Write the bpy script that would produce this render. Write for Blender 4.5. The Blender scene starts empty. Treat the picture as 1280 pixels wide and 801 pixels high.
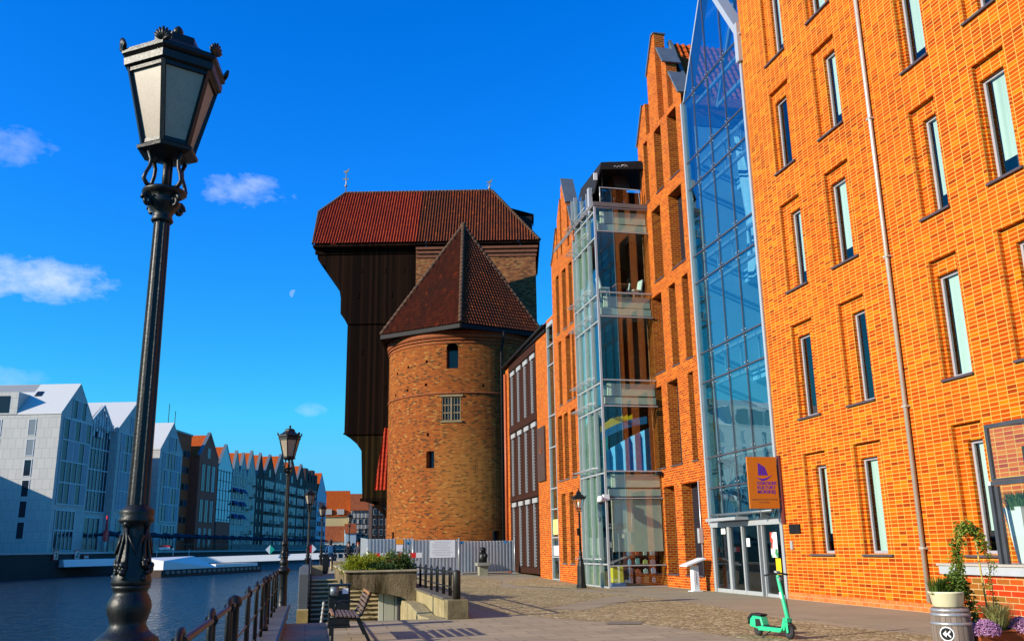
import bpy, bmesh, math, random
from mathutils import Vector, Matrix
R = math.radians
random.seed(7)
scene = bpy.context.scene
COL = scene.collection

# ------------------------------------------------------------------ camera
cam_d = bpy.data.cameras.new("camera")
cam_d.sensor_width = 36.0
cam_d.lens = 31.44
cam_d.clip_start = 0.1
cam_d.clip_end = 4000
cam = bpy.data.objects.new("camera", cam_d)
COL.objects.link(cam)
EYE = 1.7
rot = Matrix(((0.9763272, -0.0380306, -0.2129292), (-0.2157194, -0.243213, -0.945681), (-0.0158223, 0.9692271, -0.2456594)))
cam.matrix_world = Matrix.Translation((0, 0, EYE)) @ rot.to_4x4()
scene.camera = cam

# ------------------------------------------------------------------ light
SUN_EL, SUN_AZ = 20.5, 256.5            # azimuth clockwise from +Y
sd = Vector((math.sin(R(SUN_AZ)) * math.cos(R(SUN_EL)), math.cos(R(SUN_AZ)) * math.cos(R(SUN_EL)), math.sin(R(SUN_EL))))
sun_d = bpy.data.lights.new("sun", 'SUN')
sun_d.energy = 5.0
sun_d.angle = R(0.5)
sun_d.color = (1.0, 0.91, 0.76)
sun = bpy.data.objects.new("sun", sun_d)
sun.rotation_euler = sd.to_track_quat('Z', 'Y').to_euler()
sun.location = (-60, -30, 60)
COL.objects.link(sun)

world = bpy.data.worlds.new("World")
scene.world = world
world.use_nodes = True
wn = world.node_tree
bg = wn.nodes['Background']
sky = wn.nodes.new('ShaderNodeTexSky')
sky.sky_type = 'NISHITA'
sky.sun_disc = False
sky.sun_elevation = R(SUN_EL)
sky.sun_rotation = R(SUN_AZ)
sky.air_density = 1.0
sky.dust_density = 0.3
sky.ozone_density = 3.0


def wnode(t, **kw):
    n = wn.nodes.new(t)
    for k, v in kw.items():
        setattr(n, k, v)
    return n


def wmath(op, a, b=None, c=None, clamp=False):
    n = wnode('ShaderNodeMath', operation=op, use_clamp=clamp)
    for i, x in enumerate((a, b, c)):
        if x is None:
            continue
        if isinstance(x, (int, float)):
            n.inputs[i].default_value = x
        else:
            wn.links.new(x, n.inputs[i])
    return n.outputs[0]


hs = wnode('ShaderNodeHueSaturation')
hs.inputs['Hue'].default_value = 0.497
hs.inputs['Saturation'].default_value = 1.4
hs.inputs['Value'].default_value = 1.25
wn.links.new(sky.outputs[0], hs.inputs['Color'])
wtc = wnode('ShaderNodeTexCoord')


def wdot(vec):
    n = wnode('ShaderNodeVectorMath', operation='DOT_PRODUCT')
    wn.links.new(wtc.outputs['Generated'], n.inputs[0])
    n.inputs[1].default_value = vec
    return n.outputs['Value']


def sky_dir(az, el):
    return Vector((math.sin(R(az)) * math.cos(R(el)), math.cos(R(az)) * math.cos(R(el)), math.sin(R(el))))


wnoise = wnode('ShaderNodeTexNoise')
wnoise.inputs['Scale'].default_value = 24.0
wnoise.inputs['Detail'].default_value = 9.0
wnoise.inputs['Roughness'].default_value = 0.62
wmap = wnode('ShaderNodeMapping')
wmap.inputs['Scale'].default_value = (1, 1, 1.7)
wn.links.new(wtc.outputs['Generated'], wmap.inputs['Vector'])
wn.links.new(wmap.outputs[0], wnoise.inputs['Vector'])
# small fair-weather clouds: azimuth, elevation, half width, half height (degrees), density
CLOUDS = [(-18.6, 22.4, 2.7, 1.4, 0.30), (-4.8, 21.7, 3.3, 1.35, 0.46), (-17.4, 15.4, 5.8, 1.7, 0.62), (-0.3, 8.5, 1.4, 0.6, 0.30), (-17.2, 9.6, 2.6, 0.8, 0.2)]
acc = None
for az, el, hw, hh, dens in CLOUDS:
    c = sky_dir(az, el)
    t = Vector((math.cos(R(az)), -math.sin(R(az)), 0))
    u = c.cross(t) * -1
    if u.z < 0:
        u = -u
    a = wmath('DIVIDE', wdot(t), math.sin(R(hw)))
    dd = wmath('SUBTRACT', wdot(u), 0.0)
    b = wmath('DIVIDE', dd, math.sin(R(hh)))
    r2 = wmath('ADD', wmath('MULTIPLY', a, a), wmath('MULTIPLY', b, b))
    front = wmath('GREATER_THAN', wdot(c), 0.0)
    fall = wmath('MULTIPLY', wmath('SUBTRACT', 1.0, r2, clamp=True), front)
    m = wmath('MULTIPLY_ADD', fall, 0.9, wmath('MULTIPLY_ADD', wnoise.outputs['Fac'], 2.8, -1.75))
    m = wmath('MULTIPLY', m, wmath('MULTIPLY', fall, 4.0, clamp=True))
    m = wmath('MULTIPLY', m, dens * 1.15, clamp=True)
    acc = m if acc is None else wmath('MAXIMUM', acc, m)
# daytime half moon
mc = sky_dir(-1.54, 15.69)
mt = Vector((math.cos(R(-1.54)), -math.sin(R(-1.54)), 0))
mu = mt.cross(mc)
ma, mb_ = wmath('DIVIDE', wdot(mt), math.sin(R(0.25))), wmath('DIVIDE', wdot(mu), math.sin(R(0.25)))
disc = wmath('LESS_THAN', wmath('ADD', wmath('MULTIPLY', ma, ma), wmath('MULTIPLY', mb_, mb_)), 1.0)
half = wmath('LESS_THAN', wmath('ADD', ma, wmath('MULTIPLY', mb_, -0.35)), 0.05)
moon = wmath('MULTIPLY', wmath('MULTIPLY', disc, half), wmath('GREATER_THAN', wdot(mc), 0.0))
acc = wmath('MAXIMUM', acc, wmath('MULTIPLY', moon, 0.22))
wmix = wnode('ShaderNodeMix', data_type='RGBA')
wn.links.new(acc, wmix.inputs['Factor'])
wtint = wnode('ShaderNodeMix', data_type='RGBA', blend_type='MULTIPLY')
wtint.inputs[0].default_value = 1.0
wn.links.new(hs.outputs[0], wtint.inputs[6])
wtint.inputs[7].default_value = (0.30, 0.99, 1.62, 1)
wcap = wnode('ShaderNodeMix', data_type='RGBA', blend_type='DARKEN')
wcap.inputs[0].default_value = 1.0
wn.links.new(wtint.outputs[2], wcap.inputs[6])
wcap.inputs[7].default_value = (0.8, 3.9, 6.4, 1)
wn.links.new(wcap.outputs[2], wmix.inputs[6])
wmix.inputs[7].default_value = (5.2, 6.0, 7.0, 1)
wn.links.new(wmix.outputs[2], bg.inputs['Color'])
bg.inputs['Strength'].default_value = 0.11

vs = scene.view_settings
vs.view_transform = 'Standard'
vs.look = 'None'
vs.exposure = 0.5
vs.gamma = 1.0
scene.cycles.max_bounces = 8
scene.cycles.transparent_max_bounces = 16
scene.cycles.glossy_bounces = 4
scene.cycles.use_denoising = True
scene.cycles.caustics_reflective = False
scene.cycles.caustics_refractive = False


# ------------------------------------------------------------------ mesh builder
class MB:
    def __init__(s):
        s.v, s.f, s.m, s.sm, s.uv = [], [], [], [], []
        s.cm = 0

    def vert(s, p):
        s.v.append(tuple(p))
        return len(s.v) - 1

    def face(s, idx, smooth=False, uv=None):
        s.f.append(tuple(idx))
        s.m.append(s.cm)
        s.sm.append(smooth)
        s.uv.append(uv)

    def poly(s, pts, smooth=False, uv=None):
        s.face([s.vert(p) for p in pts], smooth, uv)

    def box(s, x0, x1, y0, y1, z0, z1):
        i = [s.vert((x, y, z)) for z in (z0, z1) for y in (y0, y1) for x in (x0, x1)]
        for q in ((0, 1, 3, 2), (4, 6, 7, 5), (0, 4, 5, 1), (2, 3, 7, 6), (0, 2, 6, 4), (1, 5, 7, 3)):
            s.face([i[k] for k in q])

    def boxP(s, P, u0, u1, v0, v1, d0, d1):
        i = [s.vert(P(u, v, d)) for d in (d0, d1) for v in (v0, v1) for u in (u0, u1)]
        for q in ((0, 1, 3, 2), (4, 6, 7, 5), (0, 4, 5, 1), (2, 3, 7, 6), (0, 2, 6, 4), (1, 5, 7, 3)):
            s.face([i[k] for k in q])

    def prism(s, pts, axis, lo, hi):
        def P(p, d):
            if axis == 'x':
                return (d, p[0], p[1])
            if axis == 'y':
                return (p[0], d, p[1])
            return (p[0], p[1], d)
        a = [s.vert(P(p, lo)) for p in pts]
        b = [s.vert(P(p, hi)) for p in pts]
        n = len(pts)
        s.face(a[::-1])
        s.face(b)
        for i in range(n):
            s.face((a[i], a[(i + 1) % n], b[(i + 1) % n], b[i]))

    def tube(s, pts, r, n=8, smooth=True, caps=True):
        pts = [Vector(p) for p in pts]
        rs = r if isinstance(r, (list, tuple)) else [r] * len(pts)
        rings = []
        prev = None
        for k, p in enumerate(pts):
            if k == 0:
                d = pts[1] - p
            elif k == len(pts) - 1:
                d = p - pts[k - 1]
            else:
                d = (pts[k + 1] - p).normalized() + (p - pts[k - 1]).normalized()
            d.normalize()
            if prev is None:
                a = d.cross(Vector((0, 0, 1)))
                if a.length < 1e-3:
                    a = d.cross(Vector((1, 0, 0)))
            else:
                a = prev - d * prev.dot(d)
                if a.length < 1e-4:
                    a = d.cross(Vector((1, 0, 0)))
            a.normalize()
            prev = a
            b = d.cross(a)
            rings.append([s.vert(p + (a * math.cos(2 * math.pi * j / n) + b * math.sin(2 * math.pi * j / n)) * rs[k]) for j in range(n)])
        for k in range(len(rings) - 1):
            for j in range(n):
                s.face((rings[k][j], rings[k][(j + 1) % n], rings[k + 1][(j + 1) % n], rings[k + 1][j]), smooth)
        if caps:
            s.face(rings[0][::-1])
            s.face(rings[-1])

    def beam(s, p, q, w, h):
        p, q = Vector(p), Vector(q)
        d = (q - p).normalized()
        a = d.cross(Vector((0, 0, 1)))
        if a.length < 1e-3:
            a = Vector((1, 0, 0))
        a.normalize()
        b = a.cross(d)
        i = [s.vert(o + a * (w / 2 * sx) + b * (h / 2 * sy)) for o in (p, q) for sx, sy in ((-1, -1), (1, -1), (1, 1), (-1, 1))]
        for q4 in ((0, 3, 2, 1), (4, 5, 6, 7), (0, 1, 5, 4), (1, 2, 6, 5), (2, 3, 7, 6), (3, 0, 4, 7)):
            s.face([i[k] for k in q4])

    def lathe(s, prof, n=24, cx=0.0, cy=0.0, smooth=True, flute=0.0, a0=0.0):
        rings = []
        for r, z in prof:
            ring = []
            for j in range(n):
                a = a0 + 2 * math.pi * j / n
                rr = r * (1 - (flute if j % 2 else 0))
                ring.append(s.vert((cx + rr * math.cos(a), cy + rr * math.sin(a), z)))
            rings.append(ring)
        for k in range(len(rings) - 1):
            for j in range(n):
                s.face((rings[k][j], rings[k][(j + 1) % n], rings[k + 1][(j + 1) % n], rings[k + 1][j]), smooth)
        if prof[0][0] > 1e-4:
            s.face(rings[0][::-1])
        if prof[-1][0] > 1e-4:
            s.face(rings[-1])

    def ball(s, c, r, nu=10, nv=7):
        rx, ry, rz = r if isinstance(r, (list, tuple)) else (r, r, r)
        rows = []
        for i in range(nv + 1):
            t = math.pi * i / nv
            rows.append([s.vert((c[0] + rx * math.sin(t) * math.cos(2 * math.pi * j / nu), c[1] + ry * math.sin(t) * math.sin(2 * math.pi * j / nu), c[2] + rz * math.cos(t))) for j in range(nu)])
        for i in range(nv):
            for j in range(nu):
                s.face((rows[i][j], rows[i + 1][j], rows[i + 1][(j + 1) % nu], rows[i][(j + 1) % nu]), True)

    def leaf(s, p, d, size, width=0.5, rnd=random):
        p, d = Vector(p), Vector(d)
        if d.length < 1e-4:
            d = Vector((0, 0, 1))
        d.normalize()
        a = d.cross(Vector((rnd.uniform(-1, 1), rnd.uniform(-1, 1), rnd.uniform(-1, 1))))
        if a.length < 1e-3:
            a = d.cross(Vector((1, 0.2, 0)))
        a.normalize()
        n = a.cross(d)
        q = p + d * size * 0.5 + n * size * 0.08
        s.poly([p, q - a * size * width * 0.5, p + d * size, q + a * size * width * 0.5])

    def panel(s, P, u0, u1, v0, v1, d, holes=(), us=(), vs_=()):
        """wall face at depth d with niches; hole = (u0,u1,v0,v1,depth,subholes,open,back_mat)"""
        U = sorted(set([u0, u1] + [x for h in holes for x in h[:2]] + [x for x in us if u0 < x < u1]))
        V = sorted(set([v0, v1] + [x for h in holes for x in h[2:4]] + [x for x in vs_ if v0 < x < v1]))
        U = [x for x in U if u0 - 1e-6 <= x <= u1 + 1e-6]
        V = [x for x in V if v0 - 1e-6 <= x <= v1 + 1e-6]
        for i in range(len(U) - 1):
            for j in range(len(V) - 1):
                cu, cv = (U[i] + U[i + 1]) / 2, (V[j] + V[j + 1]) / 2
                if any(h[0] < cu < h[1] and h[2] < cv < h[3] for h in holes):
                    continue
                q = [(U[i], V[j]), (U[i + 1], V[j]), (U[i + 1], V[j + 1]), (U[i], V[j + 1])]
                s.poly([P(a, b, d) for a, b in q], False, q)
        for h in holes:
            a0, a1, b0, b1, dp = h[:5]
            sub = h[5] if len(h) > 5 else ()
            opn = h[6] if len(h) > 6 else False
            bm_ = h[7] if len(h) > 7 else None
            e = d + dp
            UU = [a0] + [x for x in us if a0 < x < a1] + [a1]
            VV = [b0] + [x for x in vs_ if b0 < x < b1] + [b1]
            for a in (a0, a1):
                for k in range(len(VV) - 1):
                    q = [(d, VV[k]), (e, VV[k]), (e, VV[k + 1]), (d, VV[k + 1])]
                    s.poly([P(a, y, x) for x, y in q], False, q)
            for b in (b0, b1):
                for k in range(len(UU) - 1):
                    q = [(UU[k], d), (UU[k], e), (UU[k + 1], e), (UU[k + 1], d)]
                    s.poly([P(x, b, y) for x, y in q], False, q)
            if not opn:
                old = s.cm
                if bm_ is not None:
                    s.cm = bm_
                s.panel(P, a0, a1, b0, b1, e, sub, us, vs_)
                s.cm = old

    def pieces(s, name, mats, parent=None, local=False, bevel=0.0):
        """one object per connected piece"""
        root = list(range(len(s.v)))

        def find(i):
            while root[i] != i:
                root[i] = root[root[i]]
                i = root[i]
            return i
        for f in s.f:
            for i in f[1:]:
                root[find(i)] = find(f[0])
        groups = {}
        for k, f in enumerate(s.f):
            groups.setdefault(find(f[0]), []).append(k)
        out = []
        for ks in groups.values():
            q = MB()
            mp = {}
            for k in ks:
                for i in s.f[k]:
                    if i not in mp:
                        mp[i] = q.vert(s.v[i])
                q.cm = s.m[k]
                q.face([mp[i] for i in s.f[k]], s.sm[k], s.uv[k])
            out.append(q.build(name, mats, parent, local, bevel))
        return out

    def build(s, name, mats, parent=None, local=False, bevel=0.0, link=True):
        off = Vector((0, 0, 0))
        if parent is not None and not local:
            q = parent
            while q is not None:
                off += q.location
                q = q.parent
        me = bpy.data.meshes.new(name)
        vv = [(p[0] - off.x, p[1] - off.y, p[2] - off.z) for p in s.v] if parent is not None and not local else s.v
        me.from_pydata(vv, [], s.f)
        if not isinstance(mats, (list, tuple)):
            mats = [mats]
        for mm in mats:
            me.materials.append(mm)
        me.polygons.foreach_set('material_index', s.m)
        me.polygons.foreach_set('use_smooth', s.sm)
        uvl = me.uv_layers.new(name='UVMap')
        for pi, p in enumerate(me.polygons):
            ex = s.uv[pi]
            n = p.normal
            for k, li in enumerate(p.loop_indices):
                if ex is not None:
                    uvl.data[li].uv = ex[k]
                else:
                    co = s.v[s.f[pi][k]]
                    if abs(n.z) > 0.75:
                        uvl.data[li].uv = (co[0], co[1])
                    elif abs(n.x) > abs(n.y):
                        uvl.data[li].uv = (co[1], co[2])
                    else:
                        uvl.data[li].uv = (co[0], co[2])
        bm = bmesh.new()
        bm.from_mesh(me)
        bmesh.ops.recalc_face_normals(bm, faces=bm.faces)
        bm.to_mesh(me)
        bm.free()
        me.update()
        o = bpy.data.objects.new(name, me)
        if link:
            COL.objects.link(o)
        if parent is not None:
            o.parent = parent
        if bevel:
            md = o.modifiers.new('soft_edge', 'BEVEL')
            md.width = bevel
            md.segments = 2
            md.limit_method = 'ANGLE'
        return o


def thing(name, label, cat, loc=(0, 0, 0), rz=0.0, group=None):
    o = bpy.data.objects.new(name, None)
    o.empty_display_size = 0.3
    COL.objects.link(o)
    o.location = loc
    o.rotation_euler = (0, 0, rz)
    o['label'] = label
    o['category'] = cat
    if group:
        o['group'] = group
    return o


def tag(o, label, cat, group=None):
    o['label'] = label
    o['category'] = cat
    if group:
        o['group'] = group
    return o


def kind(o, k='structure'):
    o['kind'] = k
    return o


def dup(root, loc, rz=0.0, label=None, group=None, scale=None):
    r = root.copy()
    COL.objects.link(r)
    r.location = loc
    r.rotation_euler = (0, 0, rz)
    if label:
        r['label'] = label
    if group:
        r['group'] = group
    if scale:
        r.scale = (scale,) * 3
    for ch in list(root.children):
        c = ch.copy()
        COL.objects.link(c)
        c.parent = r
        for g in list(ch.children):
            d = g.copy()
            COL.objects.link(d)
            d.parent = c
    return r


def part_copy(src, parent, loc):
    c = src.copy()
    COL.objects.link(c)
    c.parent = parent
    c.location = loc
    for g in list(src.children):
        d = g.copy()
        COL.objects.link(d)
        d.parent = c
    return c


# ------------------------------------------------------------------ materials
class NT:
    def __init__(s, name):
        s.mat = bpy.data.materials.new(name)
        s.mat.use_nodes = True
        s.t = s.mat.node_tree
        s.p = s.t.nodes['Principled BSDF']
        s.out = s.t.nodes['Material Output']

    def n(s, typ, **kw):
        x = s.t.nodes.new(typ)
        for k, v in kw.items():
            setattr(x, k, v)
        return x

    def l(s, a, b):
        s.t.links.new(a, b)

    def setin(s, sock, x):
        if x is None:
            return
        if isinstance(x, bpy.types.NodeSocket):
            s.l(x, sock)
        elif isinstance(x, (tuple, list)) and sock.type == 'RGBA' and len(x) == 3:
            sock.default_value = (*x, 1)
        else:
            sock.default_value = x

    def math(s, op, a, b=None, c=None, clamp=False):
        x = s.n('ShaderNodeMath', operation=op, use_clamp=clamp)
        for i, q in enumerate((a, b, c)):
            s.setin(x.inputs[i], q)
        return x.outputs[0]

    def mix(s, fac, a, b, blend='MIX'):
        x = s.n('ShaderNodeMix', data_type='RGBA', blend_type=blend)
        s.setin(x.inputs[0], fac)
        s.setin(x.inputs[6], a)
        s.setin(x.inputs[7], b)
        return x.outputs[2]

    def ramp(s, fac, stops, interp='LINEAR'):
        x = s.n('ShaderNodeValToRGB')
        x.color_ramp.interpolation = interp
        el = x.color_ramp.elements
        while len(el) < len(stops):
            el.new(0.5)
        for e, (p, c) in zip(el, stops):
            e.position = p
            e.color = (*c, 1)
        s.setin(x.inputs[0], fac)
        return x.outputs[0]

    def noise(s, vec, scale, detail=4, rough=0.55):
        x = s.n('ShaderNodeTexNoise')
        x.inputs['Scale'].default_value = scale
        x.inputs['Detail'].default_value = detail
        x.inputs['Roughness'].default_value = rough
        s.l(vec, x.inputs['Vector'])
        return x.outputs['Fac']

    def coord(s, what='Object'):
        return s.n('ShaderNodeTexCoord').outputs[what]

    def scale(s, vec, sc):
        x = s.n('ShaderNodeMapping')
        x.inputs['Scale'].default_value = sc
        s.l(vec, x.inputs['Vector'])
        return x.outputs[0]

    def bump(s, h, strength=0.5, dist=0.01):
        x = s.n('ShaderNodeBump')
        x.inputs['Strength'].default_value = strength
        x.inputs['Distance'].default_value = dist
        s.l(h, x.inputs['Height'])
        s.l(x.outputs[0], s.p.inputs['Normal'])

    def fin(s, color=None, rough=0.6, metal=0.0, spec=0.5):
        s.setin(s.p.inputs['Base Color'], color)
        s.setin(s.p.inputs['Roughness'], rough)
        s.setin(s.p.inputs['Metallic'], metal)
        s.setin(s.p.inputs['Specular IOR Level'], spec)
        return s.mat


def plain(name, col, rough=0.6, metal=0.0, amt=0.18, sc=3.0, bump=0.0, bsc=30.0, spec=0.4):
    m = NT(name)
    v = m.coord()
    a = m.noise(v, sc, 5, 0.6)
    b = m.noise(v, sc * 9, 3, 0.6)
    k = m.math('ADD', m.math('MULTIPLY', a, 0.7), m.math('MULTIPLY', b, 0.3))
    c = m.ramp(k, [(0.3, tuple(x * (1 - amt) for x in col)), (0.7, tuple(min(0.95, x * (1 + amt)) for x in col))])
    if bump:
        m.bump(m.noise(v, bsc, 4, 0.6), bump, 0.01)
    r = m.math('MULTIPLY_ADD', b, 0.2, rough - 0.1, clamp=True)
    return m.fin(c, r, metal, spec)


def brick(name, w, h, mort, off, stops, mcol, bump=0.6, wear=0.25, wcol=(0.2, 0.12, 0.06), wsc=0.35, patch=None, rough=0.75, iso=False, blob=None):
    m = NT(name)
    uv = m.coord('UV')
    sp = m.n('ShaderNodeSeparateXYZ')
    m.l(uv, sp.inputs[0])
    vv = m.math('DIVIDE', sp.outputs[1], h)
    row = m.math('FLOOR', vv)
    uu = m.math('ADD', m.math('DIVIDE', sp.outputs[0], w), m.math('MULTIPLY', m.math('MODULO', m.math('ABSOLUTE', row), 2.0), off))
    colm = m.math('FLOOR', uu)
    fu, fv = m.math('SUBTRACT', uu, colm), m.math('SUBTRACT', vv, row)
    mu = m.math('LESS_THAN', fu, mort / w)
    mv = m.math('LESS_THAN', fv, mort / h)
    mask = m.math('MAXIMUM', mu, mv)
    cb = m.n('ShaderNodeCombineXYZ')
    m.l(colm, cb.inputs[0])
    m.l(row, cb.inputs[1])
    wnz = m.n('ShaderNodeTexWhiteNoise', noise_dimensions='2D')
    m.l(cb.outputs[0], wnz.inputs['Vector'])
    c = m.ramp(wnz.outputs['Value'], stops)
    ob = m.coord('Object')
    fine = m.noise(uv, 60.0, 3, 0.6)
    c = m.mix(m.math('MULTIPLY', m.math('SUBTRACT', fine, 0.35, clamp=True), 0.5), c, tuple(x * 0.55 for x in stops[0][1]))
    if patch:
        big = m.noise(uv, patch[0], 4, 0.6)
        f = m.math('MULTIPLY', m.math('MULTIPLY', m.math('SUBTRACT', big, patch[1], clamp=True), 5.0, clamp=True), patch[3])
        c = m.mix(f, c, patch[2])
    if blob:
        bx, by, rx, ry, bc, bs = blob
        du = m.math('DIVIDE', m.math('SUBTRACT', sp.outputs[0], bx), rx)
        dv = m.math('DIVIDE', m.math('SUBTRACT', sp.outputs[1], by), ry)
        rr = m.math('ADD', m.math('MULTIPLY', du, du), m.math('MULTIPLY', dv, dv))
        bn = m.noise(uv, 0.7, 5, 0.65)
        f = m.math('MULTIPLY', m.math('ADD', m.math('SUBTRACT', 0.55, rr), m.math('MULTIPLY', bn, 1.0)), 1.0, clamp=True)
        f = m.math('MULTIPLY', f, m.math('MULTIPLY', m.math('ADD', wnz.outputs['Value'], 0.4, clamp=True), bs))
        c = m.mix(f, c, bc)
    mc = m.mix(m.math('MULTIPLY', fine, 0.5), mcol, tuple(x * 0.7 for x in mcol))
    c = m.mix(mask, c, mc)
    if wear:
        st = m.noise(uv if iso else m.scale(uv, (1.0, 0.25, 1.0)), wsc, 6, 0.65)
        f = m.math('MULTIPLY', m.math('MULTIPLY', m.math('SUBTRACT', st, 0.48, clamp=True), 4.0, clamp=True), wear)
        c = m.mix(f, c, wcol)
    hgt = m.math('ADD', m.math('MULTIPLY', m.math('SUBTRACT', 1.0, mask), 0.8), m.math('MULTIPLY', fine, 0.4))
    m.bump(hgt, bump, 0.006)
    return m.fin(c, rough, 0, 0.06)


def tiles(name, cols, dark, moss=0.3, pitch=0.22, rowh=0.33):
    m = NT(name)
    uv = m.coord('UV')
    sp = m.n('ShaderNodeSeparateXYZ')
    m.l(uv, sp.inputs[0])
    cb = m.n('ShaderNodeCombineXYZ')
    m.l(m.math('FLOOR', m.math('DIVIDE', sp.outputs[0], pitch)), cb.inputs[0])
    m.l(m.math('FLOOR', m.math('DIVIDE', sp.outputs[1], rowh)), cb.inputs[1])
    wz = m.n('ShaderNodeTexWhiteNoise', noise_dimensions='2D')
    m.l(cb.outputs[0], wz.inputs['Vector'])
    c = m.ramp(wz.outputs['Value'], cols)
    big = m.noise(uv, 0.35, 6, 0.65)
    f = m.math('MULTIPLY', m.math('MULTIPLY', m.math('SUBTRACT', big, 0.42, clamp=True), 4.0, clamp=True), moss)
    c = m.mix(f, c, dark)
    fine = m.noise(uv, 14.0, 4, 0.65)
    c = m.mix(m.math('MULTIPLY', m.math('SUBTRACT', fine, 0.4, clamp=True), 1.1), c, tuple(x * 0.5 for x in dark))
    return m.fin(c, 0.75, 0, 0.12)


def glass(name, tint, refl, refl_col=(1, 1, 1), rough=0.01, wob=0.0):
    m = NT(name)
    m.t.nodes.remove(m.p)
    tr = m.n('ShaderNodeBsdfTransparent')
    tr.inputs[0].default_value = (*tint, 1)
    gl = m.n('ShaderNodeBsdfGlossy')
    gl.inputs['Color'].default_value = (*refl_col, 1)
    gl.inputs['Roughness'].default_value = rough
    fr = m.n('ShaderNodeLayerWeight')
    fr.inputs['Blend'].default_value = 0.5
    if wob:
        b = m.n('ShaderNodeBump')
        b.inputs['Strength'].default_value = wob
        b.inputs['Distance'].default_value = 0.05
        m.l(m.noise(m.coord(), 0.7, 2, 0.5), b.inputs['Height'])
        m.l(b.outputs[0], gl.inputs['Normal'])
        m.l(b.outputs[0], fr.inputs['Normal'])
    sch = m.math('MULTIPLY_ADD', m.math('POWER', fr.outputs['Facing'], 5.0), 0.94, 0.04)
    fac = m.math('ADD', sch, refl, clamp=True)
    mx = m.n('ShaderNodeMixShader')
    m.l(fac, mx.inputs[0])
    m.l(tr.outputs[0], mx.inputs[1])
    m.l(gl.outputs[0], mx.inputs[2])
    m.l(mx.outputs[0], m.out.inputs['Surface'])
    return m.mat


def boards(name, col, bw=0.22, amt=0.5, vertical=True):
    m = NT(name)
    uv = m.coord('UV')
    sp = m.n('ShaderNodeSeparateXYZ')
    m.l(uv, sp.inputs[0])
    q = m.math('DIVIDE', sp.outputs[0 if vertical else 1], bw)
    fl = m.math('FLOOR', q)
    wz = m.n('ShaderNodeTexWhiteNoise', noise_dimensions='1D')
    m.l(fl, wz.inputs['W'])
    gr = m.noise(m.scale(uv, (9, 0.5, 1) if vertical else (0.5, 9, 1)), 1.0, 6, 0.7)
    k = m.math('ADD', m.math('MULTIPLY', wz.outputs['Value'], 0.5), m.math('MULTIPLY', gr, 0.5))
    c = m.ramp(k, [(0.2, tuple(x * (1 - amt) for x in col)), (0.8, tuple(x * (1 + amt) for x in col))])
    gap = m.math('LESS_THAN', m.math('SUBTRACT', q, fl), 0.08)
    c = m.mix(gap, c, tuple(x * 0.25 for x in col))
    m.bump(m.math('SUBTRACT', gr, gap), 0.5, 0.01)
    return m.fin(c, 0.85, 0, 0.06)


ORANGE = [(0.0, (0.26, 0.026, 0.002)), (0.10, (0.40, 0.046, 0.002)), (0.5, (0.50, 0.078, 0.002)), (0.85, (0.54, 0.115, 0.002)), (1.0, (0.58, 0.18, 0.003))]
M_BRICK1 = brick('orange_stack_brick', 0.29, 0.097, 0.0195, 0.0, ORANGE, (0.62, 0.38, 0.085), wear=0.3, wcol=(0.34, 0.05, 0.004), wsc=0.45, patch=(0.3, 0.5, (0.58, 0.15, 0.004), 0.35))
RED2 = [(0.0, (0.28, 0.026, 0.003)), (0.4, (0.42, 0.052, 0.003)), (0.8, (0.49, 0.082, 0.004)), (1.0, (0.53, 0.13, 0.006))]
M_BRICK2 = brick('orange_running_brick', 0.27, 0.097, 0.018, 0.5, RED2, (0.56, 0.32, 0.09), wear=0.06, wcol=(0.36, 0.11, 0.02))
M_BRICK3 = brick('terrace_brick', 0.36, 0.115, 0.014, 0.5, [(0, (0.46, 0.035, 0.008)), (0.55, (0.48, 0.07, 0.008)), (0.7, (0.30, 0.10, 0.016)), (1, (0.23, 0.11, 0.018))], (0.58, 0.42, 0.2), wear=0.0)
M_TOWER = brick('old_tower_brick', 0.27, 0.098, 0.016, 0.5,
                [(0.0, (0.03, 0.010, 0.006)), (0.10, (0.07, 0.018, 0.007)), (0.18, (0.18, 0.036, 0.008)), (0.5, (0.27, 0.050, 0.007)), (0.85, (0.31, 0.068, 0.009)), (0.95, (0.33, 0.115, 0.022)), (1.0, (0.36, 0.18, 0.05))],
                (0.30, 0.16, 0.05), bump=0.5, wear=0.5, wcol=(0.14, 0.045, 0.014), wsc=0.35, patch=(0.17, 0.48, (0.34, 0.13, 0.022), 0.3), iso=True, blob=(0.6, 6.2, 3.0, 4.2, (0.40, 0.20, 0.045), 0.5))
M_TOWER2 = brick('old_gate_brick', 0.30, 0.105, 0.018, 0.5,
                 [(0.0, (0.07, 0.025, 0.014)), (0.3, (0.20, 0.065, 0.026)), (0.7, (0.30, 0.10, 0.036)), (1.0, (0.38, 0.2, 0.07))],
                 (0.22, 0.14, 0.07), bump=0.5, wear=0.4, wcol=(0.09, 0.035, 0.018), wsc=0.3, iso=True)
M_TILE_L = tiles('red_pantiles', [(0, (0.27, 0.030, 0.013)), (0.5, (0.32, 0.040, 0.015)), (1, (0.37, 0.052, 0.016))], (0.17, 0.03, 0.018), 0.35)
M_TILE_D = tiles('weathered_pantiles', [(0, (0.12, 0.028, 0.012)), (0.5, (0.16, 0.036, 0.013)), (0.95, (0.20, 0.044, 0.014)), (1, (0.36, 0.07, 0.014))], (0.07, 0.032, 0.016), 0.6)
M_TILE_O = tiles('orange_roof_tiles', [(0, (0.40, 0.062, 0.008)), (1, (0.50, 0.10, 0.01))], (0.26, 0.05, 0.012), 0.25, 0.3, 0.35)
M_TILE_R = tiles('bright_red_tiles', [(0, (0.28, 0.022, 0.007)), (1, (0.40, 0.036, 0.008))], (0.16, 0.02, 0.01), 0.2, 0.2, 0.35)
M_RIDGE = plain('mossy_ridge_tile', (0.085, 0.042, 0.02), 0.85, amt=0.5, sc=2.0)
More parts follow.
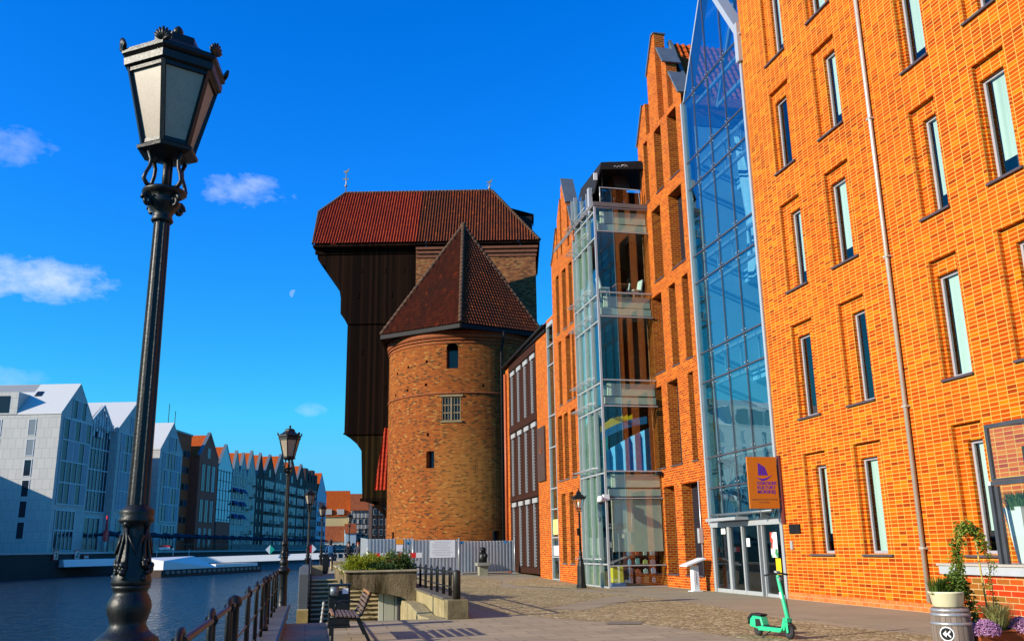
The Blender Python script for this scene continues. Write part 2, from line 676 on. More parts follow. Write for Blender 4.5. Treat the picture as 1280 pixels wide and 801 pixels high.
M_WOOD = boards('dark_tarred_boards', (0.0105, 0.0042, 0.0020), 0.24, 0.75)
M_WOOD_LOW = boards('dark_greenish_boards', (0.020, 0.012, 0.003), 0.24, 0.7)
M_LEAD = plain('grey_zinc', (0.16, 0.19, 0.20), 0.45, 0.4, amt=0.2)
M_DARKMETAL = plain('dark_sheet_metal', (0.012, 0.012, 0.013), 0.6, 0.0, spec=0.15)
M_IRON = plain('black_cast_iron', (0.008, 0.009, 0.008), 0.42, 0.0, amt=0.4, sc=6, bump=0.25, bsc=60, spec=0.35)
M_IRON_RUST = plain('brown_painted_rail', (0.055, 0.022, 0.015), 0.35, 0.0, amt=0.4, sc=6, bump=0.15, bsc=60, spec=0.6)
M_STEEL = plain('light_grey_steel', (0.50, 0.52, 0.52), 0.35, 0.35, amt=0.08)
M_WHITESTEEL = plain('white_steel', (0.74, 0.76, 0.76), 0.4, 0.0, amt=0.06)
M_FRAME = plain('window_frame_grey', (0.42, 0.40, 0.43), 0.4, 0.2, amt=0.1)
M_SILL = plain('dark_sill', (0.09, 0.07, 0.08), 0.5, 0.2, amt=0.2)
def blind_mat():
    m = NT('pale_blind')
    v = m.coord()
    n = m.noise(m.scale(v, (9, 9, 0.12)), 1.0, 3, 0.5)
    c = m.ramp(n, [(0.3, (0.48, 0.58, 0.50)), (0.7, (0.66, 0.75, 0.66))])
    m.bump(n, 0.5, 0.02)
    return m.fin(c, 0.8, 0, 0.1)


M_BLIND = blind_mat()
M_INT = plain('dark_interior', (0.035, 0.04, 0.05), 0.8, 0, amt=0.3)
M_INTW = plain('pale_interior', (0.42, 0.50, 0.50), 0.8, 0, amt=0.08)
M_SPAN = plain('pale_green_spandrel', (0.72, 0.80, 0.62), 0.6, 0, amt=0.1)
M_GL = glass('clear_glass', (0.90, 0.96, 0.94), 0.045)
M_GLB = glass('blue_facade_glass', (0.68, 0.87, 0.92), 0.13, (0.74, 0.95, 0.97), wob=0.08)
M_GLG = glass('green_side_glass', (0.86, 0.95, 0.90), 0.07, (0.88, 1.0, 0.93), wob=0.05)
M_WINGL = glass('window_glass', (0.90, 0.95, 0.94), 0.01)
M_FARGL = NT('far_window_glass').fin((0.012, 0.018, 0.028), 0.12, 0.0, 0.45)
M_DOORGL = glass('door_glass', (0.35, 0.42, 0.44), 0.05)
def stained(name, c1, c2, c3, sx=3.2, k=5.0):
    m = NT(name)
    v = m.coord()
    a = m.noise(v, 3.0, 6, 0.7)
    st = m.noise(m.scale(v, (sx, sx, 0.35)), 1.0, 5, 0.65)
    f = m.noise(v, 22, 4, 0.7)
    c = m.ramp(a, [(0.3, c1), (0.65, c2)])
    c = m.mix(m.math('MULTIPLY', m.math('SUBTRACT', st, 0.48, clamp=True), k, clamp=True), c, c3)
    c = m.mix(m.math('MULTIPLY', m.math('SUBTRACT', f, 0.5, clamp=True), 1.6), c, tuple(x * 0.5 for x in c3))
    m.bump(m.math('ADD', a, m.math('MULTIPLY', f, 0.5)), 1.0, 0.06)
    return m.fin(c, 0.9, 0, 0.1)


M_CONC = stained('stained_concrete', (0.15, 0.11, 0.055), (0.27, 0.205, 0.115), (0.05, 0.036, 0.014), 2.2, 7.0)
M_CONC_L = stained('pale_concrete', (0.30, 0.24, 0.12), (0.42, 0.34, 0.18), (0.18, 0.135, 0.06), 1.1, 3.0)
M_WHITEPAN = boards('whitewashed_sheathing', (0.46, 0.44, 0.33), 0.35, 0.35)
M_STONE_L = plain('white_pontoon_concrete', (0.72, 0.71, 0.67), 0.6, amt=0.06)
M_WALLWHITE = None
# ================================================================== ground
def gz(y):
    return max(0.0, (y - 40.0) * 0.0145)


def slab_mat(name, c1, c2, w, h, mort, mc, bump=0.4, stain=0.3):
    m = NT(name)
    v = m.coord('Object')
    b = m.n('ShaderNodeTexBrick', offset=0.5)
    b.inputs['Scale'].default_value = 1.0
    b.inputs['Brick Width'].default_value = w
    b.inputs['Row Height'].default_value = h
    b.inputs['Mortar Size'].default_value = mort
    b.inputs['Color1'].default_value = (*c1, 1)
    b.inputs['Color2'].default_value = (*c2, 1)
    b.inputs['Mortar'].default_value = (*mc, 1)
    m.l(v, b.inputs['Vector'])
    n1 = m.noise(v, 0.5, 6, 0.65)
    n2 = m.noise(v, 25, 4, 0.65)
    c = m.mix(m.math('MULTIPLY', m.math('SUBTRACT', n1, 0.4, clamp=True), 3.5 * stain, clamp=True), b.outputs['Color'], tuple(x * 0.5 for x in c1))
    c = m.mix(m.math('MULTIPLY', m.math('SUBTRACT', n2, 0.45, clamp=True), 1.2), c, tuple(x * 0.6 for x in c1))
    m.bump(m.math('SUBTRACT', m.math('MULTIPLY', n2, 0.6), b.outputs['Fac']), bump, 0.01)
    return m.fin(c, 0.85, 0, 0.1)


def sett_mat(name):
    m = NT(name)
    v = m.coord('Object')
    vo = m.n('ShaderNodeTexVoronoi', feature='DISTANCE_TO_EDGE')
    vo.inputs['Scale'].default_value = 8.5
    vo.inputs['Randomness'].default_value = 0.8
    m.l(v, vo.inputs['Vector'])
    vc = m.n('ShaderNodeTexVoronoi')
    vc.inputs['Scale'].default_value = 8.5
    vc.inputs['Randomness'].default_value = 0.8
    m.l(v, vc.inputs['Vector'])
    sp = m.n('ShaderNodeSeparateColor')
    m.l(vc.outputs['Color'], sp.inputs[0])
    c = m.ramp(sp.outputs[0], [(0, (0.27, 0.20, 0.10)), (0.5, (0.45, 0.34, 0.17)), (0.85, (0.56, 0.43, 0.22)), (1, (0.68, 0.56, 0.33))])
    big = m.noise(v, 0.6, 5, 0.6)
    c = m.mix(m.math('MULTIPLY', m.math('SUBTRACT', big, 0.45, clamp=True), 2.0, clamp=True), c, (0.33, 0.25, 0.10))
    e = m.ramp(vo.outputs['Distance'], [(0.0, (0, 0, 0)), (0.12, (1, 1, 1))])
    c = m.mix(e, (0.13, 0.10, 0.045), c)
    m.bump(vo.outputs['Distance'], 0.5, 0.05)
    return m.fin(c, 0.8, 0, 0.1)


M_SLAB = slab_mat('granite_slabs', (0.41, 0.33, 0.205), (0.34, 0.275, 0.18), 0.9, 0.6, 0.012, (0.17, 0.12, 0.07), 0.2)
M_SMOOTH = slab_mat('brown_paving', (0.37, 0.30, 0.19), (0.33, 0.27, 0.175), 1.2, 0.8, 0.006, (0.26, 0.175, 0.10), 0.15, 0.3)
M_SETT = sett_mat('cobbles')

b = MB()
LX = -0.86
b.box(LX, 15.2, -12, 23.4, -2.2, 0.0)
kind(b.build('pavement', M_SLAB))
b = MB()
b.box(3.98, 15.2, 23.4, 40, -2.2, 0.0)
for k in range(4):
    y0, y1 = 40 + k * 8, 48 + k * 8
    b.prism([(y0, -2.2), (y1, -2.2), (y1, gz(y1)), (y0, gz(y0))], 'x', 3.98, 24)
kind(b.build('upper_pavement', M_SMOOTH))


def sheet(name, pts, z, mat):
    bm_ = MB()
    bm_.poly([(x, y, gz(y) + z) for x, y in pts])
    return kind(bm_.build(name, mat))


sheet('cobblestone_paving', [(5.0, 24.6), (6.3, 21.6), (7.6, 19.2), (8.0, 15), (8.6, 8), (11.6, 8), (11.4, 14.5), (10.9, 17.5), (10.8, 20.5), (11.3, 25), (11.2, 31), (10.2, 36), (8.3, 39.9), (4.6, 39.9), (4.3, 30)], 0.004, M_SETT)
sheet('cobblestone_paving', [(4.6, 40.0), (8.3, 40.0), (9.6, 46), (9.0, 52), (5.0, 52.5)], 0.005, M_SETT)
sheet('paving_strip', [(12.0, 33.5), (11.9, 38), (11.9, 47.8), (9.3, 44.5), (9.4, 41), (11.0, 36.2)], 0.008, M_SETT)
sheet('paving_strip', [(6.6, 25.6), (7.4, 24.6), (11.0, 29.5), (10.6, 31.2)], 0.009, M_SMOOTH)
sheet('paving_strip', [(11.9, 9), (14.78, 9), (14.78, 36.5), (12.4, 36.5), (11.4, 30), (11.2, 22)], 0.003, M_SMOOTH)

b = MB()
b.poly([(6.55, 20.1, 0.012), (7.25, 19.75, 0.012), (7.6, 20.45, 0.012), (6.9, 20.8, 0.012)])
tag(b.build('access_cover', plain('worn_steel_cover', (0.22, 0.19, 0.13), 0.6, 0.2, amt=0.3, sc=6)), 'flat rectangular access cover set in the cobbles', 'cover')

# landing basin, upper quay path
b = MB()
b.box(-0.2, 3.98, 23.4, 41.4, -2.2, -1.3)
kind(b.build('landing_floor', M_SLAB))
b = MB()
b.prism([(-0.2, 41.4), (4.0, 41.4), (4.0, 66), (9, 90), (14, 150), (4.5, 150), (3.2, 90), (0.6, 60), (-0.1, 50)], 'z', -2.2, 0.5)
kind(b.build('quay_path', M_SLAB))
# river and bed
def water_mat():
    m = NT('river_water')
    v = m.coord('Object')
    v1 = m.scale(v, (1.0, 0.45, 1.0))
    n1 = m.noise(v1, 1.6, 5, 0.62)
    n2 = m.noise(v1, 0.25, 3, 0.5)
    c = m.mix(n2, (0.004, 0.022, 0.035), (0.008, 0.035, 0.06))
    m.bump(m.math('ADD', n1, m.math('MULTIPLY', n2, 0.6)), 1.0, 0.6)
    m.p.inputs['IOR'].default_value = 1.33
    return m.fin(c, 0.09, 0, 0.3)


b = MB()
b.poly([(-900, -300, -1.2), (30, -300, -1.2), (30, 900, -1.2), (-900, 900, -1.2)])
kind(b.build('river', water_mat()))
b = MB()
b.poly([(-2500, -800, -2.4), (2500, -800, -2.4), (2500, 2500, -2.4), (-2500, 2500, -2.4)])
kind(b.build('ground', plain('river_bed', (0.1, 0.09, 0.07), 0.9)))

# ================================================================== brick building with staggered windows
XW = 14.8
PX = lambda u, v, d: (XW + d, u, v)
B1 = thing('brick_building', 'tall orange brick building with staggered narrow recessed windows and a long downpipe', 'building', (14.8, 20, 0))


def make_window(P, w, h, fr=0.07, depth=0.06, blind=None, mats=(M_FRAME, M_WINGL, M_BLIND), mull=()):
    """window at the origin of P: frame object with pane (and blind) children; u 0..w, v 0..h"""
    m = MB()
    m.boxP(P, 0, fr, 0, h, 0, depth)
    m.boxP(P, w - fr, w, 0, h, 0, depth)
    m.boxP(P, fr, w - fr, 0, fr, 0, depth)
    m.boxP(P, fr, w - fr, h - fr, h, 0, depth)
    for q in mull:
        m.boxP(P, fr, w - fr, q - fr / 2, q + fr / 2, 0.004, depth - 0.004)
    o = m.build('window', mats[0])
    m = MB()
    m.boxP(P, fr, w - fr, fr, h - fr, depth * 0.45, depth * 0.55)
    m.build('pane', mats[1], o, local=True)
    if blind:
        m = MB()
        m.boxP(P, fr * 0.6, w * 0.74, h * (1 - blind), h - 0.01, depth + 0.02, depth + 0.03)
        m.build('blind', mats[2], o, local=True)
    return o


def hide_proto(o):
    for c in list(o.children):
        bpy.data.objects.remove(c)
    bpy.data.objects.remove(o)


cols = {'c1': (23.95, 25.17), 'c2': (21.25, 22.50), 'c3': (17.48, 18.47), 'c4': (15.13, 16.13), 'c5': (12.3, 13.3), 'c6': (10.0, 11.0)}
innerA = {'c1': (24.30, 25.02), 'c2': (21.62, 22.38), 'c3': (17.64, 18.38), 'c4': (15.32, 16.08), 'c5': (12.5, 13.2), 'c6': (10.2, 10.9)}
levels = [(1.37, 4.34), (5.44, 8.40), (9.53, 12.47), (13.62, 16.52), (17.62, 20.5)]
holes, wins = [], []
flip = {'c1': 1, 'c2': 0, 'c3': 1, 'c4': 0, 'c5': 1, 'c6': 0}
for c, (a, bb) in cols.items():
    for k, (z0, z1) in enumerate(levels):
        isA = (k + flip[c]) % 2 == 0
        if isA:
            i0, i1 = innerA[c]
        else:
            i0, i1 = a + 0.05, a + (0.78 if c in ('c1', 'c2') else 0.64)
        holes.append((a, bb, z0, z1, 0.12, ((i0, i1, z0 + 0.02, z1 - 0.40, 0.20, (), True),), False))
        wins.append((i0, i1, z0 + 0.02, z1 - 0.40, c, k, a, bb))
b = MB()
b.panel(PX, 6.0, 26.78, 0.22, 24.5, 0.0, [h for h in holes])
b.poly([PX(26.78, 0.22, 0), PX(26.78, 24.5, 0), PX(26.78, 24.5, 10), PX(26.78, 0.22, 10)])
b.poly([PX(6, 0.22, 0), PX(6, 24.5, 0), PX(6, 24.5, 10), PX(6, 0.22, 10)])
b.poly([PX(6, 0.22, 10), PX(6, 24.5, 10), PX(26.78, 24.5, 10), PX(26.78, 0.22, 10)])
b.poly([PX(6, 24.5, 0), PX(6, 24.5, 10), PX(26.78, 24.5, 10), PX(26.78, 24.5, 0)])
b.build('wall', M_BRICK1, B1)
b = MB()
b.boxP(PX, 6.0, 26.78, -0.05, 0.218, -0.015, 0.3)
b.build('plinth', brick('plinth_brick', 0.275, 0.11, 0.013, 0.5, [(0, (0.5, 0.13, 0.03)), (1, (0.6, 0.2, 0.05))], (0.6, 0.35, 0.2)), B1)
b = MB()
b.boxP(PX, 6.1, 26.7, 0.25, 24.3, 0.9, 1.0)
b.build('interior', M_INT, B1)
rng = random.Random(3)
for (i0, i1, z0, z1, c, k, a, bb) in wins:
    Q = lambda u, v, d, i0=i0, z0=z0: (XW + 0.12 + 0.10 + d, i0 + u, z0 + v)
    bl = rng.choice([1.0, 0.78, 0.8, None, 0.8, 0.55])
    if (c, k) in (('c1', 1), ('c1', 3)):
        bl = None
    if (c, k) in (('c4', 2), ('c4', 3), ('c3', 2), ('c2', 2), ('c2', 0), ('c3', 3)):
        bl = 0.82 if k else 1.0
    o = make_window(Q, i1 - i0, z1 - z0, blind=bl)
    o.parent = B1
    o.location = -B1.location
    s = MB()
    s.boxP(PX, a - 0.04, bb + 0.04, z0 - 0.075, z0 - 0.022, -0.07, 0.115)
    so = s.build('sill', M_SILL)
    so.parent = o
b = MB()
b.tube([(14.72, 19.93, 0.25), (14.72, 19.88, 24)], 0.055, 10)
for z in (1.5, 5, 9, 13, 17, 21):
    b.boxP(PX, 19.82, 20.0, z, z + 0.05, -0.14, 0.0)
b.build('downpipe', plain('pale_zinc_pipe', (0.50, 0.46, 0.40), 0.45, 0.3, amt=0.12), B1)

# small fittings at the entrance
b = MB()
b.boxP(PX, 26.05, 26.33, 1.98, 2.26, -0.05, -0.002)
b.boxP(PX, 25.70, 26.02, 1.98, 2.26, -0.05, -0.002)
tag(b.build('wall_notice', M_DARKMETAL, bevel=0.008), 'pair of small dark square notices on orange brick beside the doors', 'notice')
b = MB()
b.boxP(PX, 26.22, 26.34, 1.5, 1.76, -0.06, -0.002)
tag(b.build('intercom', M_STEEL, bevel=0.01), 'small grey intercom box below the dark square notices', 'intercom')

# ================================================================== glass atrium
AT = thing('glass_atrium', 'tall pointed glass entrance hall between the two brick buildings', 'glass entrance', (14.8, 29.5, 0))
Y0, Y1 = 26.84, 32.2
YA, ZA, ZE = 29.52, 24.2, 19.85
bands = [2.47, 3.75, 4.90, 7.80, 8.97, 11.85, 13.0, 15.9, 17.1, 19.85]
ys = [26.95, 28.4, 29.8, 31.1, 32.15]
b = MB()
g = 0.012
for i in range(len(bands) - 1):
    for j in range(4):
        b.boxP(PX, ys[j] + g, ys[j + 1] - g, bands[i] + g, bands[i + 1] - g, 0.05, 0.066)
# gable glass
def zroof(y):
    return ZA - abs(y - YA) * (ZA - ZE) / (YA - Y0 if y < YA else Y1 - YA)
for j in range(4):
    a, c = ys[j] + g, ys[j + 1] - g
    pts = [(a, ZE + g), (c, ZE + g), (c, max(ZE + 0.02, zroof(c) - 0.1))]
    if a < YA < c:
        pts.append((YA, ZA - 0.1))
    pts.append((a, max(ZE + 0.02, zroof(a) - 0.1)))
    b.prism(pts, 'x', XW + 0.05, XW + 0.066)
b.build('glazing', M_GLB, AT)
b = MB()
for i, z in enumerate(bands):
    b.boxP(PX, Y0, Y1, z - 0.03, z + 0.03, 0.09, 0.17)
for y in ys[1:-1]:
    b.boxP(PX, y - 0.02, y + 0.02, 2.5, zroof(y) - 0.1, 0.075, 0.115)
b.build('mullion', M_LEAD, AT)
b = MB()
for z in bands:
    b.boxP(PX, Y0 + 0.08, Y1 - 0.05, z - 0.022, z + 0.022, 0.03, 0.046)
for y in ys[1:-1]:
    for z0, z1 in zip(bands, bands[1:] + [zroof(y) - 0.1]):
        b.boxP(PX, y - 0.016, y + 0.016, z0 + 0.024, z1 - 0.024, 0.03, 0.046)
b.build('glass_joint', M_SILL, AT)
b = MB()
for y0_, y1_ in ((Y0 - 0.04, Y0 + 0.09), (Y1 - 0.05, Y1 + 0.06)):
    b.boxP(PX, y0_, y1_, 2.4, ZE, -0.05, 0.2)
b.pieces('edge_frame', M_STEEL, AT)
b = MB()
b.beam((XW + 0.15, Y0 - 0.1, ZE - 0.1), (XW + 0.15, YA, ZA + 0.05), 0.5, 0.22)
b.beam((XW + 0.25, Y1 + 0.05, ZE - 0.1), (XW + 0.25, YA, ZA + 0.05), 0.4, 0.10)
b.boxP(PX, Y0 - 0.14, Y0 + 0.1, ZE - 1.1, ZE + 0.45, -0.16, 0.05)
b.build('verge_beam', M_STEEL, AT)
# spider fittings
b = MB()
for z in bands[1:]:
    for y in ys[1:-1]:
        for dy in (-0.12, 0.12):
            for dz in (-0.12, 0.12):
                b.beam((XW + 0.14, y, z), (XW + 0.075, y + dy, z + dz), 0.022, 0.022)
                b.boxP(PX, y + dy - 0.02, y + dy + 0.02, z + dz - 0.02, z + dz + 0.02, 0.035, 0.05)
b.build('glass_clamp', M_STEEL, AT)
# hall floors, trusses, walls
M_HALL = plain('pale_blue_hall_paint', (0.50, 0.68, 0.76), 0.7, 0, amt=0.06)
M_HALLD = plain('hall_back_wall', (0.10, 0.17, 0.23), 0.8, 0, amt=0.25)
b = MB()
for z in (3.9, 7.95, 12.0, 16.05):
    b.boxP(PX, Y0 + 0.1, Y1 - 0.1, z, z + 0.55, 2.2, 9.5)
b.pieces('floor_slab', M_HALL, AT)
b = MB()
for z in (3.75, 4.9, 7.8, 8.97, 11.85, 13.0, 15.9, 17.1, 19.85):
    b.boxP(PX, Y0 + 0.1, Y1 - 0.1, z - 0.06, z + 0.06, 0.55, 0.67)
for z0, z1 in ((3.75, 4.9), (7.8, 8.97), (11.85, 13.0), (15.9, 17.1)):
    for i in range(4):
        y0_, y1_ = ys[i], ys[i + 1]
        b.beam((XW + 0.6, y0_, z0), (XW + 0.6, y0_, z1), 0.07, 0.07)
        if z0 == 3.75:
            b.beam((XW + 0.6, y0_, z0 - 1.2), (XW + 0.6, y1_, z1), 0.045, 0.045)
            b.beam((XW + 0.6, y0_, z1), (XW + 0.6, y1_, z0 - 1.2), 0.045, 0.045)
b.build('truss', M_STEEL, AT)
b = MB()
for dx in (1.6, 5.0, 9.0):
    b.beam((XW + dx, Y0 + 0.1, ZE), (XW + dx, YA, ZA - 0.2), 0.14, 0.2)
    b.beam((XW + dx, Y1 - 0.1, ZE), (XW + dx, YA, ZA - 0.2), 0.14, 0.2)
    b.beam((XW + dx, Y0 + 0.1, ZE), (XW + dx, Y1 - 0.1, ZE), 0.12, 0.16)
b.build('rafter', M_STEEL, AT)
b = MB()
b.prism([(Y0, ZE), (YA, ZA), (Y1, ZE), (Y1, ZE - 0.02), (YA, ZA - 0.03), (Y0, ZE - 0.02)], 'x', XW + 0.4, XW + 9.6)
b.build('roof', M_GL, AT)
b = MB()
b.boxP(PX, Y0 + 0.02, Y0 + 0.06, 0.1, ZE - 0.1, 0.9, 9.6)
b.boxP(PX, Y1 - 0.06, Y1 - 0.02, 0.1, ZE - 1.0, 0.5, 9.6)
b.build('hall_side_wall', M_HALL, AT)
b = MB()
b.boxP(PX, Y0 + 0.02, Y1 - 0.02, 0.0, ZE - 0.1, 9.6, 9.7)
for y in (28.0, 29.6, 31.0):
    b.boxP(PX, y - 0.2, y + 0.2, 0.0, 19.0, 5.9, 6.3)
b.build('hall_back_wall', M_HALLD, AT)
b = MB()
b.boxP(PX, Y0, Y1, -0.05, 0.02, 0.25, 9.6)
b.build('hall_floor', M_SMOOTH, AT)
# pale sail hanging inside
b = MB()
pts = []
for i in range(9):
    t = i / 8
    pts.append([(XW + 1.15 + 0.12 * math.sin(3 * t + 1.2 * k), 29.85 - (0.10 + 1.3 * (1 - t)) * k / 5, 11.4 + 5.9 * t) for k in range(6)])
idx = [[b.vert(p) for p in row] for row in pts]
for i in range(8):
    for k in range(5):
        b.face((idx[i][k], idx[i][k + 1], idx[i + 1][k + 1], idx[i + 1][k]), True)
tag(b.build('hanging_sail', plain('white_sailcloth', (0.75, 0.82, 0.84), 0.8)), 'pale tapering sail hanging inside the tall glass hall', 'sail')
# entrance doors
DR = thing('entrance_doors', 'grey framed sliding glass entrance doors under the tall glass hall', 'doors', (14.9, 29.4, 0))
b = MB()
dy = [26.88, 26.98, 28.62, 28.72, 28.88, 28.93, 29.75, 29.85, 30.75, 30.97, 32.02, 32.18]
for a, c in ((26.84, 27.0), (28.20, 28.26), (28.47, 28.53), (29.65, 29.74), (30.68, 30.86), (32.04, 32.2)):
    b.boxP(PX, a, c, 0.0, 2.30, 0.0, 0.16)
b.boxP(PX, 26.84, 32.2, 2.30, 2.46, -0.03, 0.2)
b.boxP(PX, 28.53, 32.0, 0.0, 0.13, 0.02, 0.14)
b.boxP(PX, 27.02, 28.18, 0.0, 0.10, 0.02, 0.14)
b.build('door_frame', M_STEEL, DR)
b = MB()
for a, c in ((27.03, 28.17), (28.54, 29.62), (29.76, 30.65), (30.91, 31.99)):
    b.boxP(PX, a, c, 0.13, 2.29, 0.07, 0.085)
b.pieces('door_glass', M_DOORGL, DR)
b = MB()
b.boxP(PX, 29.0, 31.4, 2.50, 2.60, -0.55, -0.05)
b.build('canopy', M_STEEL, DR)
b = MB()
b.tube([(14.55, 26.9, 2.72), (14.55, 31.5, 2.72)], 0.05, 8)
for y in (27.6, 29.3, 30.9):
    b.boxP(PX, y, y + 0.05, 2.5, 2.78, -0.3, 0.05)
b.build('lamp_rail', M_LEAD, DR)
# posters on the door glass
def flat_box(name, mat, y0, y1, z0, z1, x, label, cat, group=None):
    q = MB()
    q.box(x - 0.004, x, y0, y1, z0, z1)
    return tag(q.build(name, mat), label, cat, group)


pm = NT('collage_poster')
v_ = pm.coord('Object')
nz = pm.n('ShaderNodeTexVoronoi')
nz.inputs['Scale'].default_value = 6
pm.l(v_, nz.inputs['Vector'])
spc = pm.n('ShaderNodeSeparateColor')
pm.l(nz.outputs['Color'], spc.inputs[0])
M_POSTER = pm.fin(pm.ramp(spc.outputs[0], [(0.2, (0.75, 0.75, 0.72)), (0.45, (0.5, 0.06, 0.03)), (0.6, (0.7, 0.7, 0.66)), (0.8, (0.05, 0.25, 0.1)), (0.95, (0.06, 0.06, 0.07))], 'CONSTANT'), 0.4)
flat_box('poster', M_POSTER, 27.35, 27.80, 1.25, 2.05, XW + 0.066, 'red green and white poster on the end door glass', 'poster')
flat_box('poster', plain('yellow_paper', (0.80, 0.55, 0.01), 0.5), 27.22, 27.55, 0.72, 1.22, XW + 0.066, 'plain yellow poster below the coloured one on the door glass', 'poster')
flat_box('notice', plain('white_paper', (0.8, 0.82, 0.8), 0.5), 29.25, 29.5, 1.6, 1.88, XW + 0.066, 'small white paper notice on the sliding door glass', 'notice')
flat_box('notice', plain('pale_paper', (0.7, 0.75, 0.7), 0.5), 31.1, 31.45, 2.05, 2.25, XW + 0.066, 'small pale sticker high on the far door glass', 'notice')

# blade sign
def text_mesh(body, size, P, mb, align='CENTER', bold=0.0):
    cu = bpy.data.curves.new('lettering', 'FONT')
    cu.body = body
    cu.size = size
    cu.align_x = align
    cu.offset = bold
    ob = bpy.data.objects.new('lettering', cu)
    me = bpy.data.meshes.new_from_object(ob)
    base = len(mb.v)
    for v in me.vertices:
        mb.v.append(P(v.co.x, v.co.y))
    for p in me.polygons:
        mb.face([base + i for i in p.vertices])
    bpy.data.objects.remove(ob)
    bpy.data.meshes.remove(me)


SY = 26.6
SX0, SX1, SZ0, SZ1 = 13.63, 14.66, 2.77, 4.40
SG = thing('hanging_sign', 'orange brown blade sign with violet sailing ship mounted beside the glass entrance', 'sign', (14.2, SY, SZ0))
b = MB()
b.box(SX0, SX1, SY, SY + 0.06, SZ0, SZ1)
b.build('sign_board', plain('orange_brown_sign', (0.50, 0.16, 0.012), 0.45, 0, amt=0.04), SG, bevel=0.006)
b = MB()
for z in (3.05, 4.25):
    b.tube([(SX1 - 0.02, SY + 0.03, z), (14.80, SY + 0.03, z)], 0.03, 8)
b.box(14.74, 14.795, SY - 0.06, SY + 0.12, 2.3, 4.45)
b.build('bracket', plain('rust_red_bracket', (0.16, 0.03, 0.02), 0.5, 0.3), SG)
M_VIOLET = plain('violet_print', (0.07, 0.015, 0.42), 0.5, 0, amt=0.03)
b = MB()
CX = (SX0 + SX1) / 2
yy = SY - 0.004
ox, oz = SX0, SZ0
def sg(x, z):
    return (ox + x * 1.03, yy, oz + z * 1.63)
# sail in four slanted strips, hull crescent
for k in range(4):
    t0, t1 = k / 4 + 0.02, (k + 1) / 4 - 0.02
    def edge(t, top):
        if top:
            return (0.36 + 0.24 * t, 0.885 - 0.09 * t) if t < 0.99 else (0.60, 0.80)
        return (0.34 + 0.34 * t, 0.64 - 0.0 * t)
    a0, a1 = edge(t0, True), edge(t1, True)
    c0, c1 = edge(t0, False), edge(t1, False)
    b.poly([sg(*c0), sg(*c1), sg(*a1), sg(*a0)])
top = [(0.27 + 0.55 * i / 10, 0.60 - 0.035 * math.sin(math.pi * i / 10) + (0.05 * ((i / 10) ** 2))) for i in range(11)]
bot = [(0.27 + 0.55 * i / 10, 0.60 - 0.075 * math.sin(math.pi * i / 10) + (0.05 * ((i / 10) ** 2))) for i in range(11)]
for i in range(10):
    b.poly([sg(*bot[i]), sg(*bot[i + 1]), sg(*top[i + 1]), sg(*top[i])])
b.build('emblem', M_VIOLET, SG)
b = MB()
for k, t in enumerate(('OŚRODEK', 'KULTURY', 'MORSKIEJ')):
    text_mesh(t, 0.145, lambda x, y, k=k: (ox + 0.29 + x, yy, oz + 0.745 - 0.135 * k + y), b, 'LEFT', 0.002)
b.build('lettering', M_VIOLET, SG)
b = MB()
text_mesh('NARODOWE MUZEUM MORSKIE', 0.062, lambda x, y: (CX + x, yy, oz + 0.26 + y), b)
text_mesh('W GDAŃSKU', 0.062, lambda x, y: (CX + x, yy, oz + 0.17 + y), b)
b.build('small_lettering', M_SILL, SG)

# ================================================================== gabled brick building
B2 = thing('gabled_brick_building', 'orange brick building with stepped gable and tall dark niches between glass hall and glass bay', 'building', (14.8, 34.8, 0))
nich = []
def row(z0, z1, spans):
    for a, c in spans:
        nich.append((a, c, z0, z1, 0.45, (), False, 1))
row(0.53, 4.10, ((35.5, 36.62), (33.02, 34.72)))
row(4.92, 8.45, ((36.25, 36.95), (34.45, 35.6), (32.88, 33.4)))
row(9.03, 12.53, ((35.65, 36.8), (34.1, 34.82), (32.75, 33.37)))
row(13.14, 16.5, ((35.2, 36.25), (32.82, 34.25)))
row(17.12, 20.1, ((36.3, 36.79), (34.6, 35.45), (32.85, 33.85)))
b = MB()
b.panel(PX, 32.22, 37.5, 0.0, 20.35, 0.0, nich)
def pier(pts, d=0.5):
    b.prism(pts, 'x', XW, XW + d)
zb = 20.352
pier([(37.5, zb), (36.62, 22.0), (36.3, 22.0), (36.3, zb)])
b.prism([(35.85, zb), (36.3, zb), (36.3, 21.4), (35.85, 21.9)], 'x', XW + 0.4, XW + 0.6)
pier([(34.72, zb), (35.85, zb), (35.85, 23.12), (34.95, 24.76), (34.72, 24.76)])
b.prism([(34.1, zb), (34.72, zb), (34.72, 23.6), (34.1, 23.3)], 'x', XW + 0.42, XW + 0.6)
pier([(33.58, zb), (34.1, zb), (34.1, 23.55), (33.58, 22.65)])
b.prism([(33.05, zb), (33.58, zb), (33.58, 21.9), (33.05, 21.5)], 'x', XW + 0.42, XW + 0.6)
pier([(32.22, zb), (33.05, zb), (33.05, 21.75), (32.22, 20.4)])
b.poly([PX(37.5, 0, 0), PX(37.5, 20.35, 0), PX(37.5, 20.35, 9), PX(37.5, 0, 9)])
b.poly([PX(32.22, 0, 0.4), PX(32.22, 20.35, 0.4), PX(32.22, 20.35, 9), PX(32.22, 0, 9)])
b.build('wall', [M_BRICK2, M_FARGL], B2)
b = MB()
for (a, c, z0, z1, *_) in nich:
    b.boxP(PX, a - 0.03, c + 0.03, z0 - 0.05, z0 + 0.003, -0.04, 0.44)
b.pieces('sill', M_SILL, B2)
b = MB()
def cope(p, q, w=0.66, th=0.07):
    b.beam((XW + 0.25, p[0], p[1]), (XW + 0.25, q[0], q[1]), w, th)
cope((37.54, 20.3), (36.6, 22.07))
cope((35.86, 23.15), (34.93, 24.85))
b.boxP(PX, 34.68, 34.97, 24.765, 24.83, -0.06, 0.56)
cope((34.14, 23.66), (33.5, 22.6), 0.9)
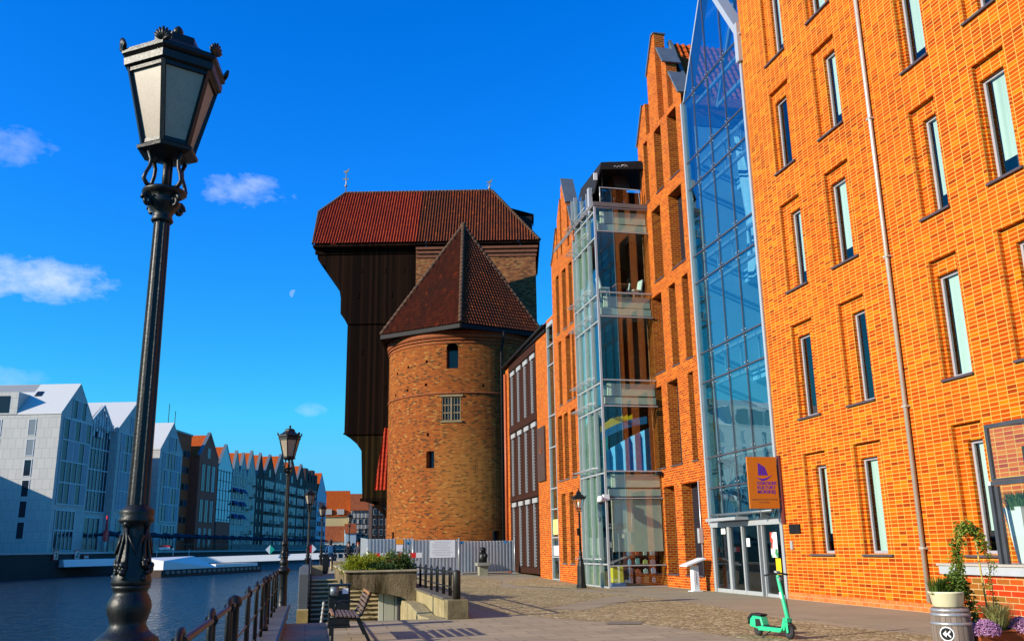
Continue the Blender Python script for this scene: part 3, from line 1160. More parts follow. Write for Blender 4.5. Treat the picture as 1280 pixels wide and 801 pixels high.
cope((33.08, 21.86), (32.2, 20.42), 0.8)
b.pieces('coping', M_LEAD, B2)


def tile_slope(mb, origin, U, W, N, poly, pitch=0.22, rowh=0.33, amp=0.05, lift=0.03, nu=4, uoff=0.0):
    """corrugated pantile field; poly convex in (u,w) slope coordinates, w upslope"""
    origin, U, W, N = Vector(origin), Vector(U), Vector(W), Vector(N)
    umin, umax = min(p[0] for p in poly), max(p[0] for p in poly)

    def ext(u):
        lo, hi = 1e9, -1e9
        n = len(poly)
        for i in range(n):
            (x0, y0), (x1, y1) = poly[i], poly[(i + 1) % n]
            if (x0 - u) * (x1 - u) <= 0 and abs(x1 - x0) > 1e-9:
                y = y0 + (y1 - y0) * (u - x0) / (x1 - x0)
                lo, hi = min(lo, y), max(hi, y)
            elif abs(x1 - x0) <= 1e-9 and abs(x0 - u) < 1e-6:
                lo, hi = min(lo, y0, y1), max(hi, y0, y1)
        return lo, hi
    ncol = max(1, int(round((umax - umin) / pitch)))
    us_ = [umin + (umax - umin) * i / (ncol * nu) for i in range(ncol * nu + 1)]
    wmin, wmax = min(p[1] for p in poly), max(p[1] for p in poly)
    nrow = max(1, int(math.ceil((wmax - wmin) / rowh)))
    prev = None
    for i, u in enumerate(us_):
        uu = min(max(u, umin + 1e-6), umax - 1e-6)
        lo, hi = ext(uu)
        ph = (i % nu) / nu
        h = amp * (0.5 + 0.5 * math.cos(2 * math.pi * ph))
        colv = []
        for r in range(nrow):
            wa, wb = wmin + r * rowh, wmin + (r + 1) * rowh
            wa_, wb_ = min(max(wa, lo), hi), min(max(wb, lo), hi)
            pa = origin + U * u + W * wa_ + N * (h + lift)
            pb = origin + U * u + W * wb_ + N * h
            colv.append((pa, pb, wa_, wb_, u))
        if prev:
            for r in range(nrow):
                p0, p1 = prev[r], colv[r]
                if (p0[3] - p0[2]) + (p1[3] - p1[2]) < 1e-4:
                    continue
                wm = wmin + (r + 0.5) * rowh
                um = (p0[4] + p1[4]) / 2 + uoff
                mb.face([mb.vert(p0[0]), mb.vert(p1[0]), mb.vert(p1[1]), mb.vert(p0[1])], False, [(um, wm)] * 4)
                if r + 1 < nrow:
                    q0, q1 = prev[r + 1], colv[r + 1]
                    if (q0[3] - q0[2]) + (q1[3] - q1[2]) > 1e-4:
                        mb.face([mb.vert(p0[1]), mb.vert(p1[1]), mb.vert(q1[0]), mb.vert(q0[0])], False, [(um, wm + rowh)] * 4)
        prev = colv


def slope_frame(p0, p1, ptop):
    """frame with u along p0->p1, w up to ptop"""
    p0, p1, ptop = Vector(p0), Vector(p1), Vector(ptop)
    U = (p1 - p0).normalized()
    t = ptop - p0
    W = t - U * t.dot(U)
    W.normalize()
    N = U.cross(W)
    if N.z < 0:
        N = -N
    return p0, U, W, N


def tiled_polygon(mb, pts, i0=0, **kw):
    """planar convex polygon, pts[0]->pts[1] is the eave"""
    p0, U, W, N = slope_frame(pts[0], pts[1], pts[2])
    poly = [((Vector(p) - p0).dot(U), (Vector(p) - p0).dot(W)) for p in pts]
    tile_slope(mb, p0, U, W, N, poly, **kw)


RZ = 24.4
b = MB()
tiled_polygon(b, [(15.7, 32.3, 19.3), (25, 32.3, 19.3), (25, 34.85, RZ), (15.7, 34.85, RZ)], pitch=0.3, rowh=0.36, amp=0.09)
tiled_polygon(b, [(15.7, 37.4, 19.3), (25, 37.4, 19.3), (25, 34.85, RZ), (15.7, 34.85, RZ)], pitch=0.3, rowh=0.36, amp=0.09)
b.build('roof', M_TILE_O, B2)
b = MB()
b.box(15.35, 25, 32.1, 32.3, 18.9, 19.35)
b.box(15.45, 15.55, 32.3, 37.4, 18.5, 20.5)
b.beam((15.62, 32.3, 19.4), (15.62, 34.85, RZ + 0.1), 0.16, 0.2)
b.build('gutter', M_LEAD, B2)
# conduit and small lamp box in the niche
b = MB()
b.tube([(14.75, 32.95, 0.6), (14.75, 32.95, 4.1)], 0.025, 6)
b.boxP(PX, 32.86, 33.04, 1.75, 2.3, -0.18, -0.02)
tag(b.build('meter_box', M_STEEL), 'slim grey box and cable on brick left of the glass doors', 'box')

# ================================================================== glass bay
XB, YF, YB = 12.22, 36.75, 40.2
BY = thing('glass_bay', 'projecting glass bay of four storeys on the brick museum front', 'glass bay', (13.4, 38.4, 0))
PFr = lambda u, v, d: (u, YF + d, v)           # front face, faces camera (-Y)
PSi = lambda u, v, d: (XB + d, u, v)           # side face, faces the river (-X)
hz = [0.03, 0.89, 3.65, 4.79, 7.6, 8.75, 11.62, 12.73, 15.63, 16.78]
b = MB()
XR = 14.78
for i in range(len(hz) - 1):
    b.boxP(PFr, XB + 0.1, XR - 0.03, hz[i] + 0.02, hz[i + 1] - 0.02, 0.03, 0.045)
b.build('front_glazing', M_GL, BY)
b = MB()
sv = [36.85, 37.75, 38.68, 39.7, 40.2]
hs_ = [0.03, 0.95, 4.72, 7.52, 8.62, 11.4, 12.6, 15.3, 16.55]
for i in range(len(hs_) - 1):
    for j in range(4):
        b.boxP(PSi, sv[j] + 0.015, sv[j + 1] - 0.015, hs_[i] + 0.015, hs_[i + 1] - 0.015, 0.03, 0.045)
for j, zt in enumerate((16.7, 17.7, 18.1, 18.4)):
    if zt > 16.8:
        b.boxP(PSi, sv[j] + 0.015, sv[j + 1] - 0.015, 16.57, zt, 0.03, 0.045)
b.build('side_glazing', M_GLG, BY)
b = MB()
b.box(XB - 0.02, XB + 0.07, YF - 0.02, YF + 0.07, 0, 16.9)
b.build('corner_post', M_STEEL, BY)
b = MB()
for z in hz:
    b.boxP(PFr, XB + 0.09, XR, z - 0.024, z + 0.024, -0.02, 0.1)
for z in hs_:
    b.boxP(PSi, YF + 0.09, YB, z - 0.03, z + 0.03, -0.015, 0.09)
for y in sv[1:]:
    b.boxP(PSi, y - 0.025, y + 0.025, 0.03, 16.6 + (1.2 if y > 37.5 else 0) + (0.6 if y > 39 else 0), -0.06, 0.1)
b.boxP(PSi, 37.3, 37.55, 16.6, 17.95, -0.05, 0.12)
b.build('mullion', M_STEEL, BY)
b = MB()
for z in hs_[1:]:
    for y in sv[1:]:
        b.box(XB - 0.42, XB - 0.02, y - 0.02, y + 0.02, z + 0.2, z + 0.24)
    b.tube([(XB - 0.40, 36.9, z + 0.22), (XB - 0.40, YB, z + 0.22)], 0.018, 6)
    b.tube([(XB - 0.25, 36.9, z + 0.22), (XB - 0.25, YB, z + 0.22)], 0.018, 6)
b.pieces('sunshade_rail', M_STEEL, BY)
b = MB()
b.box(XB - 0.06, 14.9, YF - 0.06, 44.0, 16.82, 17.02)
b.build('roof', plain('grey_fascia', (0.17, 0.15, 0.14), 0.5, 0.2), BY)
b = MB()
for z0, z1 in ((3.7, 4.75), (7.66, 8.70), (11.68, 12.68), (15.68, 16.75)):
    b.box(XB + 0.35, 14.76, YF + 0.2, YF + 0.28, z0 + 0.42, z1 - 0.08)
    b.box(XB + 0.16, 14.76, YF + 0.12, YF + 0.16, z0 + 0.04, z0 + 0.34)
b.pieces('spandrel', M_SPAN, BY)
b = MB()
for z in (4.2, 8.15, 12.15, 16.2):
    b.box(XB + 0.3, 22, YF + 0.65, 44, z, z + 0.45)
b.pieces('floor_slab', M_INTW, BY)
b = MB()
b.box(XB + 0.28, XR - 0.04, YF + 0.15, YF + 0.165, 1.45, 3.6)
b.build('roller_blind', plain('pale_green_blind', (0.78, 0.80, 0.60), 0.8, 0, amt=0.06), BY)
b = MB()
b.box(14.85, 22, 37.6, 37.7, 0, 16.8)
b.box(21.9, 22, 37.7, 44, 0, 16.8)
b.box(12.5, 22, 44.0, 44.1, 0, 16.8)
b.box(14.9, 15.3, 39.6, 40.2, 0, 16.8)
b.build('inner_wall', plain('inner_brown_wall', (0.15, 0.085, 0.05), 0.8), BY)
b = MB()
b.box(XB + 0.05, 22, YF + 0.05, 44, -0.02, 0.03)
b.build('hall_floor', M_INT, BY)
b = MB()
for i in range(len(hs_) - 1):
    for j in range(1, 4):
        b.boxP(PSi, sv[j] + 0.02, sv[j + 1] - 0.01, hs_[i] + (0.06 if i else 0.02), hs_[i + 1] - 0.05, 0.14, 0.155)
b.pieces('side_screen', plain('grey_green_screen', (0.33, 0.36, 0.27), 0.8, 0, amt=0.25, sc=1.2), BY)
# objects inside the bay
b = MB()
n = 14
hullp = []
for i in range(n + 1):
    t = i / n
    hullp.append((12.5 + 2.2 * t, 4.82, 5.6 + 1.2 * t ** 0.8))
for i in range(n):
    (x0, z0, t0), (x1, _, t1) = hullp[i], hullp[i + 1]
    w0, w1 = 0.09 * (i % 3), 0.09 * ((i + 1) % 3)
    b.poly([(x0, YF + 0.72 + w0, 4.82), (x1, YF + 0.72 + w1, 4.82), (x1, YF + 0.72 + w1, t1), (x0, YF + 0.72 + w0, t0)])
BO = thing('play_ship', 'bright blue play ship with yellow arch behind the bay window', 'play ship', (13.5, 37.5, 4.82))
b.build('hull', plain('cyan_blue_panels', (0.02, 0.34, 0.72), 0.4, 0, amt=0.2), BO)
b = MB()
arc = [(12.4 + 2.2 * i / 10, YF + 0.9, 6.55 + 0.75 * (i / 10) - 0.12 * math.sin(math.pi * i / 10) * -1) for i in range(11)]
for i in range(10):
    p, q = arc[i], arc[i + 1]
    b.poly([p, q, (q[0], q[1], q[2] - 0.33), (p[0], p[1], p[2] - 0.33)])
b.build('rail_panel', plain('mid_blue_panel', (0.02, 0.18, 0.45), 0.5), BO)
b = MB()
for i in range(7):
    p, q = arc[i], arc[i + 1]
    b.poly([(p[0], p[1] + 0.06, p[2]), (q[0], q[1] + 0.06, q[2]), (q[0], q[1] + 0.06, q[2] + 0.38 - 0.04 * abs(i - 2)), (p[0], p[1] + 0.06, p[2] + 0.36 - 0.05 * abs(i - 2))])
b.build('arch', plain('yellow_panel', (0.85, 0.62, 0.02), 0.5), BO)
b = MB()
b.box(12.45, 12.75, YF + 1.0, YF + 1.1, 4.82, 6.6)
b.build('post', plain('teal_post', (0.02, 0.32, 0.30), 0.5), BO)


def bay_chair(loc, rz, first=[None]):
    if first[0] is None:
        t = thing('white_chair', 'white chair with slanted back behind the bay glass, in a row', 'chair', loc, rz, 'white chairs upstairs in the glass bay')
        q = MB()
        q.box(-0.22, 0.22, -0.22, 0.22, 0.43, 0.47)
        q.build('seat', M_WHITESTEEL, t, local=True)
        q = MB()
        q.prism([(-0.22, 0.47), (-0.16, 0.47), (-0.27, 0.98), (-0.32, 0.98)], 'x', -0.21, 0.21)
        q.build('backrest', M_WHITESTEEL, t, local=True)
        for sx in (-1, 1):
            for sy in (-1, 1):
                q = MB()
                q.tube([(0.19 * sx, 0.19 * sy, 0.43), (0.23 * sx, 0.23 * sy, 0.0)], 0.015, 6)
                q.build('leg', M_STEEL, t, local=True)
        first[0] = t
        return t
    return dup(first[0], loc, rz)


for k, (x, y) in enumerate(((12.75, 37.45), (12.95, 38.0), (13.1, 38.5), (13.2, 39.1))):
    o = bay_chair((x, y, 12.64), R(-90))
    o['label'] = ['white chair nearest the glass corner upstairs', 'second white chair from the glass corner upstairs', 'third white chair from the glass corner upstairs', 'white chair deepest in the upstairs row'][k]
o = bay_chair((14.35, 37.6, 12.64), R(100))
o['label'] = 'white chair against the brick end of the upstairs room'
o = bay_chair((14.1, 38.4, 12.64), R(60))
o['label'] = 'white chair turned across the table at the brick end upstairs'
TB = thing('meeting_table', 'brown table between white chairs behind the upper bay glass', 'table', (13.7, 38.0, 12.64))
q = MB()
q.box(13.35, 13.95, 37.4, 39.6, 13.32, 13.38)
q.build('tabletop', plain('table_wood', (0.25, 0.1, 0.04), 0.5), TB)
for x, y in ((13.4, 37.5), (13.9, 37.5), (13.4, 39.5), (13.9, 39.5)):
    q = MB()
    q.box(x - 0.03, x + 0.03, y - 0.03, y + 0.03, 12.64, 13.32)
    q.build('leg', M_SILL, TB)
# shop shelves on the ground floor
SH = thing('display_shelves', 'dark shop shelves behind the ground floor bay glass', 'shelves', (13.9, 37.6, 0.03))
q = MB()
for z in (0.12, 0.5, 0.88, 1.25):
    q.box(13.25, 14.7, 37.35, 37.6, z, z + 0.03)
q.build('shelf', M_SILL, SH)
q = MB()
q.box(13.2, 14.75, 37.62, 37.66, 0.05, 1.7)
q.build('back_panel', plain('maroon_panel', (0.22, 0.05, 0.03), 0.7), SH)
sc_ = [(0.1, 0.35, 0.6), (0.5, 0.55, 0.55), (0.55, 0.12, 0.06), (0.1, 0.2, 0.35), (0.6, 0.55, 0.2), (0.25, 0.45, 0.5)]
sm = [plain('souvenir_colour', c, 0.5) for c in sc_]
names = ['sky blue', 'pale grey', 'red', 'navy', 'ochre', 'teal']
rg = random.Random(5)
k = 0
for zi, z in enumerate((0.155, 0.535, 0.915, 1.285)):
    for xi, x in enumerate((13.4, 13.75, 14.1, 14.45)):
        c = (k * 5 + zi) % 6
        w, h = rg.uniform(0.07, 0.12), rg.uniform(0.14, 0.26)
        q = MB()
        q.box(x - w, x + w, 37.4, 37.5, z, z + h)
        q.prism([(x - w * 0.7, z + h), (x + w * 0.7, z + h), (x, z + h + 0.06)], 'y', 37.41, 37.49)
        tag(q.build('souvenir', sm[c], bevel=0.01), '%s souvenir on the %s shelf, %s along' % (names[c], ('bottom', 'second', 'third', 'top')[zi], ('first', 'second', 'third', 'last')[xi]), 'souvenir', 'souvenirs on the shop shelves')
        k += 1
YBX = thing('yellow_display_box', 'bright yellow display box on a blue base inside the bay corner', 'display box', (12.75, 37.3, 0.03))
q = MB()
q.box(12.5, 12.98, 37.1, 37.5, 0.20, 0.86)
q.build('box', plain('yellow_card', (0.85, 0.62, 0.02), 0.5), YBX, bevel=0.01)
q = MB()
q.box(12.45, 13.05, 37.05, 37.55, 0.03, 0.19)
q.build('base', plain('blue_base', (0.02, 0.12, 0.4), 0.5), YBX)
# terrace on the bay roof
TN = thing('roof_tent', 'black canvas terrace tent on top of the glass bay', 'tent', (13.7, 38.3, 17.02))
M_TENT = plain('black_canvas', (0.008, 0.008, 0.009), 0.8, 0, amt=0.3)
q = MB()
q.prism([(12.72, 19.05), (16.2, 19.35), (16.2, 19.45), (12.72, 19.12)], 'y', 37.55, 40.3)
q.prism([(12.72, 19.05), (14.75, 19.25), (14.75, 19.35), (12.72, 19.12)], 'y', 36.95, 37.549)
q.prism([(12.72, 19.05), (12.30, 17.55), (12.36, 17.55), (12.78, 19.05)], 'y', 36.95, 40.3)
q.build('canopy', M_TENT, TN)
q = MB()
q.box(12.72, 16.2, 40.2, 40.3, 17.03, 19.1)
q.prism([(12.72, 18.75), (14.85, 18.95), (14.85, 19.25), (12.72, 19.05)], 'y', 36.93, 36.96)
q.pieces('side_cloth', M_TENT, TN)
for x, y in ((12.75, 37.0), (14.7, 37.0), (12.75, 40.1)):
    q = MB()
    q.tube([(x, y, 17.02), (x, y, 19.1)], 0.02, 6)
    q.build('pole', M_DARKMETAL, TN)
q = MB()
wx = [(13.35 + 0.055 * i, 36.92, 18.93 + 0.055 * math.sin(i * 1.9) + 0.006 * i) for i in range(14)]
q.tube(wx, 0.009, 5)
q.tube([(13.72, 36.92, 19.03), (13.85, 36.92, 19.07), (14.05, 36.92, 19.05)], 0.012, 5)
q.build('script_lettering', M_WHITESTEEL, TN)
q = MB()
q.box(12.33, 12.50, 36.93, 36.99, 18.2, 18.55)
q.build('side_label', M_WHITESTEEL, TN)
RL = thing('terrace_railing', 'glass and steel railing along the bay roof under the black tent', 'railing', (13.4, 36.9, 17.02))
q = MB()
q.box(12.6, 14.5, 36.83, 36.845, 17.06, 17.75)
q.build('pane', M_WINGL, RL)
q = MB()
q.tube([(12.56, 36.84, 17.02), (12.56, 36.84, 17.8), (14.45, 36.84, 17.8), (14.52, 36.84, 17.02)], 0.03, 8)
q.build('handrail', M_STEEL, RL)
for k, (x, z) in enumerate(((12.85, 17.5), (13.45, 17.52), (13.95, 17.4))):
    q = MB()
    q.tube([(x, 37.5, 17.02), (x, 37.5, z)], 0.012, 6)
    q.ball((x, 37.5, z + 0.03), 0.05)
    tag(q.build('terrace_lamp', M_STEEL), ['small ball lamp at the corner end of the bay terrace', 'small ball lamp in the middle of the bay terrace', 'small ball lamp at the brick end of the bay terrace'][k], 'lamp', 'small lamps on the bay terrace')
# dome camera
CM = thing('security_camera', 'white dome security camera on a bracket at the bay corner', 'camera', (12.0, 36.55, 3.5))
q = MB()
q.tube([(12.2, 36.8, 3.62), (12.0, 36.5, 3.66), (11.92, 36.42, 3.62)], 0.03, 8)
q.box(12.05, 12.3, 36.5, 36.72, 3.55, 3.8)
q.build('bracket', M_WHITESTEEL, CM)
q = MB()
q.lathe([(0.0, 3.74), (0.10, 3.72), (0.15, 3.62), (0.15, 3.48)], 16, 11.86, 36.36)
q.build('housing', M_WHITESTEEL, CM)
q = MB()
q.ball((11.86, 36.36, 3.48), 0.12, 12, 8)
q.build('dome', M_FARGL, CM)
q = MB()
q.box(14.5, 14.72, 36.5, 36.72, 4.62, 4.76)
q.tube([(14.6, 36.6, 4.7), (14.8, 36.7, 4.75)], 0.02, 6)
tag(q.build('bullet_camera', M_DARKMETAL, bevel=0.02), 'small black camera on the brick corner above the bay blind', 'camera')
# ================================================================== far gabled building with glass slit
XG = 12.18
PG = lambda u, v, d: (XG + d, u, v)
B3 = thing('slim_gabled_building', 'orange brick building with slim niches and a narrow glass slit beyond the glass bay', 'building', (XG, 43, 0))
nich3 = []
for z0, z1, sp in ((0.92, 4.22, ((42.85, 43.6), (41.5, 42.2))), (4.88, 8.08, ((43.05, 43.9), (42.0, 42.75), (40.7, 41.5))),
                   (8.6, 11.85, ((42.8, 43.35), (41.2, 42.0), (40.5, 40.9))), (12.3, 15.4, ((42.9, 43.5), (41.6, 42.3), (40.5, 41.1)))):
    for a, c in sp:
        nich3.append((a, c, z0, z1, 0.4, (), False, 1))
b = MB()
b.panel(PG, 40.2, 44.28, 0.0, 16.3, 0.0, nich3)
zb = 16.302
def pier3(pts, d=0.5):
    b.prism(pts, 'x', XG, XG + d)
pier3([(44.28, zb), (43.95, 16.6), (43.15, 17.95), (43.15, zb)])
b.prism([(43.15, zb), (42.95, zb), (42.95, 17.4), (43.15, 17.2)], 'x', XG + 0.4, XG + 0.6)
pier3([(42.95, zb), (42.95, 18.4), (42.35, 19.4), (42.35, zb)])
b.prism([(42.35, zb), (42.1, zb), (42.1, 18.9), (42.35, 18.7)], 'x', XG + 0.4, XG + 0.6)
pier3([(42.1, zb), (42.1, 19.8), (41.82, 20.24), (41.06, 18.7), (41.06, zb)])
b.prism([(41.06, zb), (40.75, zb), (40.75, 17.8), (41.06, 18.0)], 'x', XG + 0.4, XG + 0.6)
pier3([(40.75, zb), (40.75, 18.3), (40.0, 16.9), (40.0, zb)])
b.poly([PG(44.28, 0, 0), PG(44.28, 16.3, 0), PG(44.28, 16.3, 10), PG(44.28, 0, 10)])
b.build('wall', [M_BRICK2, M_FARGL], B3)
b = MB()
b.prism([(41.86, 20.22), (41.80, 20.32), (41.02, 18.72), (41.08, 18.64)], 'x', XG - 0.06, XG + 0.62)
b.prism([(40.78, 18.33), (40.72, 18.43), (39.96, 16.95), (40.02, 16.85)], 'x', XG - 0.06, XG + 0.62)
b.prism([(44.32, 16.3), (43.99, 16.65), (43.15, 18.06), (43.15, 17.96), (43.93, 16.6), (44.26, 16.3)], 'x', XG - 0.06, XG + 0.62)
for (a, c, z0, z1, *_) in nich3:
    b.boxP(PG, a - 0.03, c + 0.03, z0 - 0.05, z0 + 0.003, -0.04, 0.39)
b.pieces('coping', M_LEAD, B3)
b = MB()
# second stepped parapet standing further back
b.prism([(40.3, 16.5), (40.3, 17.8), (39.5, 19.3), (38.9, 20.0), (38.2, 18.4), (38.2, 16.5)], 'x', XG + 1.7, XG + 2.2)
b.build('rear_parapet', M_BRICK2, B3)
b = MB()
b.prism([(38.95, 19.98), (38.88, 20.1), (38.12, 18.4), (38.2, 18.34)], 'x', XG + 1.6, XG + 2.35)
b.build('rear_coping', M_LEAD, B3)
b = MB()
sl = [0.12, 1.2, 2.15, 3.56, 4.6, 6.7, 8.35, 11.05, 12.1, 13.2]
for i in range(len(sl) - 1):
    b.boxP(PG, 44.33, 45.6, sl[i] + 0.03, sl[i + 1] - 0.03, 0.06, 0.075)
b.build('slit_glazing', M_GLG, B3)
b = MB()
for z in sl:
    b.boxP(PG, 44.3, 45.63, z - 0.03, z + 0.03, 0.0, 0.1)
b.boxP(PG, 44.28, 44.35, 0, 13.3, -0.01, 0.12)
b.boxP(PG, 45.58, 45.65, 0, 13.3, -0.01, 0.12)
b.boxP(PG, 44.35, 45.58, 13.2, 13.4, -0.01, 0.12)
b.build('slit_frame', M_STEEL, B3)
b = MB()
b.boxP(PG, 44.3, 45.6, 0.0, 13.2, 1.4, 1.5)
for z in (4.0, 8.0, 12.0):
    b.boxP(PG, 44.3, 45.6, z, z + 0.4, 0.4, 1.4)
b.build('slit_interior', plain('slit_interior', (0.22, 0.27, 0.2), 0.8), B3)
b = MB()
b.boxP(PG, 45.65, 48.15, 0.0, 13.15, 0.0, 3.0)
b.boxP(PG, 44.28, 45.65, 13.41, 13.6, 0.0, 3.0)
b.build('brick_strip', M_BRICK2, B3)
flat_box('notice', plain('yellow_green_notice', (0.65, 0.62, 0.2), 0.5), 44.45, 45.5, 2.3, 3.05, XG + 0.058, 'yellow printed notice in the narrow glass slit', 'notice')
flat_box('notice', plain('white_notice', (0.8, 0.8, 0.78), 0.5), 44.45, 45.5, 1.28, 1.75, XG + 0.058, 'white notice below the yellow one in the glass slit', 'notice')
PQ = thing('bronze_plaque', 'tall bronze plaque with a relief emblem on the brick strip beside the glass slit', 'plaque', (XG, 47.1, 5.1))
b = MB()
b.boxP(PG, 46.35, 47.85, 5.1, 8.0, -0.12, -0.004)
b.build('plate', plain('bronze_brown', (0.09, 0.05, 0.035), 0.5, 0.3), PQ, bevel=0.02)
b = MB()
b.boxP(PG, 46.98, 47.06, 6.75, 7.5, -0.15, -0.121)
for i in range(9):
    a0, a1 = math.pi * (1.0 + i / 9), math.pi * (1.0 + (i + 1) / 9)
    p = [(47.02 + r_ * 0.26 * math.cos(a), 6.85 + r_ * 0.3 * math.sin(a)) for r_, a in ((1, a0), (1, a1), (0.75, a1), (0.75, a0))]
    b.prism(p, 'x', XG - 0.15, XG - 0.121)
b.build('emblem', plain('copper_relief', (0.45, 0.14, 0.05), 0.4, 0.5), PQ)

# ================================================================== slatted annex
AX = thing('slatted_annex', 'dark brown annex with louvred window bays in three storeys against the round tower', 'building', (XG, 52, 0.2))
M_BROWN = plain('dark_brown_cladding', (0.038, 0.014, 0.008), 0.7, 0.0, amt=0.25, spec=0.1)
b = MB()
b.boxP(PG, 48.15, 55.3, 0.25, 13.0, 0.35, 6.0)
for z0, z1 in ((0.28, 0.62), (4.42, 4.72), (8.62, 9.05), (12.55, 13.0)):
    b.boxP(PG, 48.2, 55.3, z0, z1, -0.03, 0.345)
for k in range(5):
    y = 48.2 + k * 1.76
    b.boxP(PG, y - 0.06 if k else y, y + 0.12, 0.63, 12.54, 0.0, 0.34)
b.build('wall', M_BROWN, AX)
b = MB()
b.boxP(PG, 55.3, 56.3, 0.2, 13.0, 0.0, 4.0)
b.build('brick_pier', M_BRICK2, AX)
for f_, (z0, z1) in enumerate(((0.64, 4.40), (4.74, 8.60), (9.07, 12.53))):
    for k in range(4):
        y = 48.2 + k * 1.76
        q = MB()
        q.boxP(PG, y + 0.40, y + 1.50, z1 - 0.32, z1 - 0.06, 0.0, 0.1)
        w_ = q.build('window', M_STEEL, AX)
        q = MB()
        q.boxP(PG, y + 1.05, y + 1.11, z0, z1 - 0.37, -0.03, 0.06)
        q.build('frame', M_STEEL, w_)
        q = MB()
        zz = z0 + 0.05
        while zz < z1 - 0.5:
            q.boxP(PG, y + 0.78, y + 0.92, zz, zz + 0.055, 0.0, 0.05)
            zz += 0.17
        q.build('louvre_blade', M_STEEL, w_)
        q = MB()
        q.boxP(PG, y + 0.16, y + 0.62, z0, z1 - 0.4, -0.01, 0.10)
        q.boxP(PG, y + 1.16, y + 1.66, z0, z1 - 0.4, -0.01, 0.12)
        q.build('panel', M_BROWN, w_)
b = MB()
tiled_polygon(b, [(XG - 0.15, 56.4, 13.1), (XG - 0.15, 45.65, 13.35), (XG + 4.5, 45.65, 16.9), (XG + 4.5, 56.4, 16.6)], pitch=0.28)
b.build('roof', M_TILE_L, AX)
b = MB()
b.tube([(XG - 0.22, 45.7, 13.32), (XG - 0.22, 56.4, 13.05)], 0.09, 8)
b.boxP(PG, 45.65, 56.4, 13.02, 13.16, -0.12, 0.3)
b.build('gutter', M_DARKMETAL, AX)
b = MB()
b.boxP(PG, 44.6, 45.2, 13.4, 14.5, 0.9, 1.5)
b.build('chimney', M_TOWER, AX)
b = MB()
b.tube([(XG - 0.1, 56.05, 0.3), (XG - 0.1, 56.05, 12.6)], 0.09, 8)
tag(b.build('red_downpipe', plain('red_brown_pipe', (0.42, 0.10, 0.03), 0.5)), 'red downpipe at the corner of the dark slatted annex', 'pipe')

# ================================================================== crane frame: u to the side, v away from the camera
VA = math.atan2(-0.2223, 0.9750)
def UV(u, v, z=0.0):
    return Vector((0.9750 * u + 0.2223 * v, -0.2223 * u + 0.9750 * v, z))

TCU, TCV, TR, TZ = -4.05, 69.0, 5.78, 16.95
TW = thing('round_tower', 'massive round brick tower with a pointed tiled roof beside the timber crane', 'tower', UV(TCU, TCV, 0.2), VA)
def PT(s, v, d):
    a = s / TR
    return ((TR - d) * math.sin(a), -(TR - d) * math.cos(a), v - 0.2)


def sang(u, v=None):
    return TR * math.asin(max(-1, min(1, (u - TCU) / TR)))


hol = []
a0, a1 = sang(-4.95), sang(-4.10)
hol.append((a0, a1, 14.25, 15.75, 0.5, (), False, 1))
for k in range(4):
    sh = (a1 - a0) * 0.5 * (1 - math.sqrt(1 - ((k + 0.5) / 4) ** 2))
    hol.append((a0 + sh, a1 - sh, 15.75 + 0.1 * k, 15.85 + 0.1 * k, 0.5, (), False, 1))
hol.append((sang(-5.28), sang(-3.93), 10.5, 12.2, 0.22, (), False, 1))
hol.append((sang(-6.4), sang(-5.82), 7.2, 8.38, 0.45, (), False, 1))
hol.append((sang(-1.74), sang(-1.2), 1.2, 2.84, 0.5, (), False, 1))
hol.append((sang(-9.05), sang(-8.88), 2.2, 2.9, 0.4, (), False, 1))
for u, z in ((-8.94, 12.81), (-7.9, 12.97), (-6.47, 13.18), (-7.87, 14.67), (-6.42, 14.88), (-8.8, 14.4), (-6.3, 9.6), (-2.3, 13.0)):
    s_ = sang(u)
    hol.append((s_ - 0.1, s_ + 0.1, z - 0.1, z + 0.1, 0.4, (), False, 1))
full = math.pi * TR
segs = [-full + 2 * full * i / 96 for i in range(97)]
b = MB()
b.panel(PT, -full, full, -0.3, TZ, 0.0, hol, us=segs)
for i in range(len(b.sm)):
    b.sm[i] = False
b.build('wall', [M_TOWER, M_FARGL], TW, local=True)
b = MB()
for z, r, h in ((16.35, 0.10, 0.14), (16.55, 0.16, 0.34), (16.10, 0.05, 0.12), (12.42, 0.07, 0.12), (16.9, 0.24, 0.12)):
    b.lathe([(TR - 0.02, z), (TR + r, z), (TR + r, z + h), (TR - 0.02, z + h)], 72)
for i in range(len(b.v)):
    x, y, z = b.v[i]
    b.v[i] = (x, y, z - 0.2)
b.build('cornice', plain('moulded_tower_brick', (0.24, 0.062, 0.014), 0.8, amt=0.4, sc=4, bump=0.5, bsc=20), TW, local=True)
# paned window
b = MB()
w0, w1 = sang(-5.28), sang(-3.93)
for k in range(3):
    s_ = w0 + (w1 - w0) * k / 2
    b.boxP(PT, s_ - 0.06, s_ + 0.06, 10.5, 12.2, 0.03, 0.15)
for k in range(7):
    s_ = w0 + (w1 - w0) * k / 6
    if k % 3:
        b.boxP(PT, s_ - 0.02, s_ + 0.02, 10.55, 12.15, 0.06, 0.13)
for z in (10.5, 11.05, 11.6, 12.13):
    b.boxP(PT, w0, w1, z - 0.03, z + 0.05, 0.05, 0.14)
b.boxP(PT, w0 - 0.15, w1 + 0.15, 12.2, 12.34, -0.1, 0.02)
b.boxP(PT, w0 - 0.1, w1 + 0.1, 10.36, 10.47, -0.12, 0.05)
b.build('window_frame', plain('weathered_window_wood', (0.21, 0.16, 0.085), 0.7), TW, local=True)
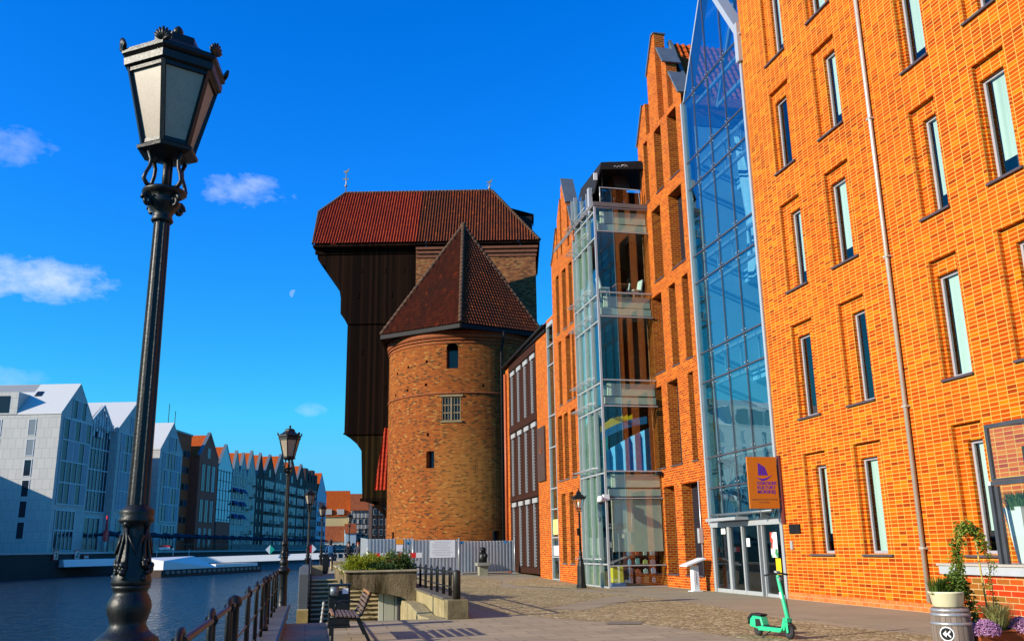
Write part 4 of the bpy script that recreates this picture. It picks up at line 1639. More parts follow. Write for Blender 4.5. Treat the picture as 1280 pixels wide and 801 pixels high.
# hexagonal roof
HR, EZ, AZ = 7.0, 17.28 - 0.2, 27.15 - 0.2
hv = [(HR * math.sin(R(1.5 + 60 * k)), -HR * math.cos(R(1.5 + 60 * k))) for k in range(6)]
b = MB()
for k in range(6):
    p, q = hv[k], hv[(k + 1) % 6]
    tiled_polygon(b, [(p[0], p[1], EZ), (q[0], q[1], EZ), (0, 0, AZ)], pitch=0.24, rowh=0.34, amp=0.13, lift=0.04, uoff=k * 30)
b.build('roof', M_TILE_D, TW, local=True)
b = MB()
for k in range(6):
    p = Vector((hv[k][0], hv[k][1], EZ + 0.06))
    a = Vector((0, 0, AZ + 0.1))
    for i in range(26):
        s0, s1 = p.lerp(a, i / 26), p.lerp(a, (i + 1.12) / 26)
        b.tube([s0, s1], [0.19, 0.15], 8)
b.ball((0, 0, AZ + 0.12), 0.26)
b.build('ridge_tile', M_RIDGE, TW, local=True)
b = MB()
for k in range(6):
    p, q = Vector((*hv[k], EZ - 0.17)), Vector((*hv[(k + 1) % 6], EZ - 0.17))
    b.beam(p * 1.0, q * 1.0, 0.18, 0.3)
b.poly([(x, y, EZ - 0.2) for x, y in hv])
b.build('eave_board', M_DARKMETAL, TW, local=True)
b = MB()
th = sang(-0.4) / TR
def cyl(a, r, z):
    return (r * math.sin(a), -r * math.cos(a), z - 0.2)
dpa = R(31)
b.tube([cyl(dpa, 6.35, 17.0), cyl(dpa, 6.3, 16.5), cyl(dpa, TR + 0.14, 15.6), cyl(dpa, TR + 0.14, 0.4)], 0.09, 8)
b.build('downpipe', M_DARKMETAL, TW, local=True)

# ------------------------------------------------------------------ timber crane house
CV = 73.0
CR = thing('timber_crane', 'huge medieval timber port crane with dark board hull jutting over the quay and red roof', 'crane', UV(-8, 76, 0.5), VA)
def C(u, v, z):
    return (u + 8, v - 76, z - 0.5)


V0, V1 = 73.0, 82.0
prof = [(-16.9, 26.75), (-16.78, 25.9), (-16.5, 25.45), (-16.1, 25.3), (-15.95, 24.7), (-15.6, 24.35), (-14.95, 23.85), (-14.7, 22.4), (-14.68, 21.05),
        (-14.3, 20.5), (-14.05, 20.05), (-14.05, 10.75), (-13.7, 10.65), (-13.0, 10.05), (-12.62, 9.5), (-12.45, 5.5), (-8.32, 5.5), (-8.32, 26.75)]
def prism_c(mb, pts, v0, v1):
    a = [mb.vert(C(u, v0, z)) for u, z in pts]
    c = [mb.vert(C(u, v1, z)) for u, z in pts]
    n = len(pts)
    mb.face(a[::-1])
    mb.face(c)
    for i in range(n):
        mb.face((a[i], a[(i + 1) % n], c[(i + 1) % n], c[i]))
b = MB()
up = prof[:11] + [(-14.05, 10.85), (-8.32, 10.85), (-8.32, 26.75)]
prism_c(b, up, V0, V1)
b.build('timber_hull', M_WOOD, CR, local=True)
b = MB()
prism_c(b, [(-14.02, 10.84), (-13.7, 10.65), (-13.0, 10.05), (-12.62, 9.5), (-12.45, 5.5), (-8.32, 5.5), (-8.32, 10.84)], V0 + 0.02, V1 - 0.02)
b.build('lower_hull', M_WOOD_LOW, CR, local=True)
b = MB()
for z, dz in ((26.3, 0.5), (20.1, 0.10), (10.82, 0.14), (5.45, 0.25)):
    ua = {26.3: -17.0, 20.1: -14.1, 10.82: -14.1, 5.45: -12.6}[z]
    a = C(ua, V0 - 0.12, z)
    c = C(-8.35, V0 + 0.0, z + dz)
    b.box(a[0], c[0], a[1], c[1], a[2], c[2])
for u, z in ((-13.2, 24.6), (-11.2, 24.6), (-9.6, 24.6), (-13.4, 22.4), (-10.6, 22.4), (-13.0, 17.5), (-11, 14.5)):
    a = C(u, V0 - 0.03, z)
    b.box(a[0], a[0] + 0.28, a[1], a[1] + 0.02, a[2], a[2] + 0.42)
for i in range(2):
    v = V0 + 0.3 + i * 8.2
    b.beam(C(-11.6, v, 5.5), C(-9.3, v, 3.2), 0.3, 0.35)
    b.beam(C(-9.3, v, 5.5), C(-9.3, v, 0.3), 0.4, 0.4)
    b.beam(C(-10.3, v, 5.4), C(-9.3, v, 4.2), 0.25, 0.25)
b.pieces('timber_brace', M_WOOD, CR, local=True)
# brick gate part
b = MB()
a, c = C(-8.3, V0 - 0.35, 0), C(1.9, V1 + 0.3, 26.75)
b.box(a[0], c[0], a[1], c[1], a[2], c[2])
a, c = C(-10.6, V0 + 0.5, 0.2), C(-8.32, V1 - 0.5, 5.2)
b.box(a[0], c[0], a[1], c[1], a[2], c[2])
b.build('brick_block', M_TOWER2, CR, local=True)
b = MB()
for z, e in ((25.75, 0.08), (26.1, 0.14), (26.45, 0.22)):
    a, c = C(-8.3, V0 - 0.35 - e, z), C(1.9 + e, V0 - 0.35, z + 0.2)
    b.box(a[0], c[0], a[1], c[1], a[2], c[2])
b.build('cornice', plain('cornice_brick', (0.16, 0.055, 0.025), 0.8, amt=0.3), CR, local=True)
# roofs
EU, EV0, EV1, EZ_, RV, RZc = 2.25, 72.35, 82.7, 27.05, 77.5, 33.75
def sl_v(z):
    return EV0 + (z - EZ_) / (RZc - EZ_) * (RV - EV0)
hz_ = 31.1
b = MB()
left = [C(-17.1, EV0, EZ_), C(-8.3, EV0, EZ_), C(-8.3, RV, RZc), C(-15.4, RV, RZc), C(-17.42, sl_v(hz_), hz_)]
tiled_polygon(b, left, pitch=0.24, rowh=0.36, amp=0.13, lift=0.03)
bk = [C(-17.1, EV1, EZ_), C(-8.3, EV1, EZ_), C(-8.3, RV, RZc), C(-15.4, RV, RZc), C(-17.42, 2 * RV - sl_v(hz_), hz_)]
b.poly(bk)
b.poly([C(-17.42, sl_v(hz_), hz_), C(-17.42, 2 * RV - sl_v(hz_), hz_), C(-15.4, RV, RZc)])
b.build('roof', M_TILE_L, CR, local=True)
b = MB()
right = [C(-8.28, EV0, EZ_), C(EU, EV0, EZ_), C(-1.88, RV, RZc), C(-8.28, RV, RZc)]
tiled_polygon(b, right, pitch=0.24, rowh=0.36, amp=0.13, lift=0.03, uoff=40)
tiled_polygon(b, [C(EU, EV0, EZ_), C(EU, EV1, EZ_), C(-1.88, RV, RZc)], pitch=0.3, rowh=0.36, amp=0.06, uoff=90)
b.poly([C(-8.28, EV1, EZ_), C(EU, EV1, EZ_), C(-1.88, RV, RZc), C(-8.28, RV, RZc)])
b.build('gate_roof', M_TILE_D, CR, local=True)
b = MB()
def ridge(mb, p, q, n, r=0.17):
    p, q = Vector(p), Vector(q)
    for i in range(n):
        mb.tube([p.lerp(q, i / n), p.lerp(q, (i + 1.1) / n)], [r, r * 0.82], 8)
ridge(b, C(-15.4, RV, RZc + 0.03), C(-1.88, RV, RZc + 0.03), 40)
ridge(b, C(EU, EV0, EZ_ + 0.05), C(-1.88, RV, RZc + 0.03), 24)
ridge(b, C(-17.42, sl_v(hz_), hz_ + 0.05), C(-15.4, RV, RZc + 0.05), 12)
ridge(b, C(-17.1, EV0, EZ_ + 0.05), C(-17.42, sl_v(hz_), hz_ + 0.05), 14, 0.12)
b.build('ridge_tile', M_RIDGE, CR, local=True)
b = MB()
b.poly([C(-17.05, EV0 + 0.3, EZ_), C(-17.05, EV1 - 0.3, EZ_), C(-17.38, 2 * RV - sl_v(hz_), hz_), C(-17.38, sl_v(hz_), hz_)])
a, c = C(-17.1, EV0, EZ_ - 0.26), C(-8.3, EV0 + 0.8, EZ_ - 0.06)
b.box(a[0], c[0], a[1], c[1], a[2], c[2])
a, c = C(-8.3, EV0, EZ_ - 0.2), C(EU, EV0 + 0.35, EZ_ - 0.06)
b.box(a[0], c[0], a[1], c[1], a[2], c[2])
b.build('eave_board', M_WOOD, CR, local=True)
b = MB()
a, c = C(0.0, 75.9, 29.2), C(1.75, 77.9, 30.6)
b.box(a[0], c[0], a[1], c[1], a[2], c[2])
a0_ = [C(-0.9, 75.8, 31.6), C(1.9, 75.8, 30.75), C(1.9, 78.0, 30.75), C(-0.9, 78.0, 31.6)]
b.poly(a0_)
b.poly([(x, y, z - 0.14) for x, y, z in a0_])
a, c = C(1.82, 75.8, 30.45), C(1.92, 78.0, 30.76)
b.box(a[0], c[0], a[1], c[1], a[2], c[2])
b.build('dormer', M_DARKMETAL, CR, local=True)
for k, (u, h) in enumerate(((-15.45, 2.2), (-2.1, 0.9))):
    b = MB()
    p = C(u, RV, RZc)
    b.tube([p, (p[0], p[1], p[2] + h)], 0.045, 6)
    b.box(p[0] - 0.28, p[0] + 0.22, p[1] - 0.02, p[1] + 0.02, p[2] + h * 0.62, p[2] + h * 0.68)
    b.prism([(p[0] - 0.3, p[2] + h), (p[0] + 0.05, p[2] + h + 0.1), (p[0] + 0.3, p[2] + h + 0.35), (p[0] + 0.15, p[2] + h - 0.1), (p[0] - 0.1, p[2] + h - 0.15)], 'y', p[1] - 0.03, p[1] + 0.03)
    b.ball((p[0], p[1], p[2] + h * 0.35), 0.13)
    b.build('weather_vane', plain('gilded_vane', (0.35, 0.3, 0.2), 0.4, 0.5), CR, local=True)
b = MB()
tiled_polygon(b, [C(-11.25, 71.2, 6.2), C(-8.6, 71.2, 6.2), C(-8.6, 72.9, 11.4), C(-10.75, 72.9, 11.4)], pitch=0.28, rowh=0.4, amp=0.09)
b.build('lean_to_roof', M_TILE_R, CR, local=True)
b = MB()
a, c = C(-10.85, 72.75, 11.35), C(-8.1, 73.0, 11.7)
b.box(a[0], c[0], a[1], c[1], a[2], c[2])
a, c = C(-10.3, 71.9, 5.0), C(-8.6, 73.0, 6.15)
b.box(a[0], c[0], a[1], c[1], a[2], c[2])
b.build('lean_to_beam', M_WOOD, CR, local=True)

# ================================================================== sheet metal fence
FY = 54.3
FE = thing('hoarding_fence', 'corrugated grey sheet metal hoarding closing off the round tower', 'fence', (7.5, FY, 0.2))
M_SHEET = plain('galvanised_sheet', (0.50, 0.53, 0.54), 0.35, 0.55, amt=0.10, sc=1.0)
def corr(mb, x0, x1, y, z0, z1, pitch=0.20, dep=0.075):
    n = int(round((x1 - x0) / pitch))
    pr = []
    for i in range(n):
        xa = x0 + (x1 - x0) * i / n
        w = (x1 - x0) / n
        pr += [(xa, y), (xa + 0.40 * w, y), (xa + 0.52 * w, y - dep), (xa + 0.88 * w, y - dep)]
    pr.append((x1, y))
    for i in range(len(pr) - 1):
        (a, ya), (c, yc) = pr[i], pr[i + 1]
        mb.poly([(a, ya, z0), (c, yc, z0), (c, yc, z1), (a, ya, z1)])
pan = [(3.38, 6.0), (6.04, 8.72), (8.78, 12.12)]
for k, (a, c) in enumerate(pan):
    b = MB()
    corr(b, a, c, FY, 0.32, 2.3 - 0.1 * k)
    b.build('panel', M_SHEET, FE)
b = MB()
b.poly([(3.36, FY, 0.3), (3.36, FY, 2.32), (3.1, FY + 2.3, 2.42), (3.1, FY + 2.3, 0.3)])
b.build('panel', M_SHEET, FE)
for x in (3.37, 6.02, 8.75, 12.14):
    b = MB()
    b.tube([(x, FY - 0.07, 0.15), (x, FY - 0.07, 2.3)], 0.03, 8)
    b.box(x - 0.18, x + 0.18, FY - 0.3, FY + 0.2, 0.15, 0.27)
    b.build('post', M_STEEL, FE)
b = MB()
b.box(3.4, 12.1, FY + 0.02, FY + 0.06, 0.9, 0.98)
b.box(3.4, 12.1, FY + 0.02, FY + 0.06, 1.9, 1.98)
b.build('rail', M_STEEL, FE)
NB = thing('notice_board', 'large white printed notice board on the metal hoarding', 'notice board', (7.8, FY - 0.06, 1.2))
b = MB()
b.box(7.02, 8.52, FY - 0.085, FY - 0.06, 1.18, 2.18)
b.build('board', plain('white_board', (0.78, 0.80, 0.80), 0.6, 0, amt=0.03), NB)
b = MB()
rg = random.Random(11)
for k in range(9):
    z = 2.06 - k * 0.095
    x0 = 7.15 + (0.0 if k % 4 else 0.15)
    x1 = 8.4 - rg.uniform(0, 0.35)
    b.box(x0, x1, FY - 0.089, FY - 0.086, z, z + 0.022)
b.build('printed_line', plain('grey_print', (0.4, 0.42, 0.45), 0.6), NB)
b = MB()
b.box(5.02, 5.45, FY - 0.08, FY - 0.055, 1.98, 2.28)
WS = tag(b.build('warning_sign', plain('orange_warning', (0.85, 0.28, 0.01), 0.5)), 'small orange warning sign on the metal hoarding above a white one', 'sign')
b = MB()
b.box(5.04, 5.42, FY - 0.08, FY - 0.055, 1.58, 1.96)
tag(b.build('warning_sign', plain('white_warning', (0.8, 0.78, 0.8), 0.5)), 'small white warning sign below the orange one on the hoarding', 'sign')
for k, x in enumerate((6.2 - 0.45, 8.9, 11.55)):
    b = MB()
    b.prism([(x - 0.1, 2.02), (x + 0.0, 1.94), (x + 0.12, 2.0), (x + 0.13, 2.1), (x, 2.08), (x - 0.08, 2.13)], 'y', FY - 0.075, FY - 0.055)
    tag(b.build('blue_tag', plain('blue_tag', (0.02, 0.3, 0.7), 0.5)), ['small blue tag on the hoarding just past the orange sign', 'small blue tag on the hoarding beside the white notice board', 'small blue tag on the hoarding next to the dark annex'][k], 'tag')
BR = thing('road_barrier', 'red and white striped barrier in front of the hoarding behind the junipers', 'barrier', (4.9, 52.6, 0.3))
for k in range(9):
    b = MB()
    x = 3.3 + k * 0.34
    b.box(x, x + 0.338, 52.6, 52.64, 1.22, 1.5)
    b.build('stripe', plain('barrier_red', (0.7, 0.02, 0.02), 0.5) if k % 2 else M_WHITESTEEL, BR)
for x in (3.5, 6.1):
    b = MB()
    b.box(x - 0.03, x + 0.03, 52.645, 52.7, 0.15, 1.5)
    b.box(x - 0.1, x + 0.1, 52.4, 52.9, 0.15, 0.22)
    b.build('leg', M_STEEL, BR)
# stone pedestal with dark sculpture
PE = thing('stone_pedestal', 'pale stone pedestal standing before the hoarding', 'pedestal', (9.85, 52.4, 0.18))
b = MB()
b.box(9.6, 10.12, 52.2, 52.7, 0.1, 0.70)
b.build('plinth', plain('grey_green_stone', (0.26, 0.25, 0.17), 0.8, amt=0.25), PE, bevel=0.02)
b = MB()
b.box(9.47, 10.25, 52.08, 52.82, 0.70, 0.88)
b.build('cap_stone', plain('grey_stone_top', (0.24, 0.24, 0.2), 0.8), PE, bevel=0.02)
b = MB()
b.lathe([(0.0, 0.885), (0.24, 0.885), (0.25, 1.15), (0.22, 1.35), (0.16, 1.5), (0.2, 1.6), (0.14, 1.72), (0.0, 1.75)], 14, 9.86, 52.45)
b.ball((9.98, 52.3, 1.25), (0.14, 0.12, 0.16))
b.ball((9.76, 52.35, 1.45), (0.12, 0.1, 0.2))
tag(b.build('bronze_sculpture', M_IRON), 'small dark bronze sculpture on the pale stone pedestal', 'sculpture')
# ================================================================== far bank
RA = math.atan2(0.9707, 0.2402)
RO = Vector((-37.43, 150.0, 2.0))
def ROW(s, t=0.0, z=0.0):
    return RO + Vector((0.2402 * s - 0.9707 * t, 0.9707 * s + 0.2402 * t, z))


b = MB()
def rp(s, t):
    p = ROW(s, t)
    return (p.x, p.y)
b.prism([rp(-160, -8), rp(330, -8), rp(330, 160), rp(-160, 160)], 'z', -2.2, 2.0)
kind(b.build('far_quay', plain('far_quay_paving', (0.16, 0.15, 0.14), 0.85)))
b = MB()
b.prism([rp(-160, -8.3), rp(330, -8.3), rp(330, -8.01), rp(-160, -8.01)], 'z', -2.2, 1.75)
QW = tag(b.build('quay_wall', plain('dark_sheet_piling', (0.018, 0.017, 0.018), 0.8, amt=0.4, sc=0.4)), 'long dark quay wall along the opposite bank', 'quay wall')
b = MB()
b.prism([rp(-160, -8.5), rp(330, -8.5), rp(330, -7.9), rp(-160, -7.9)], 'z', 1.78, 2.05)
tag(b.build('coping_stone', plain('pale_coping', (0.36, 0.36, 0.36), 0.7)), 'pale coping along the top of the opposite quay', 'coping')

M_PANELW = slab_mat('white_facade_panels', (0.55, 0.53, 0.48), (0.51, 0.49, 0.45), 1.2, 1.55, 0.03, (0.34, 0.34, 0.33), 0.05, 0.06)
def uvify(m):
    for n in m.node_tree.nodes:
        if n.type == 'TEX_COORD':
            for l in list(n.outputs['Object'].links):
                to = l.to_socket
                m.node_tree.links.remove(l)
                m.node_tree.links.new(n.outputs['UV'], to)
    return m


M_PANELW = uvify(M_PANELW)
M_ROOFW = plain('pale_sheet_roof', (0.58, 0.57, 0.53), 0.55, 0.1, amt=0.05)
M_ROOFG = plain('grey_sheet_roof', (0.26, 0.27, 0.27), 0.55, 0.1, amt=0.05)
M_LATT = plain('white_facade_lattice', (0.52, 0.54, 0.55), 0.5, 0, amt=0.04)
M_FSLAT = boards('grey_shutter_slats', (0.36, 0.38, 0.40), 0.4, 0.12)
FF = lambda u, v, d: (u, d, v)          # facade of a row house, d into the house


def row_house(name, label, s0, s1, eave, apex, sa, depth, wall, roofm, ftop=0.5, group=None, setb=0.0, para=0.0):
    t = thing(name, label, 'building', ROW(s0, setb), RA, group)
    w = s1 - s0
    a = sa - s0
    q = MB()
    pts = [(0, 0), (w, 0), (w, eave), (a, apex), (0, eave)]
    q.prism(pts, 'y', 0, depth)
    if para:
        pts2 = [(0, eave - 0.01), (w, eave - 0.01), (w, eave + para), (a, apex + para), (0, eave + para)]
        pts3 = [(0.001, eave), (0.001, eave + para), (a, apex + para), (w - 0.001, eave + para), (w - 0.001, eave), (a, apex)]
        q.prism([(0.0, eave), (a, apex), (a, apex + para), (0.0, eave + para * 0.6)], 'y', -0.02, 0.55)
        q.prism([(w, eave), (a, apex), (a, apex + para), (w, eave + para * 0.6)], 'y', -0.02, 0.55)
    q.build('wall', wall, t, local=True)
    q = MB()
    th = 0.18
    y0 = 0.0 if not para else 0.56
    q.prism([(-0.1, eave - 0.02), (a, apex + 0.02), (a, apex + th), (-0.1, eave + th)], 'y', y0 - (0.05 if not para else 0), depth)
    q.prism([(w + 0.1, eave - 0.02), (a, apex + 0.02), (a, apex + th), (w + 0.1, eave + th)], 'y', y0 - (0.05 if not para else 0), depth)
    q.build('roof', roofm, t, local=True)
    if para:
        q = MB()
        q.prism([(-0.05, eave + para * 0.6), (a, apex + para), (a, apex + para + 0.12), (-0.05, eave + para * 0.6 + 0.12)], 'y', -0.1, 0.62)
        q.prism([(w + 0.05, eave + para * 0.6), (a, apex + para), (a, apex + para + 0.12), (w + 0.05, eave + para * 0.6 + 0.12)], 'y', -0.1, 0.62)
        q.build('coping', M_LEAD, t, local=True)
    return t, w, a


PANES = [M_FARGL, M_FARGL, NT('curtained_pane').fin((0.20, 0.23, 0.25), 0.25, 0.0, 0.3), NT('blue_dark_pane').fin((0.03, 0.06, 0.10), 0.2, 0.0, 0.3)]
wrng = random.Random(77)


def far_win(t, x, z, w, h, fm, gm=None, shared={}, d=0.0, out=0.06, bars=1, axis='y'):
    if gm is None:
        gm = wrng.choice(PANES)
    key = (round(w, 2), round(h, 2), fm.name, (gm or M_FARGL).name, bars, axis)
    P = (lambda u, v, dd: (u, dd, v)) if axis == 'y' else (lambda u, v, dd: (dd, u, v))
    if key not in shared:
        q = MB()
        fr = 0.11
        q.boxP(P, 0, fr, 0, h, -out, 0.02)
        q.boxP(P, w - fr, w, 0, h, -out, 0.02)
        q.boxP(P, fr, w - fr, 0, fr, -out, 0.02)
        q.boxP(P, fr, w - fr, h - fr, h, -out, 0.02)
        for k in range(1, bars):
            u = w * k / bars
            q.boxP(P, u - 0.05, u + 0.05, fr, h - fr, -out + 0.01, 0.02)
        o = q.build('window', fm, t, local=True)
        q = MB()
        q.boxP(P, fr, w - fr, fr, h - fr, -0.03, -0.004)
        q.build('pane', gm or M_FARGL, o, local=True)
        o.location = (x, d, z) if axis == 'y' else (d, x, z)
        shared[key] = o
        return o
    return part_copy(shared[key], t, (x, d, z) if axis == 'y' else (d, x, z))


# --- white panelled block A
A, w, a = row_house('white_apartment_block', 'large white panelled block with sunlit end wall and dormer on the opposite bank', -1.6, 8.6, 20.7, 26.1, 3.4, 60, M_PANELW, M_ROOFW)
for c, x in enumerate((3.7, 9.1, 14.5, 20, 25.5, 31)):
    for k in range(6):
        far_win(A, x, 20.25 - 3.08 * k - 2.85, 1.25, 2.6, M_LATT, d=0.0, axis='x')
q = MB()
q.box(-0.05, -0.02, 9.0, 16.0, 0.0, 4.2)
q.build('ground_floor_glazing', M_FARGL, A, local=True)
q = MB()
q.box(-0.15, 4.2, 6.9, 24, 20.75, 24.2)
q.build('dormer', M_PANELW, A, local=True)
q = MB()
for y in (8.2, 11.8, 15.4):
    q.box(-0.22, -0.155, y, y + 3.2, 21.0, 23.6)
q.build('dormer_window', M_FARGL, A, local=True)
q = MB()
q.beam((1.35, 3.2, 22.3), (2.35, 3.2, 23.4), 1.0, 0.1)
q.beam((2.75, 5.6, 24.0), (3.55, 5.6, 24.85), 1.0, 0.1)
q.pieces('rooflight', M_FARGL, A, local=True)
# darker sheet on the slope
q = MB()
N_ = Vector((-5.4, 0, 5.0)).normalized()
def onsl(k, y):
    return Vector((0, y, 20.7 + 0.18)).lerp(Vector((5.0, y, 26.28)), k) + N_ * 0.02
q.poly([onsl(0.3, 6.6), onsl(0.99, 6.6), onsl(0.99, 17), onsl(0.3, 17)])
q.build('roof_sheet', M_ROOFG, A, local=True)


def lattice_front(t, x0, x1, z0, z1, nx, nz, d=-0.12, dark=0.5, rng=random.Random(2)):
    """storeys of tall shutters and glazing"""
    dx, dz = (x1 - x0) / nx, (z1 - z0) / nz
    q = MB()
    q.box(x0, x1, d + 0.06, d + 0.1, z0, z1)
    q.build('glazing', M_FARGL, t, local=True)
    q = MB()
    for k in range(nz + 1):
        q.box(x0, x1, d - 0.05, d + 0.055, z0 + k * dz - 0.09, z0 + k * dz + 0.09)
    for k in range(nx + 1):
        q.box(x0 + k * dx - 0.07, x0 + k * dx + 0.07, d - 0.04, d + 0.05, z0, z1)
    q.build('facade_lattice', M_LATT, t, local=True)
    for i in range(nx):
        for j in range(nz):
            if rng.random() > dark:
                q = MB()
                q.box(x0 + i * dx + 0.1, x0 + (i + 1) * dx - 0.1, d - 0.03, d + 0.02, z0 + j * dz + 0.12, z0 + (j + 1) * dz - 0.12)
                q.build('shutter', M_FSLAT, t, local=True)


lattice_front(A, 1.0, 9.6, 7.2, 20.2, 5, 4, rng=random.Random(4))
lattice_front(A, 3.2, 7.4, 20.4, 23.4, 3, 1, rng=random.Random(8), dark=0.6)
lattice_front(A, 1.2, 7.0, 0.3, 6.3, 5, 2, dark=1.0)
# --- glazed infill gable
Bq, w, a = row_house('glazed_gable_house', 'white latticed glass gable set between two white panelled blocks', 8.7, 17.9, 20.4, 24.2, 13.6, 30, M_PANELW, M_ROOFW, setb=1.2)
lattice_front(Bq, 0.4, 8.8, 6.5, 20.3, 7, 4, dark=1.0)
q = MB()
for k in range(9):
    x = 0.8 + k * 0.95
    zt = 20.4 + (3.6 * (1 - abs(x - 4.9) / 4.9))
    q.box(x - 0.1, x + 0.1, -0.5, -0.3, 20.3, zt)
    for j in range(2):
        z = 18.6 + random.random() * 3
        q.box(x + 0.2, x + 0.7, -0.4, -0.3, z, min(z + 2.0, zt))
q.beam((0, -0.4, 20.4), (4.9, -0.4, 24.3), 0.25, 0.3)
q.beam((9.2, -0.4, 20.4), (4.9, -0.4, 24.3), 0.25, 0.3)
q.build('gable_lattice', M_LATT, Bq, local=True)
lattice_front(Bq, 2.2, 7.6, 0.3, 5.6, 3, 1, dark=1.0)
# --- white block C
Cq, w, a = row_house('white_apartment_block', 'middle white panelled block with plain pale roof behind the big lamp post', 18.0, 31.8, 20.9, 26.5, 24.5, 40, M_PANELW, M_ROOFW)
lattice_front(Cq, 1.2, 12.6, 7.0, 20.3, 8, 4, rng=random.Random(5))
lattice_front(Cq, 4.5, 9.0, 20.8, 23.6, 3, 1, rng=random.Random(6))
lattice_front(Cq, 2.0, 11.0, 0.3, 5.6, 5, 1, dark=1.0)
Dq, w, a = row_house('white_apartment_block', 'end white panelled block next to the dark red brick block', 36.2, 47.4, 19.2, 25.0, 41.8, 40, M_PANELW, M_ROOFW)
lattice_front(Dq, 1.4, 10.4, 5.6, 18.9, 6, 4, rng=random.Random(9))
lattice_front(Dq, 4.2, 7.6, 19.3, 22.2, 3, 1, rng=random.Random(6))
lattice_front(Dq, 3.0, 9.4, 0.3, 5.0, 4, 1, dark=1.0)
for k in range(4):
    far_win(Dq, 5, 15.5 - 3.1 * k, 1.25, 2.6, M_LATT, axis='x')

# --- dark red block with antennas
M_DKBRICK = plain('dark_red_render', (0.46, 0.07, 0.016), 0.8, amt=0.2, sc=0.5)
M_BRN = plain('dark_brown_facade', (0.04, 0.018, 0.014), 0.75, amt=0.25, sc=0.6)
M_PINK = plain('brick_pink_facade', (0.44, 0.07, 0.035), 0.75, amt=0.15, sc=0.6)
M_BLUEF = plain('pale_blue_facade', (0.36, 0.48, 0.56), 0.6, amt=0.1)
M_WHF = plain('whitewashed_facade', (0.52, 0.47, 0.39), 0.7, amt=0.06)
M_DKF = plain('brown_black_facade', (0.034, 0.018, 0.013), 0.7, amt=0.2)
M_GRF = plain('grey_facade', (0.12, 0.10, 0.085), 0.7, amt=0.1)
M_GLF = NT('blue_mirror_glass').fin((0.10, 0.24, 0.32), 0.05, 0.5, 1.0)
M_FRG = plain('green_grey_frame', (0.09, 0.10, 0.07), 0.6)
RB = thing('red_brick_block', 'flat roofed dark red brick block with roof antennas on the opposite bank', 'building', ROW(48.0, 2.0), RA)
q = MB()
q.box(0, 9.0, 0, 16, 0, 24.2)
q.build('wall', M_DKBRICK, RB, local=True)
q = MB()
q.box(-0.2, 9.2, -0.2, 16.2, 24.21, 24.6)
q.build('roof', M_LEAD, RB, local=True)
for k in range(6):
    for j in range(4):
        far_win(RB, 0.7 + j * 2.05, 2.2 + 3.45 * k, 1.7, 1.5, M_FRG)
for x, h in ((3.0, 6.0), (6.5, 5.0)):
    q = MB()
    q.tube([(x, 3, 24.5), (x, 3, 24.5 + h)], 0.07, 6)
    q.build('antenna', M_DARKMETAL, RB, local=True)

specs = [
    ('gabled_townhouse', 'pinkish brick gabled house with tall dark windows and orange roof', 57.2, 68.9, 19.8, 25.0, 62.7, M_PINK, 'pink'),
    ('gabled_townhouse', 'gabled house with a mirror blue glass front', 69.1, 79.0, 18.4, 23.6, 73.9, M_GLF, 'glass'),
    ('gabled_townhouse', 'narrow white gabled house with blue awnings next to the mirror glass one', 79.3, 84.5, 17.6, 23.0, 81.9, M_WHF, 'awn'),
    ('gabled_townhouse', 'second narrow white gabled house with blue awnings', 84.6, 89.9, 18.4, 23.0, 87.2, M_WHF, 'awn'),
    ('gabled_townhouse', 'white gabled house with black window bands beside the awning houses', 90.1, 97.8, 17.6, 24.2, 93.8, M_WHF, 'grid'),
    ('gabled_townhouse', 'narrow dark brown gabled house with a blank front', 98.0, 104.6, 18.5, 24.4, 101.2, M_BRN, 'few'),
    ('gabled_townhouse', 'dark gabled house with pale window frames just before the second lamp post', 104.9, 115.2, 19.6, 24.8, 110.0, M_DKF, 'grid'),
    ('gabled_townhouse', 'dark grey gabled house directly behind the second lamp post lantern', 115.5, 127.2, 20.4, 26.0, 120.6, M_GRF, 'grid'),
    ('gabled_townhouse', 'black brown gabled house with white frames just past the second lamp post', 127.5, 138.8, 20.0, 25.4, 133.0, M_DKF, 'grid'),
    ('gabled_townhouse', 'brown gabled house with steep grey gable towards the far end', 139.1, 148.5, 20.4, 25.2, 143.8, M_BRN, 'grid'),
]
